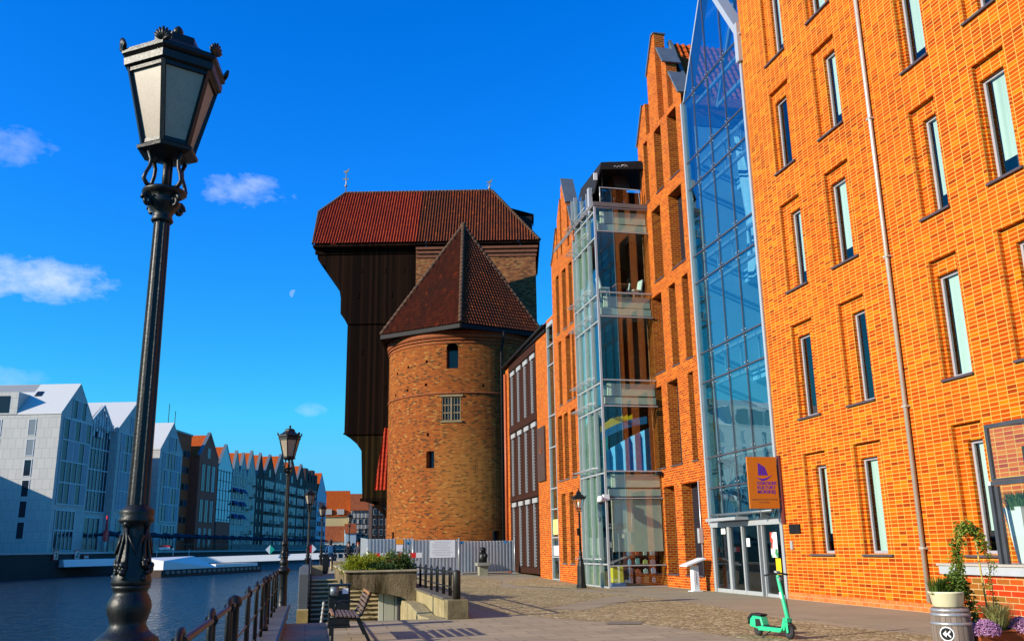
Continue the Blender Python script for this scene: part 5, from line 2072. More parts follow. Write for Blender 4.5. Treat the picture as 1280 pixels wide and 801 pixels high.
for (nm, lb, s0, s1, ev, ap, sa, wm, st) in specs:
    t, w, a = row_house(nm, lb, s0, s1, ev, ap, sa, 15, wm, M_TILE_O, group='gabled houses along the opposite bank', para=0.7)
    if st == 'pink':
        for k in range(3):
            x = 1.6 + k * 3.1
            far_win(t, x, 12.6, 2.2, 6.0, M_DKF, bars=2)
            far_win(t, x, 6.0, 2.2, 5.0, M_DKF, bars=2)
            far_win(t, x + 0.3, 0.8, 1.5, 4.0, M_WHF, bars=2)
        far_win(t, a - 0.9, 20.0, 1.8, 2.2, M_WHF)
    elif st == 'glass':
        q = MB()
        for k in range(9):
            q.box(0.05, w - 0.05, -0.07, -0.005, 2.2 * k + 0.3, 2.2 * k + 0.42)
        for k in range(6):
            x = w * k / 5
            q.box(max(0, x - 0.06), min(w, x + 0.06), -0.08, -0.004, 0.2, 18.3)
        q.build('mullion', M_GRF, t, local=True)
        q = MB()
        q.box(0.3, w - 0.3, -0.12, -0.081, 0, 6.5)
        q.build('brick_base', M_PINK, t, local=True)
    elif st == 'awn':
        for k in range(4):
            for j in range(2):
                x = 0.5 + j * (w - 1) / 2
                far_win(t, x + 0.2, 6.0 + 3.1 * k, 1.5, 2.2, M_GRF)
                if k < 3:
                    q = MB()
                    q.prism([(-0.02, 8.6 + 3.1 * k), (-0.9, 7.7 + 3.1 * k), (-0.9, 7.5 + 3.1 * k), (-0.02, 8.4 + 3.1 * k)], 'x', x + 0.05, x + 1.85)
                    q.build('awning', plain('navy_awning', (0.01, 0.02, 0.12), 0.7), t, local=True)
        for j in range(3):
            far_win(t, 0.4 + j * 1.55, 0.5, 1.2, 4.3, M_WHF)
        far_win(t, a - 0.6, 17.9, 1.2, 1.8, M_GRF)
    elif st == 'grid':
        nx = max(3, int(w / 2.4))
        for k in range(6):
            for j in range(nx):
                x = 0.5 + j * (w - 1) / nx
                far_win(t, x + 0.15, 1.0 + 3.05 * k, (w - 1) / nx - 0.35, 2.1 if k else 2.6, M_WHF, bars=2)
        far_win(t, a - 0.8, 19.4 if ap > 24.6 else 18.2, 1.6, 2.0, M_WHF)
        brg = random.Random(int(s0))
        for k in range(1, 6):
            j = brg.randrange(nx)
            x = 0.5 + j * (w - 1) / nx
            bw_ = (w - 1) / nx
            q = MB()
            q.box(x, x + bw_, -1.1, -0.02, 0.75 + 3.05 * k, 0.9 + 3.05 * k)
            q.box(x, x + bw_, -1.1, -1.04, 1.75 + 3.05 * k, 1.82 + 3.05 * k)
            n_ = int(bw_ / 0.3)
            for i in range(n_ + 1):
                q.box(x + bw_ * i / n_ - 0.03, x + bw_ * i / n_ + 0.03, -1.1, -1.05, 0.9 + 3.05 * k, 1.75 + 3.05 * k)
            q.build('balcony', M_GRF, t, local=True)
    else:
        for k in range(6):
            far_win(t, 1.0, 1.2 + 3.05 * k, 1.1, 1.9, M_DKF)
            far_win(t, 4.2, 1.2 + 3.05 * k, 1.1, 1.9, M_DKF)
H9 = thing('brown_stepped_block', 'dark brown block with notched flat top near the end of the opposite row', 'building', ROW(148.8, 0), RA)
q = MB()
q.box(0, 16, 0, 15, 0, 21)
for x0, x1, zt in ((0, 3.4, 25.2), (4.8, 7.6, 24.6), (8.8, 12.0, 25.2), (13.2, 16, 24.0)):
    q.box(x0, x1, 0, 8, 21.01, zt)
q.build('wall', M_BRN, H9, local=True)
for k in range(6):
    for j in range(5):
        far_win(H9, 0.8 + 3.0 * j, 1.2 + 3.1 * k, 1.9, 2.0, M_WHF, bars=2)
t, w, a = row_house('gabled_townhouse', 'last house of the opposite row with tapering pale blue front', 165.2, 179, 18.0, 25.2, 170.8, 15, M_BLUEF, M_TILE_O, group='gabled houses along the opposite bank')
for k in range(5):
    for j in range(4):
        far_win(t, 1.2 + 3.0 * j, 1.2 + 3.2 * k, 2.2, 1.6, M_GRF)

# unseen block added out of frame to cast shade on the white end wall
SB = thing('shade_block', 'added unseen block shading the white end wall from beyond the picture edge', 'building', ROW(-22, 14), RA)
q = MB()
q.box(-12, 19.2, 0, 16, 0, 13.7)
q.build('wall', M_PANELW, SB, local=True)
q = MB()
q.box(-12, 19.2, 0.3, 16, 13.71, 13.9)
q.build('roof', M_LEAD, SB, local=True)

# --- old town houses closing the view beyond the crane
def old_house(name, label, x0, x1, y, z0, eave, ridge_, depth, wall, roofm, ws=(), timber=False, group='old town houses beyond the crane'):
    t = thing(name, label, 'building', ((x0 + x1) / 2, y, z0), 0, group)
    q = MB()
    q.box(x0, x1, y, y + depth, z0, eave)
    q.prism([(y, eave), (y + depth, eave), (y + depth / 2, ridge_)], 'x', x0, x1)
    q.build('wall', wall, t)
    q = MB()
    th = 0.2
    q.prism([(y - 0.4, eave - 0.1), (y + depth / 2, ridge_ + 0.05), (y + depth / 2, ridge_ + 0.3), (y - 0.4, eave + 0.15)], 'x', x0 - 0.2, x1 + 0.2)
    q.prism([(y + depth + 0.4, eave - 0.1), (y + depth / 2, ridge_ + 0.05), (y + depth / 2, ridge_ + 0.3), (y + depth + 0.4, eave + 0.15)], 'x', x0 - 0.2, x1 + 0.2)
    q.build('roof', roofm, t)
    for (wx, wz, ww, wh) in ws:
        q = MB()
        q.box(wx, wx + ww, y - 0.08, y - 0.01, wz, wz + wh)
        o = q.build('window', M_WHF, t)
        q = MB()
        q.box(wx + 0.12, wx + ww - 0.12, y - 0.1, y - 0.081, wz + 0.12, wz + wh - 0.12)
        q.build('pane', M_FARGL, o)
    if timber:
        q = MB()
        n = int((eave - z0) / 2.4)
        for k in range(n + 1):
            q.box(x0, x1, y - 0.14, y - 0.105, z0 + k * 2.4, z0 + k * 2.4 + 0.3)
        m = max(2, int((x1 - x0) / 1.5))
        for k in range(m + 1):
            x = x0 + (x1 - x0 - 0.25) * k / m
            q.box(x, x + 0.25, y - 0.145, y - 0.11, z0, eave)
        for k in range(m):
            xa = x0 + (x1 - x0) * k / m
            q.beam((xa, y - 0.12, z0 + 2.4 * (k % n)), (xa + (x1 - x0) / m, y - 0.12, z0 + 2.4 * (k % n + 1)), 0.05, 0.22)
        q.build('timber_frame', M_DKF, t)
    return t


M_YEL = plain('pale_yellow_render', (0.66, 0.50, 0.22), 0.8, amt=0.08)
M_TILE_B = tiles('brown_roof_tiles', [(0, (0.26, 0.06, 0.02)), (1, (0.36, 0.10, 0.03))], (0.15, 0.05, 0.02), 0.4, 0.4, 0.4)
OH = old_house('yellow_house', 'pale yellow house with a big orange roof and two dormers beyond the crane', 5.0, 17.2, 402, 0.4, 15.8, 27.0, 18, M_YEL, M_TILE_O)
for x in (6.4, 11.6):
    q = MB()
    q.box(x, x + 3.0, 401.5, 406, 16.6, 18.9)
    q.build('dormer', M_WHF, OH)
old_house('low_house', 'low house with brown roof in front of the yellow house', 5.0, 14.4, 392, 0.4, 5.2, 11.4, 12, M_WHF, M_TILE_B, [(6 + 2.1 * k, 1.6, 1.4, 2.6) for k in range(4)])
old_house('half_timbered_house', 'tall white half timbered house with brown roof close to the crane', 17.6, 26.0, 400, 0.4, 18.2, 25.6, 20, M_WHF, M_TILE_B, [(18.4 + 2.5 * (k % 3), 4.4 + 4.0 * (k // 3), 1.3, 2.3) for k in range(9)], True)
old_house('half_timbered_house', 'dark half timbered house half hidden behind the crane', 24.4, 40.0, 370, 0.4, 18.8, 25.0, 20, M_DKF, M_TILE_B, [(25.0 + 2.4 * (k % 6), 3.2 + 4.0 * (k // 6), 1.4, 2.4) for k in range(24)], True)
old_house('gabled_old_house', 'small blue grey old house behind the far lamp posts', 14.8, 19.2, 386, 0.4, 8.4, 12.2, 12, M_BLUEF, M_TILE_B, [(15.4, 2.2, 1.2, 2.4), (17.4, 2.2, 1.2, 2.4)])
old_house('stone_house', 'plain stone house glimpsed under the crane brace', 20.0, 32.0, 190, 0.4, 8.4, 11.6, 14, M_CONC_L, M_TILE_B, [(20.6, 3.8, 1.0, 1.8), (22.6, 3.8, 1.0, 1.8)])

# --- railing, parasols, street furniture on the far quay
FR = thing('quay_railing', 'long grey mesh railing on the edge of the opposite quay', 'railing', ROW(90, -7.6), RA)
q = MB()
n = 110
for k in range(n):
    s = -60 + k * 1.9
    q.box(s - 0.04, s + 0.04, -0.04, 0.04, 0.05, 1.25)
q.build('post', M_GRF, FR, local=True)
FR.children[0]['kind'] = 'stuff'
q = MB()
q.box(-62, 150, -0.05, 0.05, 1.25, 1.33)
q.box(-62, 150, -0.03, 0.03, 0.12, 0.18)
q.build('handrail', M_GRF, FR, local=True)
q = MB()
q.box(-30, 150, -0.012, 0.012, 0.2, 1.22)
q.build('mesh_infill', plain('grey_mesh', (0.17, 0.16, 0.145), 0.8, amt=0.3, sc=0.3), FR, local=True)
M_PARA = plain('navy_parasol_cloth', (0.012, 0.015, 0.035), 0.8)
para0 = None
for k, s in enumerate([11, 15, 19.5, 24, 28.5, 34, 39, 44, 50, 55, 61, 66, 72, 77.5, 83, 89, 95, 101, 107, 113, 119, 126, 132, 139, 146, 153, 160]):
    lab = 'open navy parasol on the opposite quay'
    if para0 is None:
        t = thing('parasol', lab, 'parasol', ROW(s, -3.2), RA, 'open navy parasols on the opposite quay')
        q = MB()
        q.lathe([(2.3, 2.55), (2.35, 2.7), (1.2, 3.05), (0.05, 3.4)], 8, smooth=False)
        q.build('canopy', M_PARA, t, local=True)
        q = MB()
        q.tube([(0, 0, 0), (0, 0, 2.7)], 0.05, 6)
        q.lathe([(0.4, 0.0), (0.4, 0.1)], 12)
        q.build('pole', M_DARKMETAL, t, local=True)
        para0 = t
    else:
        dup(para0, ROW(s, -3.2), RA)
for k, s in enumerate((9.5, 11.2)):
    if k == 0:
        t = thing('folded_parasol', 'folded pale parasol before the white blocks', 'parasol', ROW(s, -6), RA, 'folded pale parasols before the white blocks')
        q = MB()
        q.lathe([(0.75, 0.9), (0.55, 1.8), (0.25, 2.9), (0.03, 3.4)], 8)
        q.build('canopy', M_WHF, t, local=True)
        q = MB()
        q.tube([(0, 0, 0), (0, 0, 1.0)], 0.05, 6)
        q.build('pole', M_DARKMETAL, t, local=True)
        fp = t
    else:
        dup(fp, ROW(s, -6), RA)
t = thing('lifebuoy_post', 'red and white lifebuoy post before the white block', 'post', ROW(1.5, -7.2), RA)
q = MB()
q.tube([(0, 0, 0), (0, 0, 1.6)], 0.16, 8)
q.build('post', M_WHF, t, local=True)
q = MB()
q.box(-0.45, 0.45, -0.2, 0.2, 1.6, 3.2)
q.tube([(-0.0, 0, 3.2), (0.0, 0, 5.4)], 0.16, 8)
q.build('red_case', plain('signal_red', (0.6, 0.02, 0.03), 0.5), t, local=True)
for k, (s, w, z) in enumerate(((-15.0, 1.3, -1.0), (-9.3, 1.5, -1.0), (-6.6, 1.4, -1.7))):
    t = thing('navigation_sign', ['white navigation sign with a hook mark on the dark quay wall', 'white navigation sign with a slanted black mark on the dark quay wall', 'lower white navigation sign on the dark quay wall'][k], 'sign', ROW(s, -8.4, z), RA)
    q = MB()
    q.box(-w / 2, w / 2, -0.1, 0, 0, 1.3)
    q.build('board', plain('sign_rim_red', (0.5, 0.03, 0.03), 0.5), t, local=True)
    q = MB()
    q.box(-w / 2 + 0.13, w / 2 - 0.13, -0.14, -0.101, 0.13, 1.17)
    q.build('face', M_WHF, t, local=True)
    q = MB()
    if k == 0:
        q.box(-0.25, 0.2, -0.17, -0.141, 0.85, 0.98)
        q.box(0.08, 0.2, -0.17, -0.141, 0.3, 0.85)
        q.box(-0.25, 0.08, -0.17, -0.141, 0.3, 0.42)
    elif k == 1:
        q.prism([(-0.45, 0.35), (-0.3, 0.25), (0.4, 0.9), (0.3, 1.05)], 'y', -0.17, -0.141)
        q.prism([(-0.1, 0.3), (0.4, 0.3), (0.4, 0.45), (-0.1, 0.45)], 'y', -0.17, -0.142)
    else:
        q.box(-0.4, 0.1, -0.17, -0.141, 0.4, 0.55)
        q.box(-0.4, 0.35, -0.17, -0.141, 0.75, 0.9)
    q.build('mark', M_DARKMETAL, t, local=True)

# --- footbridge
BG = thing('white_footbridge', 'long low white footbridge crossing the river in front of the far houses', 'bridge', (-12, 140, -1.2))
path = [(-33.6, 135.5, 1.05), (-26, 145.5, 1.05), (-17, 154.2, 1.0), (4, 154.2, 1.35)]
b = MB()
for i in range(len(path) - 1):
    p, q_ = Vector(path[i]), Vector(path[i + 1])
    d = (q_ - p).normalized()
    nrm = Vector((d.y, -d.x, 0))
    A_ = [p + nrm * 2.3 + Vector((0, 0, -0.95)), p + nrm * 2.0, p - nrm * 2.4, p - nrm * 2.0 + Vector((0, 0, -0.95))]
    B_ = [q_ + nrm * 2.3 + Vector((0, 0, -0.95)), q_ + nrm * 2.0, q_ - nrm * 2.4, q_ - nrm * 2.0 + Vector((0, 0, -0.95))]
    ia, ib = [b.vert(v) for v in A_], [b.vert(v) for v in B_]
    for k in range(4):
        b.face((ia[k], ia[(k + 1) % 4], ib[(k + 1) % 4], ib[k]))
    if i == 0:
        b.face(ia)
    if i == len(path) - 2:
        b.face(ib)
b.build('deck', M_STONE_L, BG)
b = MB()
for i in (1, 2):
    p, q_ = Vector(path[i]), Vector(path[i + 1])
    b.tube([p + Vector((-1.5, 0.8, 0)), p + Vector((-1.5, 0.8, 1.3))], 0.05, 6)
b.build('lamp_pole', M_STEEL, BG)
PR = thing('bridge_pier', 'white concrete bridge pier with slanted wedge end and dark fender base', 'pier', (-18, 120, -1.2))
b = MB()
fp0, fp1 = Vector((-17.7, 122.0, 0)), Vector((-6.0, 146, 0))
d = (fp1 - fp0).normalized()
nn = Vector((d.y, -d.x, 0))
def pq(l, t, z):
    v = fp0 + d * l + nn * t
    return (v.x, v.y, z)
def hull(mb, l0, l1, t0, t1, z0, z1):
    i = [mb.vert(pq(l, t, z)) for z in (z0, z1) for t in (t0, t1) for l in (l0, l1)]
    for f_ in ((0, 1, 3, 2), (4, 6, 7, 5), (0, 4, 5, 1), (2, 3, 7, 6), (0, 2, 6, 4), (1, 5, 7, 3)):
        mb.face([i[k] for k in f_])
hull(b, 0, 25, -3.0, 0, -1.6, -0.35)
b.build('base', plain('brown_fender_base', (0.05, 0.028, 0.022), 0.8), PR)
b = MB()
for k in range(20):
    hull(b, 0.8 + k * 1.2, 1.5 + k * 1.2, 0.01, 0.12, -0.85, -0.5)
b.pieces('fender', plain('pale_fender_gap', (0.22, 0.19, 0.16), 0.8), PR)
b = MB()
top = [pq(0.5, -2.8, 1.15), pq(9, -1.4, 1.25), pq(0.5, -0.1, 0.75)]
bt = [pq(0.5, -2.8, -0.34), pq(9, -1.4, -0.34), pq(13, -0.1, -0.34), pq(0.5, -0.1, -0.34)]
b.poly([top[0], top[1], top[2]])
b.poly([top[2], top[1], bt[2], bt[3]])
b.poly([top[0], top[2], bt[3], bt[0]])
b.poly([top[0], bt[0], bt[1], top[1]])
b.poly([top[1], bt[1], bt[2]])
b.build('wedge', M_STONE_L, PR)
b = MB()
hull(b, 13, 24.5, -2.6, -0.4, -0.34, 0.12)
b.build('ledge', M_STONE_L, PR)
t = thing('lifebuoy_stand', 'red and white board on two posts at the bridge pier', 'sign', (-21, 146, 1.1))
b = MB()
for x in (-22.0, -19.7):
    b.tube([(x, 146, 0.6), (x, 146, 2.4)], 0.05, 6)
b.build('post', M_STEEL, t)
b = MB()
b.box(-21.7, -20.2, 145.9, 145.98, 2.55, 2.82)
b.build('red_board', plain('lifebuoy_red', (0.55, 0.03, 0.03), 0.5), t)
b = MB()
b.box(-21.7, -20.2, 145.9, 145.98, 2.25, 2.54)
b.tube([(-22.0, 146, 2.3), (-19.7, 146, 2.3)], 0.04, 6)
b.build('white_board', M_WHITESTEEL, t)
for k, (x, y, c1, nm) in enumerate(((-5.9, 151.6, (0.0, 0.42, 0.25), 'green and white'), (0.6, 151.6, (0.6, 0.02, 0.03), 'red and white'))):
    t = thing('channel_marker', nm + ' diamond shaped channel marker on the footbridge', 'marker', (x, y, 1.4))
    for half_ in (0, 1):
        b = MB()
        r_ = 0.72
        zc = 1.98
        pts = [(x, zc - r_), (x + (r_ if half_ else -r_), zc), (x, zc + r_)]
        b.prism(pts, 'y', y - 0.06, y + 0.06)
        b.build('board', plain('marker_paint', c1, 0.5) if (half_ == 1) == (k == 0) else M_WHITESTEEL, t)
    b = MB()
    b.tube([(x, y + 0.1, 1.2), (x, y + 0.1, 2.0)], 0.05, 6)
    b.build('post', M_STEEL, t)
# ================================================================== quay lamp posts
def lamp_glass_mat():
    m = NT('frosted_lamp_glass')
    v = m.coord('Object')
    n1 = m.noise(v, 90, 3, 0.7)
    n2 = m.noise(v, 7, 4, 0.6)
    c = m.mix(m.math('MULTIPLY', m.math('SUBTRACT', n1, 0.5, clamp=True), 2.2, clamp=True), (0.50, 0.41, 0.30), (0.20, 0.15, 0.10))
    c = m.mix(m.math('MULTIPLY', m.math('SUBTRACT', n2, 0.5, clamp=True), 1.6, clamp=True), c, (0.27, 0.21, 0.15))
    m.t.nodes.remove(m.p)
    df = m.n('ShaderNodeBsdfDiffuse')
    tl = m.n('ShaderNodeBsdfTranslucent')
    gl = m.n('ShaderNodeBsdfGlossy')
    gl.inputs['Roughness'].default_value = 0.3
    m.l(c, df.inputs[0])
    m.l(c, tl.inputs[0])
    a = m.n('ShaderNodeMixShader')
    a.inputs[0].default_value = 0.35
    m.l(df.outputs[0], a.inputs[1])
    m.l(tl.outputs[0], a.inputs[2])
    e = m.n('ShaderNodeMixShader')
    e.inputs[0].default_value = 0.06
    m.l(a.outputs[0], e.inputs[1])
    m.l(gl.outputs[0], e.inputs[2])
    m.l(e.outputs[0], m.out.inputs['Surface'])
    return m.mat


M_LGLASS = lamp_glass_mat()


LZ = [(0, 0), (1.96, 1.96), (3.84, 3.66), (4.03, 3.86), (4.25, 4.065), (4.318, 4.145), (4.74, 4.62), (5.02, 4.93), (5.2, 5.1)]
def lamp_z(z):
    for (a, p), (c, q_) in zip(LZ, LZ[1:]):
        if z <= c:
            return p + (q_ - p) * (z - a) / (c - a)
    return z


def make_lamp(loc, rz, label):
    t = thing('street_lamp', label, 'street lamp', loc, rz, 'old fashioned iron lamps along the quay')
    q = MB()
    # footing column up to the disc
    q.lathe([(0.15, 0.0), (0.15, 0.1), (0.115, 0.14), (0.105, 1.08), (0.14, 1.14), (0.165, 1.19), (0.172, 1.22), (0.165, 1.25), (0.13, 1.275), (0.112, 1.29),
             (0.098, 1.315), (0.094, 1.33), (0.099, 1.35), (0.112, 1.385), (0.117, 1.415), (0.112, 1.445), (0.098, 1.475), (0.088, 1.49), (0.092, 1.505), (0.100, 1.515), (0.102, 1.53)], 32)
    q.build('base', M_IRON, t, local=True)
    q = MB()
    q.lathe([(0.102, 1.53), (0.106, 1.55), (0.100, 1.58), (0.088, 1.66), (0.074, 1.76), (0.070, 1.83), (0.070, 1.86), (0.090, 1.87), (0.096, 1.885), (0.086, 1.90), (0.094, 1.92), (0.090, 1.94), (0.066, 1.955), (0.064, 1.965)], 32)
    # garland ornaments on the swollen part
    for k in range(4):
        a = R(90 * k + 35)
        def rad(r, da, z):
            return (r * math.cos(a + da), r * math.sin(a + da), z)
        q.ball(rad(0.075, 0, 1.86), 0.02, 8, 6)
        for dd in (-0.10, 0.10):
            q.tube([rad(0.074, dd * 0.3, 1.84), rad(0.079, dd * 1.8, 1.76), rad(0.092, dd * 2.6, 1.67), rad(0.100, dd * 2.0, 1.62)], [0.012, 0.009, 0.010, 0.013], 6)
        rr = random.Random(k)
        for j in range(12):
            q.ball(rad(0.101 + rr.uniform(-0.002, 0.006), rr.uniform(-0.3, 0.3), 1.615 + rr.uniform(-0.05, 0.05)), rr.uniform(0.011, 0.02), 7, 5)
        b_ = a + R(45)
        q.tube([(0.082 * math.cos(b_ - 0.5), 0.082 * math.sin(b_ - 0.5), 1.80), (0.092 * math.cos(b_), 0.092 * math.sin(b_), 1.70), (0.082 * math.cos(b_ + 0.5), 0.082 * math.sin(b_ + 0.5), 1.80)], 0.009, 6)
    q.build('ornament', M_IRON, t, local=True)
    q = MB()
    prof = [(0.062, 1.96), (0.059, 2.2), (0.055, 2.9), (0.051, 3.5), (0.049, 3.84)]
    n = 32
    rings = []
    for r, z in prof:
        rings.append([q.vert(((r * (1.0 if j % 4 in (0, 1) else 0.86)) * math.cos(2 * math.pi * j / n), (r * (1.0 if j % 4 in (0, 1) else 0.86)) * math.sin(2 * math.pi * j / n), z)) for j in range(n)])
    for i in range(len(rings) - 1):
        for j in range(n):
            q.face((rings[i][j], rings[i][(j + 1) % n], rings[i + 1][(j + 1) % n], rings[i + 1][j]), False)
    q.lathe([(0.058, 3.84), (0.066, 3.85), (0.058, 3.87), (0.056, 3.89), (0.078, 3.92), (0.098, 3.95), (0.10, 3.96), (0.08, 3.985), (0.11, 4.005), (0.132, 4.02), (0.126, 4.035), (0.03, 4.04)], 24)
    q.build('post', M_IRON, t, local=True)
    q = MB()
    for k in range(4):
        a = R(90 * k + 20)
        ca, sa = math.cos(a), math.sin(a)
        # scroll of the capital
        pts = []
        for i in range(14):
            th = i / 13 * 2.0 * math.pi * 1.25
            rr = 0.034 * (1 - i / 18)
            pts.append(((0.115 + rr * math.cos(th)) * ca, (0.115 + rr * math.cos(th)) * sa, 3.95 + rr * 1.3 * math.sin(th)))
        q.tube(pts, 0.014, 6)
    q.pieces('capital', M_IRON, t, local=True)
    q = MB()
    for k in range(4):
        a = R(90 * k + 20)
        ca, sa = math.cos(a), math.sin(a)
        pr = [(0.09, 4.035), (0.13, 4.045), (0.152, 4.075), (0.140, 4.12), (0.118, 4.17), (0.112, 4.22), (0.132, 4.27)]
        q.tube([(r * ca, r * sa, z) for r, z in pr], [0.016, 0.014, 0.013, 0.012, 0.012, 0.012, 0.014], 8)
    q.tube([(0, 0, 4.03), (0, 0, 4.29)], 0.022, 8)
    q.tube([(0.03, 0.0, 4.03), (0.03, 0, 4.29)], 0.008, 6)
    q.build('bracket', M_IRON, t, local=True)
    # hexagonal lantern: glass r 0.155 -> 0.275
    N6 = 6
    zb_, zt_, rb_, rt_ = 4.315, 4.74, 0.145, 0.265
    def hx(r, k, z):
        return (r * math.cos(math.pi / 3 * k), r * math.sin(math.pi / 3 * k), z)
    q = MB()
    q.lathe([(0.03, 4.255), (0.13, 4.27), (0.185, 4.285), (0.19, 4.30), (0.17, 4.315), (0.02, 4.318)], 6, smooth=False)
    for k in range(6):
        q.beam(hx(rb_ + 0.006, k, zb_), hx(rt_ + 0.006, k, zt_ + 0.01), 0.026, 0.026)
        q.beam(hx(rb_ + 0.004, k, zb_ + 0.012), hx(rb_ + 0.004, k + 1, zb_ + 0.012), 0.016, 0.03)
        q.beam(hx(rt_ + 0.004, k, zt_ - 0.006), hx(rt_ + 0.004, k + 1, zt_ - 0.006), 0.018, 0.03)
    q.build('lantern_frame', M_IRON, t, local=True)
    for k in range(6):
        q = MB()
        a0_, a1_, c1_, c0_ = Vector(hx(rb_, k, zb_)), Vector(hx(rb_, k + 1, zb_)), Vector(hx(rt_, k + 1, zt_)), Vector(hx(rt_, k, zt_))
        nrm = (a1_ - a0_).cross(c0_ - a0_).normalized() * 0.004
        i_ = [q.vert(v) for v in (a0_, a1_, c1_, c0_)] + [q.vert(v - nrm) for v in (a0_, a1_, c1_, c0_)]
        for f_ in ((0, 1, 2, 3), (7, 6, 5, 4), (0, 4, 5, 1), (1, 5, 6, 2), (2, 6, 7, 3), (3, 7, 4, 0)):
            q.face([i_[x] for x in f_])
        q.build('lantern_pane', M_LGLASS, t, local=True)
    q = MB()
    q.lathe([(0.26, 4.735), (0.305, 4.75), (0.31, 4.79), (0.295, 4.80), (0.325, 4.815), (0.325, 4.84), (0.28, 4.855), (0.20, 4.90), (0.14, 4.945), (0.14, 4.985), (0.115, 4.995), (0.11, 5.0), (0.05, 5.015), (0.0, 5.02)], 6, smooth=False)
    q.lathe([(0.0, 5.0), (0.018, 5.015), (0.014, 5.03), (0.03, 5.045), (0.034, 5.065), (0.022, 5.09), (0.008, 5.105), (0.0, 5.11)], 12)
    q.build('lantern_roof', M_IRON, t, local=True)
    for k in range(6):
        q = MB()
        a = math.pi / 3 * k
        c_ = Vector(hx(0.315, k, 4.835))
        e1 = Vector((-math.sin(a), math.cos(a), 0))
        up_ = Vector((0.28 * math.cos(a), 0.28 * math.sin(a), 1)).normalized()
        for j in range(-3, 4):
            th = j * 0.34
            d_ = e1 * math.sin(th) + up_ * math.cos(th)
            L_ = 0.075 - 0.004 * abs(j)
            q.tube([c_, c_ + d_ * L_ * 0.6, c_ + d_ * L_], [0.010, 0.015, 0.006], 6)
        q.build('palmette', M_IRON, t, local=True)
    q = MB()
    q.lathe([(0.03, 4.33), (0.035, 4.45), (0.05, 4.5), (0.05, 4.6), (0.0, 4.64)], 12)
    q.build('bulb', plain('white_bulb', (0.5, 0.5, 0.48), 0.4), t, local=True)
    for ch in t.children:
        for v in ch.data.vertices:
            v.co.z = lamp_z(v.co.z)
    return t


lamp0 = make_lamp((-0.95, 5.5, 0.0), R(25), 'large iron street lamp in the near foreground with fluted post and frosted lantern')
dup(lamp0, (-0.60, 25.0, 0.0), R(18), 'second iron street lamp, at the end of the brown quay railing')
dup(lamp0, (0.0, 51.5, 0.05), R(5), 'third iron street lamp, behind the grey parapet of the landing steps')
dup(lamp0, (0.95, 70.0, 0.1), R(10), 'fourth iron street lamp along the quay, behind the walking person')
dup(lamp0, (3.75, 88.0, 0.1), R(10), 'farthest iron street lamp, beside the old town houses under the crane')

# slim wall lamp beside the bay
WL = thing('street_lamp', 'slim black iron lamp standing on the cobbles against the glass bay', 'street lamp', (11.2, 37.35, 0.0))
q = MB()
q.lathe([(0.22, 0.0), (0.22, 0.12), (0.19, 0.16), (0.17, 0.5), (0.16, 0.9), (0.13, 1.0), (0.1, 1.12)], 10, smooth=False)
q.lathe([(0.1, 1.12), (0.12, 1.15), (0.08, 1.2), (0.07, 1.4), (0.085, 1.43), (0.06, 1.47), (0.05, 1.6)], 16)
q.build('base', M_IRON, WL, local=True)
q = MB()
q.lathe([(0.05, 1.6), (0.045, 2.4), (0.038, 3.0), (0.06, 3.02), (0.06, 3.06), (0.03, 3.08), (0.03, 3.2)], 14)
q.box(-0.12, -0.05, -0.06, 0.02, 2.15, 2.45)
q.build('post', M_IRON, WL, local=True)
q = MB()
for k in range(4):
    a = R(45 + 90 * k)
    q.beam((0.13 * math.cos(a), 0.13 * math.sin(a), 3.26), (0.27 * math.cos(a), 0.27 * math.sin(a), 3.66), 0.025, 0.025)
    q.tube([(0.03, 0.0, 3.12), (0.16 * math.cos(a), 0.16 * math.sin(a), 3.16), (0.13 * math.cos(a), 0.13 * math.sin(a), 3.26)], 0.014, 6)
q.lathe([(0.02, 3.22), (0.15, 3.24), (0.14, 3.27), (0.02, 3.28)], 4, smooth=False, a0=R(45))
q.build('lantern_frame', M_IRON, WL, local=True)
q = MB()
q.lathe([(0.12, 3.27), (0.255, 3.65)], 4, smooth=False, a0=R(45))
q.build('lantern_pane', M_WINGL, WL, local=True)
q = MB()
q.lathe([(0.25, 3.64), (0.35, 3.67), (0.34, 3.71), (0.18, 3.84), (0.12, 3.86), (0.12, 3.93), (0.05, 4.0), (0.0, 4.02)], 4, smooth=False, a0=R(45))
for k in range(4):
    a = R(45 + 90 * k)
    for j in (-1, 0, 1):
        q.tube([(0.33 * math.cos(a), 0.33 * math.sin(a), 3.69), (0.34 * math.cos(a + j * 0.15), 0.34 * math.sin(a + j * 0.15), 3.79)], [0.018, 0.01], 5)
q.ball((0, 0, 4.06), (0.03, 0.03, 0.06))
q.build('lantern_roof', M_IRON, WL, local=True)
q = MB()
q.lathe([(0.03, 3.3), (0.05, 3.4), (0.05, 3.52), (0.0, 3.58)], 10)
q.build('bulb', plain('white_lamp_globe', (0.7, 0.7, 0.66), 0.4), WL, local=True)

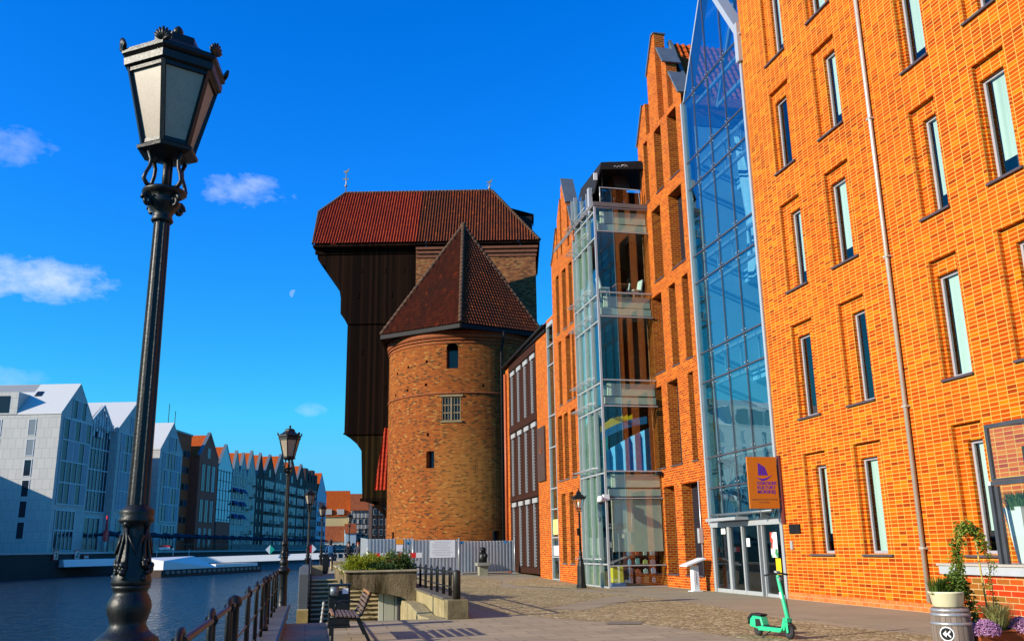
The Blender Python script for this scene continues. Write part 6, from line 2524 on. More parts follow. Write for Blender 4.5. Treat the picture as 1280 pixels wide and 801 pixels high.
# ================================================================== quay railing and its wall
RX = -0.72
WLo = thing('quay_parapet', 'low stained quay wall carrying the brown iron railing', 'wall', (-0.68, 12, 0))
q = MB()
q.box(-0.98, -0.46, -2, 25.6, 0.0, 0.24)
q.build('wall', M_CONC_L, WLo, bevel=0.015)
q = MB()
q.box(-1.02, -0.40, -2, 25.7, 0.243, 0.33)
q.build('coping', plain('dark_slate_coping', (0.085, 0.075, 0.07), 0.55, amt=0.4, sc=2, bump=0.3, bsc=18), WLo, bevel=0.015)
RG = thing('quay_railing', 'brown iron quay railing with arched hoops looping over the handrail', 'railing', (RX, 12, 0.33))
q = MB()
q.tube([(RX, -2, 1.18), (RX, 24.9, 1.18)], 0.026, 10)
q.build('handrail', M_IRON_RUST, RG)
q = MB()
q.tube([(RX, -2, 0.80), (RX, 24.9, 0.80)], 0.016, 8)
q.tube([(RX, -2, 0.45), (RX, 24.9, 0.45)], 0.016, 8)
q.build('mid_rail', M_IRON_RUST, RG)
def hoop(y, w=0.26):
    q = MB()
    pts = [(RX, y - w / 2, 0.33), (RX, y - w / 2, 1.12)]
    for i in range(9):
        a = math.pi * (1 - i / 8)
        pts.append((RX, y + w / 2 * math.cos(a), 1.135 + 0.12 * math.sin(a)))
    pts += [(RX, y + w / 2, 1.12), (RX, y + w / 2, 0.33)]
    q.tube(pts, 0.023, 8)
    q.tube([(RX, y - 0.04, 1.18), (RX, y + 0.04, 1.18)], 0.05, 10)
    q.build('hoop', M_IRON, RG)
for y in (2.3, 4.1, 5.9, 7.75, 9.45, 12.4, 14.4, 16.3, 19.0, 20.9, 22.6, 24.0):
    hoop(y)
for y in (0.8, 10.05, 17.4):
    q = MB()
    q.lathe([(0.075, 0.33), (0.075, 0.40), (0.052, 0.42), (0.052, 1.15), (0.075, 1.17), (0.08, 1.2), (0.06, 1.25), (0.0, 1.275)], 16, RX, y)
    q.build('post', M_IRON, RG)

# ================================================================== parapet, steps, planter, side wall
PP = thing('grey_parapet', 'smooth grey parapet between the water and the landing steps', 'wall', (-0.1, 35, -1.3))
q = MB()
q.prism([(31.6, -1.9), (31.6, 0.95), (32.4, 1.15), (34.4, 1.15), (34.8, 0.2), (36.4, -0.55), (41.2, 1.0), (50, 1.0), (50, -1.9)], 'x', -0.26, 0.06)
q.build('wall', plain('smooth_grey_concrete', (0.10, 0.105, 0.10), 0.7, amt=0.2, sc=0.8), PP, bevel=0.02)
q = MB()
q.tube([(0.13, 31.8, -1.2), (0.13, 31.8, 1.25), (0.13, 32.2, 1.4)], 0.03, 8)
q.tube([(0.13, 31.8, 0.8), (0.13, 36.2, -0.1), (0.13, 41.2, 1.5)], 0.022, 8)
for y in (32, 36.4, 38.8):
    q.tube([(0.13, y, -1.2), (0.13, y, -0.1 if y > 33 and y < 38 else 0.7)], 0.018, 6)
q.build('handrail', M_IRON, PP)
q = MB()
q.box(-0.24, 0.06, 26.0, 26.59, -1.9, 0.14)
tag(q.build('yellow_stone', plain('yellowish_stone', (0.38, 0.28, 0.09), 0.85, amt=0.35, bump=0.5)), 'short yellowish stone block at the foot of the grey parapet', 'block')
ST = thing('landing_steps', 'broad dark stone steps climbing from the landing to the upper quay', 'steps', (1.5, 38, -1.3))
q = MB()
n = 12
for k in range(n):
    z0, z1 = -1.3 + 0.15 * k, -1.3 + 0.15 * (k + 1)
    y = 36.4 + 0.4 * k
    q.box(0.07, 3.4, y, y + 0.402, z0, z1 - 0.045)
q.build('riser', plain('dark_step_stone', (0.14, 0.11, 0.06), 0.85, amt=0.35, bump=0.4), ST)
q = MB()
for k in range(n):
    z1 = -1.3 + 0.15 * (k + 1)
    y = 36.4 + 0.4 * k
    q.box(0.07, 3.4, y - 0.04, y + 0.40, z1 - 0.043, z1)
q.build('tread', plain('lit_tread', (0.55, 0.46, 0.27), 0.85, amt=0.3, bump=0.4), ST)  # treads coloured paler than the risers to read as lit
q = MB()
q.box(0.07, 3.98, 36.4 + 0.4 * n, 41.41, -2, 0.5)
q.build('landing', M_CONC_L, ST)
# near steps hidden below the pavement edge
NS = thing('near_steps', 'stone edge steps dropping from the pavement to the landing', 'steps', (1.6, 24, -1.3))
q = MB()
for k in range(8):
    q.box(-0.2, 3.42, 23.41 + 0.3 * k, 23.71 + 0.3 * k, -1.3, -0.16 * (k + 1))
q.build('step', M_CONC_L, NS)

PT_ = thing('concrete_planter', 'long stained concrete planter holding the junipers above the landing', 'planter', (2.4, 33, 0.4))
q = MB()
fr = [(1.2, 0.62), (1.2, 1.0), (3.46, 1.0), (3.46, 0.02), (3.2, 0.10), (2.95, 0.22), (2.6, 0.31), (2.2, 0.36), (1.75, 0.45)]
q.prism(fr, 'y', 30.0, 30.25)
q.prism([(30.26, 0.5), (30.26, 1.0), (42, 1.0), (42, 0.5)], 'x', 1.2, 1.42)
q.prism([(30.26, 0.3), (30.26, 1.0), (42, 1.0), (42, 0.3)], 'x', 3.26, 3.46)
q.box(1.43, 3.25, 30.26, 42, 0.45, 0.55)
q.build('trough', M_CONC, PT_, bevel=0.012)
q = MB()
q.prism([(1.14, 30.6), (1.14, 29.95), (3.5, 29.95), (3.5, 30.3), (1.46, 30.3), (1.46, 42.05), (1.14, 42.05)], 'z', 1.003, 1.06)
q.build('rim', plain('pale_planter_rim', (0.38, 0.31, 0.18), 0.85, amt=0.3, bump=0.4), PT_, bevel=0.01)
q = MB()
q.box(1.43, 3.25, 30.26, 42, 0.56, 0.9)
q.build('soil', plain('dark_soil', (0.03, 0.02, 0.012), 0.95), PT_)
SP_ = thing('sheathing_panels', 'whitewashed upright boards closing the passage under the planter', 'panels', (2.9, 30.7, -1.3))
q = MB()
q.box(2.3, 3.44, 30.6, 30.7, -1.3, 0.45)
q.build('boards', M_WHITEPAN, SP_)
q = MB()
q.box(2.9, 2.96, 30.52, 30.595, -1.3, 0.4)
q.build('dark_joint', M_SILL, SP_)

SW = thing('stone_side_wall', 'low sunlit stone wall with end block beside the landing', 'wall', (3.7, 28, 0))
q = MB()
q.prism([(23.42, -1.3), (23.42, 0.42), (33.6, 0.42), (33.6, -1.3)], 'x', 3.46, 3.9)
q.build('wall', M_CONC_L, SW, bevel=0.02)
q = MB()
q.box(3.42, 3.96, 23.0, 23.6, 0.0, 0.46)
q.build('end_block', plain('greenish_block', (0.20, 0.16, 0.075), 0.85, amt=0.5, sc=2.5, bump=0.8, bsc=12), SW, bevel=0.02)
q = MB()
q.box(3.40, 3.98, 23.61, 33.7, 0.423, 0.49)
q.build('coping', plain('dark_wall_coping', (0.10, 0.085, 0.06), 0.8, amt=0.4, bump=0.4), SW, bevel=0.015)
q = MB()
q.prism([(23.45, 0.02), (23.45, -1.3), (30.5, -1.3), (30.5, 0.1), (28.0, 0.12), (25.4, -0.05)], 'x', 3.0, 3.44)
q.build('stepped_base', M_CONC_L, SW, bevel=0.03)
SR = thing('hoop_railing', 'dark iron hoop railing with a thick end post on the stone side wall', 'railing', (3.7, 28, 0.49))
q = MB()
q.tube([(3.7, 23.3, 1.10), (3.7, 33.4, 1.10)], 0.026, 8)
q.tube([(3.7, 23.3, 0.72), (3.7, 33.4, 0.72)], 0.018, 8)
q.build('handrail', M_IRON, SR)
q = MB()
q.lathe([(0.1, 0.46), (0.1, 1.1), (0.085, 1.15), (0.0, 1.18)], 16, 3.7, 23.3)
q.build('end_post', plain('worn_black_post', (0.022, 0.02, 0.014), 0.5, amt=0.5, sc=5), SR)
for y in (24.4, 25.6, 26.9, 28.2, 29.6, 31.0, 32.4, 33.3):
    q = MB()
    w = 0.3
    pts = [(3.7, y - w / 2, 0.49), (3.7, y - w / 2, 1.06)]
    for i in range(9):
        a = math.pi * (1 - i / 8)
        pts.append((3.7, y + w / 2 * math.cos(a), 1.08 + 0.12 * math.sin(a)))
    pts += [(3.7, y + w / 2, 1.06), (3.7, y + w / 2, 0.49)]
    q.tube(pts, 0.024, 8)
    q.build('hoop', M_IRON, SR)
# low wall and bits on the upper path
q = MB()
q.box(0.1, 0.75, 47.0, 50.0, 0.5, 0.95)
tag(q.build('stone_bench', M_CONC_L, bevel=0.02), 'low pale stone block seat on the upper quay path', 'stone seat')
q = MB()
q.box(1.5, 2.2, 60.0, 64.0, 0.5, 1.0)
tag(q.build('quay_block', M_CONC_L, bevel=0.02), 'low stone block on the upper path beyond the people', 'block')
q = MB()
q.box(0.78, 1.06, 50.2, 50.6, 0.5, 1.45)
q.box(0.74, 1.10, 50.16, 50.64, 1.45, 1.52)
tag(q.build('litter_bin', M_IRON, bevel=0.01), 'dark litter bin on the upper path next to the walking person', 'litter bin')
# guard rail at the end of the upper path
GR = thing('path_railing', 'pale railing across the upper quay path near the distant lamps', 'railing', (2.0, 74, 0.5))
q = MB()
for k in range(9):
    x = 0.9 + k * 0.45
    q.box(x, x + 0.1, 74, 74.06, 0.5, 1.5)
q.box(0.9, 5.0, 74.061, 74.1, 1.42, 1.5)
q.build('bars', M_STEEL, GR)

# ================================================================== junipers
def foliage_mat(name, dark, light):
    m = NT(name)
    oi = m.n('ShaderNodeNewGeometry')
    v = m.coord('Object')
    n1 = m.noise(v, 2.2, 3, 0.6)
    k = m.math('ADD', m.math('MULTIPLY', oi.outputs['Random Per Island'], 0.65), m.math('MULTIPLY', n1, 0.35))
    c = m.ramp(k, [(0.15, dark), (0.85, light)])
    m.setin(m.p.inputs['Base Color'], c)
    m.p.inputs['Roughness'].default_value = 0.6
    m.p.inputs['Specular IOR Level'].default_value = 0.3
    tl = m.n('ShaderNodeBsdfTranslucent')
    m.l(c, tl.inputs[0])
    mx = m.n('ShaderNodeMixShader')
    mx.inputs[0].default_value = 0.25
    m.l(m.p.outputs[0], mx.inputs[1])
    m.l(tl.outputs[0], mx.inputs[2])
    m.l(mx.outputs[0], m.out.inputs['Surface'])
    return m.mat


M_JUN1 = foliage_mat('yellow_green_juniper', (0.10, 0.125, 0.006), (0.34, 0.36, 0.018))
M_JUN2 = foliage_mat('blue_green_juniper', (0.025, 0.06, 0.015), (0.09, 0.16, 0.03))
M_JUN3 = foliage_mat('brown_tinged_juniper', (0.06, 0.045, 0.012), (0.16, 0.10, 0.02))
M_STEM = plain('brown_stem', (0.10, 0.06, 0.03), 0.85)


def juniper(name, label, c, r, n, mat, seed):
    rg = random.Random(seed)
    t = thing(name, label, 'shrub', (c[0], c[1], 0.9), 0, 'junipers in the concrete planter')
    q = MB()
    st = MB()
    for i in range(n):
        a, e = rg.uniform(0, 2 * math.pi), rg.uniform(0.05, 1.0)
        L = rg.uniform(0.55, 1.0)
        tip = Vector((c[0] + r[0] * L * math.cos(a) * math.cos(e * 1.1), c[1] + r[1] * L * math.sin(a) * math.cos(e * 1.1), 0.92 + r[2] * L * math.sin(e * 1.3) * rg.uniform(0.75, 1.1)))
        base = Vector((c[0] + rg.uniform(-0.2, 0.2) * r[0], c[1] + rg.uniform(-0.2, 0.2) * r[1], 0.9))
        if i % 6 == 0:
            st.tube([base, base.lerp(tip, 0.5) + Vector((0, 0, 0.05)), tip], [0.02, 0.013, 0.006], 5)
        d0 = (tip - base).normalized()
        for j in range(30):
            p = base.lerp(tip, rg.uniform(0.45, 1.05)) + Vector((rg.gauss(0, 0.06), rg.gauss(0, 0.06), rg.gauss(0, 0.04)))
            d = (d0 + Vector((rg.uniform(-0.8, 0.8), rg.uniform(-0.8, 0.8), rg.uniform(-0.1, 0.9)))).normalized()
            q.leaf(p, d, rg.uniform(0.05, 0.12), 0.4, rg)
    q.build('foliage', mat, t)
    st.build('branch', M_STEM, t)
    return t


juniper('juniper', 'spreading yellow green juniper at the water end of the planter', (1.75, 31.4, 1), (0.75, 1.3, 0.62), 260, M_JUN1, 1)
juniper('juniper', 'dense yellow green juniper in the middle of the planter', (2.45, 32.6, 1), (0.8, 1.6, 0.72), 260, M_JUN1, 2)
juniper('juniper', 'low blue green juniper creeping over the front rim of the planter', (2.35, 30.7, 1), (0.8, 0.45, 0.33), 200, M_JUN2, 3)
juniper('juniper', 'dark juniper with brown tips at the railing end of the planter', (3.0, 31.5, 1), (0.6, 1.1, 0.72), 220, M_JUN2, 4)
juniper('juniper', 'brown tinged juniper patch between the green junipers', (2.78, 31.0, 1), (0.4, 0.45, 0.5), 90, M_JUN3, 5)
juniper('juniper', 'rear yellow green juniper along the back of the planter', (2.1, 36.0, 1), (0.8, 2.6, 0.6), 240, M_JUN1, 6)

# ================================================================== bench, bin
BX, BYN = 0.46, 18.15
BN = thing('park_bench', 'black iron bench with brown wooden slats seen end on, turned to the water', 'bench', (0.85, 19, 0))
M_SLATW = plain('varnished_slat', (0.34, 0.16, 0.055), 0.5, amt=0.3, sc=8)
M_SLATD = plain('weathered_slat', (0.16, 0.10, 0.07), 0.6, amt=0.3, sc=8)
LB = 1.75
for k in range(7):
    x = BX + 0.02 + 0.078 * k
    q = MB()
    z = 0.48 + (0.012 if k in (0,) else 0) - 0.006 * k
    q.box(x, x + 0.055, BYN, BYN + LB, z, z + 0.035)
    q.build('seat_slat', M_SLATW if k == 0 else M_SLATD, BN, bevel=0.006)
for k in range(6):
    t_ = k / 5
    x = BX + 0.585 + 0.14 * t_
    z = 0.53 + 0.36 * t_
    q = MB()
    q.beam((x, BYN, z), (x, BYN + LB, z), 0.03, 0.052)
    q.build('back_slat', M_SLATW if k == 5 else M_SLATD, BN, bevel=0.006)
for y in (BYN + 0.10, BYN + LB - 0.14):
    q = MB()
    q.beam((BX + 0.05, y, 0.47), (BX + 0.05, y, 0.0), 0.05, 0.06)
    q.build('leg', M_IRON, BN)
    q = MB()
    q.beam((BX + 0.52, y, 0.46), (BX + 0.75, y, 0.0), 0.05, 0.06)
    q.build('leg', M_IRON, BN)
    q = MB()
    q.tube([(BX, y, 0.465), (BX + 0.25, y, 0.445), (BX + 0.5, y, 0.43), (BX + 0.59, y, 0.50), (BX + 0.76, y, 0.90)], 0.028, 8)
    q.build('side_frame', M_IRON, BN)
q = MB()
q.tube([(BX + 0.1, BYN + LB * 0.55, 0.5), (BX + 0.13, BYN + LB * 0.55, 0.66), (BX + 0.22, BYN + LB * 0.55, 0.72), (BX + 0.42, BYN + LB * 0.55, 0.71), (BX + 0.6, BYN + LB * 0.55, 0.68)], 0.018, 8)
q.build('armrest', M_IRON, BN)
BI = thing('litter_bin', 'tall black litter bin with a small white sticker behind the bench', 'litter bin', (0.73, 21.8, 0))
q = MB()
q.box(0.50, 0.98, 21.6, 22.0, 0.06, 0.80)
q.box(0.48, 1.0, 21.58, 22.02, 0.0, 0.058)
q.build('body', M_IRON, BI, bevel=0.015)
q = MB()
q.box(0.48, 1.0, 21.57, 22.03, 0.90, 0.95)
for x, y in ((0.5, 21.6), (0.94, 21.6), (0.5, 21.96), (0.94, 21.96)):
    q.box(x, x + 0.04, y, y + 0.04, 0.80, 0.90)
q.build('lid', M_IRON, BI, bevel=0.01)
q = MB()
q.lathe([(0.1, 0.70), (0.1, 0.9)], 14, 0.62, 21.62)
q.build('ashtray', M_LEAD, BI)
q = MB()
q.box(0.80, 0.93, 21.592, 21.597, 0.74, 0.86)
q.build('sticker', M_WHITESTEEL, BI)
# chain-like pale post by the steps
q = MB()
for k in range(7):
    q.ball((0.42 + 0.012 * k, 27.2, -0.5 + 0.12 * k), (0.04, 0.04, 0.075), 8, 6)
tag(q.build('pale_chain', plain('pale_grey_chain', (0.4, 0.4, 0.36), 0.6)), 'short pale chain hanging at the dark landing steps', 'chain')

# ================================================================== kick scooter
SCX, SCY = 8.56, 16.2
sc_rz = math.atan2(-0.80, 0.17)
SC = thing('kick_scooter', 'mint green rental kick scooter parked on the cobbles', 'scooter', (8.53, 16.1, 0), sc_rz)
M_MINT = plain('mint_green_paint', (0.03, 0.56, 0.24), 0.3, 0, amt=0.06, spec=0.6)
M_RUB = plain('black_rubber', (0.012, 0.012, 0.013), 0.6)
def wheel(x, r, name='wheel'):
    q = MB()
    n = 28
    for k in range(n):
        a0_, a1_ = 2 * math.pi * k / n, 2 * math.pi * (k + 1) / n
        q.tube([(x + (r - 0.025) * math.cos(a0_), 0, r + (r - 0.025) * math.sin(a0_)), (x + (r - 0.025) * math.cos(a1_), 0, r + (r - 0.025) * math.sin(a1_))], 0.027, 8, caps=False)
    o = q.build(name, M_RUB, SC, local=True)
    q = MB()
    q.tube([(x, -0.025, r), (x, 0.025, r)], r * 0.62, 20)
    q.tube([(x, -0.045, r), (x, 0.045, r)], 0.022, 10)
    q.build('rim', plain('dark_grey_rim', (0.07, 0.07, 0.075), 0.4, 0.5), o, local=True)
wheel(0.42, 0.125)
wheel(-0.44, 0.115)
q = MB()
q.prism([(-0.36, 0.11), (0.25, 0.11), (0.30, 0.15), (0.31, 0.19), (-0.34, 0.19)], 'y', -0.085, 0.085)
q.prism([(0.22, 0.12), (0.34, 0.15), (0.38, 0.36), (0.32, 0.38)], 'y', -0.045, 0.045)
q.build('deck', M_MINT, SC, local=True, bevel=0.012)
q = MB()
q.box(-0.3, 0.2, -0.075, 0.075, 0.192, 0.20)
q.build('grip_mat', M_RUB, SC, local=True)
q = MB()
q.prism([(-0.60, 0.17), (-0.34, 0.13), (-0.20, 0.20), (-0.26, 0.36), (-0.50, 0.37), (-0.58, 0.30)], 'y', -0.082, 0.082)
q.build('rear_box', M_MINT, SC, local=True, bevel=0.02)
q = MB()
q.prism([(-0.63, 0.20), (-0.59, 0.305), (-0.50, 0.375), (-0.26, 0.365), (-0.25, 0.40), (-0.52, 0.415), (-0.64, 0.33)], 'y', -0.09, 0.09)
q.prism([(-0.42, 0.17), (-0.24, 0.19), (-0.28, 0.32), (-0.42, 0.32)], 'y', -0.086, 0.086)
q.build('rear_fender', M_RUB, SC, local=True, bevel=0.01)
q = MB()
q.tube([(0.42, 0.0, 0.30), (0.36, 0, 0.55), (0.24, 0, 1.05), (0.225, 0, 1.12)], [0.042, 0.040, 0.034, 0.034], 14)
q.prism([(0.36, 0.36), (0.45, 0.30), (0.455, 0.12), (0.41, 0.11)], 'y', -0.06, -0.04)
q.prism([(0.36, 0.36), (0.45, 0.30), (0.455, 0.12), (0.41, 0.11)], 'y', 0.04, 0.06)
q.box(0.38, 0.45, -0.06, 0.06, 0.29, 0.37)
q.build('stem', M_MINT, SC, local=True, bevel=0.006)
q = MB()
a_ = [(0.42 + 0.15 * math.cos(t_), 0.125 + 0.15 * math.sin(t_)) for t_ in [R(20 + 12 * k) for k in range(9)]]
i_ = [(0.42 + 0.165 * math.cos(t_), 0.125 + 0.165 * math.sin(t_)) for t_ in [R(20 + 12 * k) for k in range(9)]]
q.prism(a_ + i_[::-1], 'y', -0.04, 0.04)
q.build('front_fender', M_RUB, SC, local=True)
q = MB()
q.tube([(0.18, -0.27, 1.12), (0.21, -0.12, 1.15), (0.225, 0, 1.155), (0.21, 0.12, 1.15), (0.18, 0.27, 1.12)], 0.017, 8)
q.tube([(0.22, -0.14, 1.15), (0.28, -0.22, 1.13)], 0.008, 6)
q.tube([(0.22, 0.14, 1.15), (0.28, 0.22, 1.13)], 0.008, 6)
q.build('handlebar', M_RUB, SC, local=True)
q = MB()
q.box(0.19, 0.26, -0.05, 0.05, 1.155, 1.20)
q.tube([(0.27, 0, 1.05), (0.30, 0, 1.05)], 0.035, 12)
q.build('display', plain('grey_plastic', (0.35, 0.36, 0.36), 0.5), SC, local=True, bevel=0.01)
q = MB()
q.tube([(0.25, 0.04, 1.1), (0.33, 0.06, 0.75), (0.40, 0.05, 0.35)], 0.008, 6)
q.build('cable', M_RUB, SC, local=True)
q = MB()
q.tube([(0.0, -0.08, 0.12), (-0.05, -0.26, 0.0)], 0.012, 8)
q.build('kickstand', M_RUB, SC, local=True)
q = MB()
q.tube([(0.315, 0.0, 0.70), (0.285, 0, 0.82)], 0.043, 14)
q.build('label_band', M_WHITESTEEL, SC, local=True)

# ================================================================== lectern
LE = thing('info_lectern', 'white information lectern with a sloping top beside the glass doors', 'lectern', (14.2, 32.6, 0))
q = MB()
q.box(14.1, 14.32, 32.45, 32.75, 0.03, 0.92)
q.box(14.0, 14.42, 32.38, 32.82, 0.0, 0.028)
q.build('pillar', M_WHITESTEEL, LE, bevel=0.008)
q = MB()
i_ = [q.vert(p) for p in ((13.78, 32.25, 0.90), (14.55, 32.25, 1.16), (14.55, 32.95, 1.16), (13.78, 32.95, 0.90), (13.76, 32.25, 0.95), (14.53, 32.25, 1.21), (14.53, 32.95, 1.21), (13.76, 32.95, 0.95))]
for f_ in ((3, 2, 1, 0), (4, 5, 6, 7), (0, 1, 5, 4), (1, 2, 6, 5), (2, 3, 7, 6), (3, 0, 4, 7)):
    q.face([i_[k] for k in f_])
q.build('top_board', M_WHITESTEEL, LE)
q = MB()
wav = [(14.19 + 0.03 * math.sin(k * 2.1), 32.446, 0.25 + 0.03 * k) for k in range(16)]
q.tube(wav, 0.008, 5)
q.build('script_lettering', plain('grey_script', (0.35, 0.25, 0.22), 0.6), LE)

# ================================================================== terrace corner
TR_ = thing('brick_terrace', 'low brick terrace with a pale concrete ledge against the building wall', 'terrace', (14.2, 14, 0))
XT = 13.72
q = MB()
q.box(XT, 14.79, 5.0, 17.85, 0.0, 0.985)
q.build('wall', M_BRICK3, TR_)
q = MB()
q.box(XT - 0.10, 14.79, 5.0, 17.98, 0.988, 1.165)
q.build('ledge', plain('pale_ledge', (0.38, 0.40, 0.42), 0.6, amt=0.12, sc=3), TR_, bevel=0.008)
q = MB()
q.box(XT - 0.13, 14.79, 5.0, 18.02, 1.168, 1.215)
q.build('ledge_slab', plain('ledge_top', (0.40, 0.36, 0.30), 0.7, amt=0.15), TR_)
GF = thing('glass_windbreak', 'dark framed glass windbreak standing on the terrace ledge', 'windbreak', (XT, 15.5, 1.215))
q = MB()
def fb(y0, y1, z0, z1, x0=XT - 0.05, x1=XT + 0.03):
    q.box(x0, x1, y0, y1, z0, z1)
fb(16.10, 16.19, 1.216, 2.86)
fb(11.5, 16.09, 2.77, 2.86)
q.box(XT - 0.02, XT + 0.05, 15.97, 16.06, 1.216, 2.76)
fb(16.04, 16.12, 2.87, 4.02, XT - 0.01, XT + 0.05)
fb(11.5, 16.03, 3.94, 4.02, XT - 0.01, XT + 0.05)
fb(11.5, 16.03, 2.87, 2.91, XT - 0.01, XT + 0.05)
q.beam((XT + 0.02, 16.05, 3.97), (XT + 0.6, 14.0, 3.97), 0.05, 0.06)
q.build('frame', plain('anthracite_frame', (0.065, 0.07, 0.08), 0.4, 0.2), GF)
q = MB()
q.box(XT + 0.01, XT + 0.02, 11.5, 16.03, 2.92, 3.93)
q.build('upper_pane', M_WINGL, GF)
q = MB()
q.box(XT + 0.0, XT + 0.01, 11.5, 15.96, 1.26, 2.76)
q.build('lower_pane', glass('terrace_pane', (0.9, 0.96, 0.94), 0.0), GF)
q = MB()
q.box(XT - 0.06, XT - 0.051, 16.10, 16.17, 2.78, 2.86)
q.build('bracket', M_WHITESTEEL, GF)
# tall white pot with grass behind the glass
WP = thing('white_planter', 'tall tapering white pot with ornamental grass behind the glass windbreak', 'planter', (14.2, 15.6, 1.216))
q = MB()
q.lathe([(0.18, 1.22), (0.20, 1.24), (0.34, 2.30), (0.36, 2.34), (0.33, 2.34), (0.31, 2.28), (0.0, 2.27)], 4, 14.22, 15.98, smooth=False, a0=R(45))
q.build('pot', M_WHITESTEEL, WP)
def grass(mb, c, r, n, h, rg, droop=0.35, w=0.012):
    for i in range(n):
        a, d = rg.uniform(0, 2 * math.pi), rg.uniform(0, 1) ** 0.5 * r
        p = Vector((c[0] + d * math.cos(a), c[1] + d * math.sin(a), c[2]))
        o = Vector((math.cos(a), math.sin(a), 0)) * rg.uniform(0.05, droop)
        hh = h * rg.uniform(0.6, 1.0)
        s_ = Vector((-math.sin(a), math.cos(a), 0)) * w
        m_ = p + o * 0.35 + Vector((0, 0, hh * 0.65))
        e_ = p + o + Vector((0, 0, hh))
        mb.poly([p - s_, p + s_, m_ + s_ * 0.8, m_ - s_ * 0.8])
        mb.poly([m_ - s_ * 0.8, m_ + s_ * 0.8, e_])
M_GRASS = foliage_mat('green_grass', (0.035, 0.08, 0.006), (0.13, 0.20, 0.015))
q = MB()
grass(q, (14.22, 15.98, 2.27), 0.26, 420, 0.42, random.Random(3), 0.3)
q.build('grass', M_GRASS, WP)

# barrel with pot
BRX, BRY = 9.72, 12.7
BL = thing('wooden_barrel', 'weathered grey wooden barrel with steel hoops and a round white emblem', 'barrel', (BRX, BRY, 0))
M_STAVE = boards('weathered_staves', (0.20, 0.155, 0.125), 0.085, 0.3)
def brl(z):
    t_ = (z - 0.0) / 0.70 * 2 - 1
    return 0.30 - 0.04 * t_ * t_
q = MB()
n = 36
zs = [0.0, 0.08, 0.16, 0.25, 0.35, 0.45, 0.54, 0.62, 0.70]
rings = [[q.vert((BRX + brl(z) * math.cos(2 * math.pi * j / n), BRY + brl(z) * math.sin(2 * math.pi * j / n), z)) for j in range(n)] for z in zs]
for i in range(len(zs) - 1):
    for j in range(n):
        u0, u1 = j * 0.055, (j + 1) * 0.055
        q.face((rings[i][j], rings[i][(j + 1) % n], rings[i + 1][(j + 1) % n], rings[i + 1][j]), True, [(u0, zs[i]), (u1, zs[i]), (u1, zs[i + 1]), (u0, zs[i + 1])])
q.face(rings[-1])
q.build('staves', M_STAVE, BL)
for z in (0.05, 0.17, 0.47, 0.60, 0.665):
    q = MB()
    q.lathe([(brl(z - 0.022) + 0.002, z - 0.022), (brl(z - 0.022) + 0.007, z - 0.022), (brl(z + 0.022) + 0.007, z + 0.022), (brl(z + 0.022) + 0.002, z + 0.022)], 36, BRX, BRY)
    q.build('hoop', plain('galvanised_hoop', (0.42, 0.42, 0.42), 0.4, 0.6, amt=0.2), BL)
# emblem facing the camera
q = MB()
ed = Vector((-BRX, -BRY, 0)).normalized()
ed = (Matrix.Rotation(R(-16), 3, 'Z') @ ed)
er = Vector((-ed.y, ed.x, 0)) * 1.0
def onb(x, z, off):
    a = x / brl(z)
    d_ = ed * math.cos(a) + er * math.sin(a)
    return Vector((BRX, BRY, z)) + d_ * (brl(z) + off)
ec, ez = 0.0, 0.33
for r0, r1, off, mi in ((0.0, 0.105, 0.004, 0), (0.0, 0.088, 0.006, 1)):
    q.cm = mi
    for k in range(24):
        a0_, a1_ = 2 * math.pi * k / 24, 2 * math.pi * (k + 1) / 24
        q.poly([onb(0, ez, off), onb(r1 * math.cos(a0_), ez + r1 * math.sin(a0_), off), onb(r1 * math.cos(a1_), ez + r1 * math.sin(a1_), off)])
q.cm = 0
for pts in ([(-0.055, 0.0), (-0.005, 0.05), (-0.005, -0.05)], [(0.0, 0.0), (0.055, 0.06), (0.055, 0.028), (0.028, 0.0)], [(0.0, 0.0), (0.028, 0.0), (0.055, -0.028), (0.055, -0.06)], [(-0.006, 0.012), (-0.006, -0.012), (0.012, -0.012), (0.012, 0.012)]):
    q.poly([onb(x, ez + z, 0.009) for x, z in pts])
q.build('emblem', [M_WHITESTEEL, M_DARKMETAL], BL)
PO = thing('cream_flower_pot', 'round cream pot with leafy green plants on top of the barrel', 'flower pot', (BRX - 0.02, BRY, 0.70))
q = MB()
q.lathe([(0.19, 0.702), (0.22, 0.72), (0.248, 0.90), (0.268, 0.915), (0.268, 0.935), (0.242, 0.935), (0.23, 0.90), (0.0, 0.89)], 28, BRX - 0.02, BRY)
q.build('pot', plain('cream_glaze', (0.74, 0.70, 0.46), 0.45, 0, amt=0.06), PO)
M_LEAF1 = foliage_mat('fresh_leaves', (0.05, 0.10, 0.008), (0.24, 0.30, 0.03))
M_LEAF2 = foliage_mat('deep_leaves', (0.03, 0.065, 0.008), (0.13, 0.19, 0.02))
q = MB()
rg = random.Random(21)
grass(q, (BRX - 0.20, BRY, 0.89), 0.09, 120, 0.30, rg, 0.12, 0.006)
for i in range(1400):
    a = rg.uniform(0, 2 * math.pi)
    d = rg.uniform(0, 1) ** 0.6
    x, y = BRX + 0.06 + 0.24 * d * math.cos(a), BRY + 0.22 * d * math.sin(a)
    z = 0.89 + rg.uniform(0, 0.30 + 0.10 * math.sin(9 * x)) * (1.05 - 0.6 * d)
    q.leaf((x, y, z), (math.cos(a) + rg.uniform(-1, 1), math.sin(a) + rg.uniform(-1, 1), rg.uniform(-0.2, 1)), rg.uniform(0.03, 0.09), 0.6, rg)
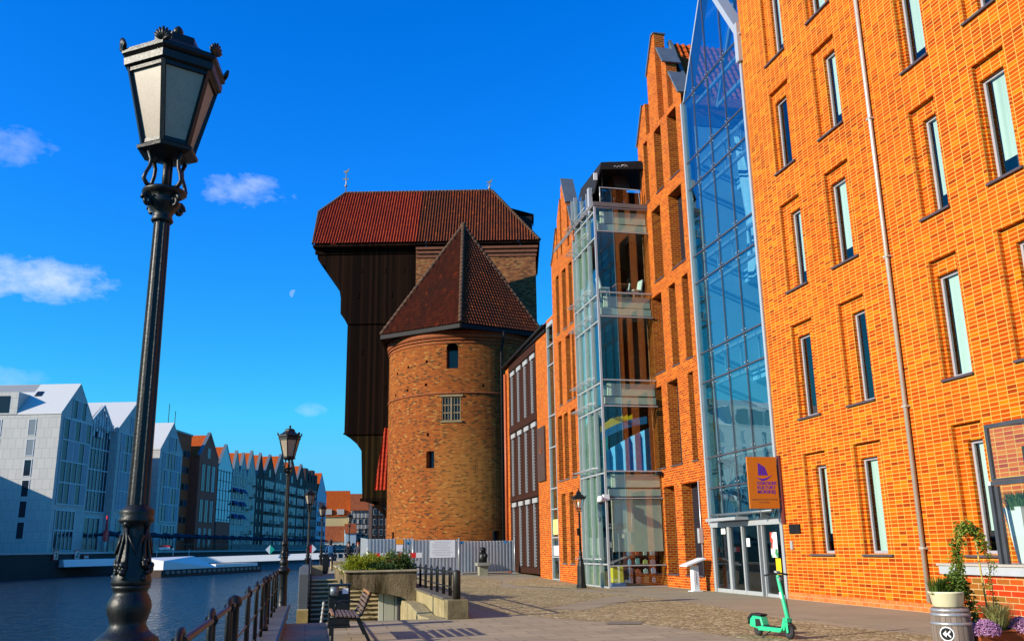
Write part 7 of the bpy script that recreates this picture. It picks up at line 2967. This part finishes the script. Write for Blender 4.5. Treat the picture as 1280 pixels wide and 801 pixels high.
for i in range(500):   # trailing side
    t_ = rg.uniform(0, 1)
    x, y = BRX + 0.24 + 0.14 * t_ + rg.gauss(0, 0.035), BRY - 0.10 + rg.gauss(0, 0.05)
    z = 0.98 - 0.58 * t_ + rg.gauss(0, 0.04)
    q.leaf((x, y, z), (rg.uniform(-1, 1), rg.uniform(-1, 1), rg.uniform(-1, 0.5)), rg.uniform(0.03, 0.07), 0.6, rg)
q.build('leaves', M_LEAF2, PO)

# flower box with climber
FB = thing('flower_box', 'rust brown wooden box with pink flowers and pale grass beside the barrel', 'flower box', (10.3, 12.7, 0))
q = MB()
q.box(9.96, 11.4, 12.4, 12.95, 0.08, 0.36)
for x in (9.9, 11.2):
    q.box(x + 0.1, x + 0.16, 12.45, 12.51, 0.0, 0.078)
    q.box(x + 0.1, x + 0.16, 12.85, 12.91, 0.0, 0.078)
q.build('box', boards('rusty_boards', (0.30, 0.08, 0.025), 0.16, 0.3, False), FB, bevel=0.01)
q = MB()
rg = random.Random(9)
for (cx, cy, r_, n) in ((10.10, 12.45, 0.20, 1100), (10.12, 12.7, 0.15, 400), (10.80, 12.5, 0.22, 900), (11.05, 12.5, 0.2, 500)):
    for i in range(n):
        a, e = rg.uniform(0, 2 * math.pi), rg.uniform(-0.3, 1.0)
        d = r_ * rg.uniform(0.75, 1.05)
        c_ = Vector((cx + d * math.cos(a) * math.cos(e * 1.4), cy + d * math.sin(a) * math.cos(e * 1.4), 0.36 + 0.75 * d * math.sin(e * 1.4)))
        nn_ = (c_ - Vector((cx, cy, 0.32))).normalized()
        for kk in range(3):
            q.leaf(c_, nn_ * 0.5 + Vector((rg.uniform(-1, 1), rg.uniform(-1, 1), rg.uniform(-1, 1))), 0.026, 0.8, rg)
q.build('pink_flowers', foliage_mat('pink_petals', (0.32, 0.12, 0.30), (0.72, 0.45, 0.68)), FB)
q = MB()
for (cx, cy, n) in ((10.40, 12.55, 420), (10.55, 12.65, 220)):
    grass(q, (cx, cy, 0.35), 0.10, n, 0.45, rg, 0.42, 0.006)
q.build('pale_grass', foliage_mat('variegated_grass', (0.18, 0.20, 0.04), (0.55, 0.52, 0.22)), FB)
q = MB()
for i in range(900):
    x = rg.uniform(9.9, 11.25)
    q.leaf((x + 0.1, 12.65 + rg.gauss(0, 0.1), 0.35 + rg.uniform(-0.05, 0.12)), (rg.uniform(-1, 1), rg.uniform(-1, 1), rg.uniform(0, 1)), 0.05, 0.6, rg)
q.build('leaves', M_LEAF2, FB)
q = MB()
q.tube([(10.42, 12.72, 0.30), (10.36, 12.72, 1.9)], 0.014, 8)
q.tube([(10.02, 12.75, 0.9), (10.03, 12.75, 1.6), (10.12, 12.74, 1.85), (10.24, 12.73, 1.95), (10.36, 12.72, 1.88)], 0.010, 6)
q.build('cane', plain('yellow_bamboo', (0.45, 0.33, 0.08), 0.6), FB)
q = MB()
arch = [(10.02, 12.75, 1.12), (10.01, 12.75, 1.4), (10.04, 12.75, 1.62), (10.12, 12.74, 1.82), (10.22, 12.74, 1.92), (10.34, 12.73, 1.86), (10.42, 12.7, 1.74), (10.5, 12.7, 1.55)]
seg = [(Vector(arch[i]), Vector(arch[i + 1])) for i in range(len(arch) - 1)]
for i in range(1250):
    p, e_ = seg[min(len(seg) - 1, int(rg.random() ** 1.2 * len(seg)))]
    c_ = p.lerp(e_, rg.random()) + Vector((rg.gauss(0, 0.045), rg.gauss(0, 0.045), rg.gauss(0, 0.04)))
    q.leaf(c_, (rg.uniform(-1, 1), rg.uniform(-1, 1), rg.uniform(-1, 0.6)), rg.uniform(0.035, 0.085), 0.5, rg)
for i in range(260):
    t_ = rg.random()
    c_ = Vector((10.55 + 0.06 * math.sin(8 * t_) + rg.gauss(0, 0.03), 12.72 + rg.gauss(0, 0.03), 1.5 - 0.85 * t_))
    q.leaf(c_, (rg.uniform(-1, 1), rg.uniform(-1, 1), rg.uniform(-1, 0.4)), rg.uniform(0.03, 0.055), 0.5, rg)
q.build('climber_leaves', M_LEAF1, FB)
q = MB()
q.tube([(10.5, 12.72, 0.32), (10.56, 12.72, 1.0), (10.52, 12.71, 1.4), (10.48, 12.7, 1.6)], 0.006, 5)
q.tube([(10.06, 12.72, 0.34), (10.02, 12.75, 1.12)], 0.007, 5)
q.build('vine_stem', M_STEM, FB)

# ================================================================== people
def person(label, loc, rz, top, trousers, hair, shoe, stride=0.18, h=1.74, skin=(0.5, 0.28, 0.18)):
    t = thing('person', label, 'person', loc, rz)
    k = h / 1.74
    J = {'pel': (0, 0, 0.94), 'wst': (0, 0.0, 1.08), 'chs': (0, 0.01, 1.30), 'nck': (0, 0, 1.47), 'hd0': (0, 0.015, 1.56), 'hd1': (0, 0.02, 1.68),
         'lh': (-0.10, 0, 0.90), 'lk': (-0.105, 0.10 + stride * 0.4, 0.49), 'la': (-0.10, stride, 0.09), 'lt': (-0.10, stride + 0.16, 0.035),
         'rh': (0.10, 0, 0.90), 'rk': (0.105, -0.02, 0.49), 'ra': (0.10, -stride - 0.06, 0.12), 'rt': (0.10, -stride + 0.08, 0.035),
         'ls': (-0.19, 0, 1.41), 'le': (-0.25, -0.05, 1.14), 'lw': (-0.24, 0.03, 0.90), 'lf': (-0.235, 0.05, 0.79),
         'rs': (0.19, 0, 1.41), 're': (0.25, 0.0, 1.13), 'rw': (0.25, 0.10, 0.90), 'rf': (0.245, 0.13, 0.79)}
    rad = {'pel': 0.155, 'wst': 0.145, 'chs': 0.165, 'nck': 0.058, 'hd0': 0.085, 'hd1': 0.088, 'lh': 0.095, 'lk': 0.062, 'la': 0.045, 'lt': 0.035, 'rh': 0.095, 'rk': 0.062, 'ra': 0.045, 'rt': 0.035,
           'ls': 0.075, 'le': 0.052, 'lw': 0.036, 'lf': 0.03, 'rs': 0.075, 're': 0.052, 'rw': 0.036, 'rf': 0.03}
    E_ = [('pel', 'wst'), ('wst', 'chs'), ('chs', 'nck'), ('nck', 'hd0'), ('hd0', 'hd1'), ('pel', 'lh'), ('lh', 'lk'), ('lk', 'la'), ('la', 'lt'), ('pel', 'rh'), ('rh', 'rk'), ('rk', 'ra'), ('ra', 'rt'),
          ('chs', 'ls'), ('ls', 'le'), ('le', 'lw'), ('lw', 'lf'), ('chs', 'rs'), ('rs', 're'), ('re', 'rw'), ('rw', 'rf')]
    ks = list(J)
    me = bpy.data.meshes.new('body')
    me.from_pydata([tuple(c * k for c in J[x]) for x in ks], [(ks.index(a), ks.index(c)) for a, c in E_], [])
    o = bpy.data.objects.new('body', me)
    COL.objects.link(o)
    sk = o.modifiers.new('skin', 'SKIN')
    for i, x in enumerate(ks):
        r_ = rad[x] * k
        me.skin_vertices[0].data[i].radius = (r_, r_ * 0.8)
        me.skin_vertices[0].data[i].use_root = x == 'pel'
    sb = o.modifiers.new('sub', 'SUBSURF')
    sb.levels = sb.render_levels = 2
    dg = bpy.context.evaluated_depsgraph_get()
    m2 = bpy.data.meshes.new_from_object(o.evaluated_get(dg))
    bpy.data.objects.remove(o)
    for mt in (plain('jacket', top, 0.8), plain('trousers', trousers, 0.8), plain('skin', skin, 0.6), plain('shoes', shoe, 0.6)):
        m2.materials.append(mt)
    for p in m2.polygons:
        c = p.center / k
        p.use_smooth = True
        if c.z > 1.455:
            p.material_index = 2
        elif c.z < 0.10:
            p.material_index = 3
        elif abs(c.x) > 0.185 and c.z < 0.88:
            p.material_index = 2
        elif c.z < 0.86:
            p.material_index = 1
        else:
            p.material_index = 0
    b_ = bpy.data.objects.new('body', m2)
    COL.objects.link(b_)
    b_.parent = t
    q = MB()
    q.ball((0, -0.02 * k, 1.66 * k), (0.105 * k, 0.11 * k, 0.12 * k), 14, 10)
    q.ball((0, -0.06 * k, 1.59 * k), (0.09 * k, 0.06 * k, 0.12 * k), 12, 8)
    q.build('hair', plain('hair', hair, 0.7), t, local=True)
    q = MB()
    q.ball((0, 0.108 * k, 1.615 * k), (0.014, 0.022, 0.025), 8, 6)
    for sx in (-1, 1):
        q.ball((0.095 * sx * k, 0.01, 1.61 * k), (0.012, 0.022, 0.032), 8, 6)
    q.build('face_detail', plain('skin_detail', skin, 0.6), t, local=True)
    q = MB()
    for sx in (-1, 1):
        x0 = -0.235 if sx < 0 else 0.245
        y0 = 0.05 if sx < 0 else 0.13
        for f_ in range(4):
            q.tube([(x0 * k, (y0 - 0.025 + 0.018 * f_) * k, 0.80 * k), (x0 * k, (y0 - 0.02 + 0.018 * f_) * k, 0.745 * k), ((x0 - 0.01 * sx) * k, (y0 - 0.015 + 0.018 * f_) * k, (0.71 - 0.008 * (f_ % 3)) * k)], [0.010, 0.009, 0.007], 6)
        q.tube([(x0 * k, (y0 + 0.03) * k, 0.82 * k), ((x0 - 0.015 * sx) * k, (y0 + 0.06) * k, 0.77 * k)], [0.011, 0.008], 6)
    q.build('fingers', plain('skin_hand', skin, 0.6), t, local=True)
    return t


p1 = person('person in a blue jacket and dark trousers walking away along the upper quay', (1.2, 51.5, 0.5), R(0), (0.008, 0.045, 0.12), (0.025, 0.013, 0.015), (0.012, 0.01, 0.01), (0.6, 0.6, 0.55))
q = MB()
q.box(-0.13, 0.13, -0.28, -0.13, 1.05, 1.42)
bk_ = q.build('rucksack', plain('blue_rucksack', (0.02, 0.13, 0.30), 0.7), None, bevel=0.03)
bk_.location = p1.location
tag(bk_, 'blue rucksack on the back of the walking person', 'rucksack')
person('person in black with reddish face coming closer behind the junipers', (2.62, 62, 0.5), R(180), (0.012, 0.012, 0.015), (0.02, 0.02, 0.025), (0.02, 0.012, 0.01), (0.03, 0.03, 0.03))
person('person with red hair half hidden by the end of the metal hoarding', (3.45, 66, 0.5), R(170), (0.05, 0.05, 0.06), (0.03, 0.03, 0.04), (0.3, 0.05, 0.02), (0.03, 0.03, 0.03), 0.1, 1.72)
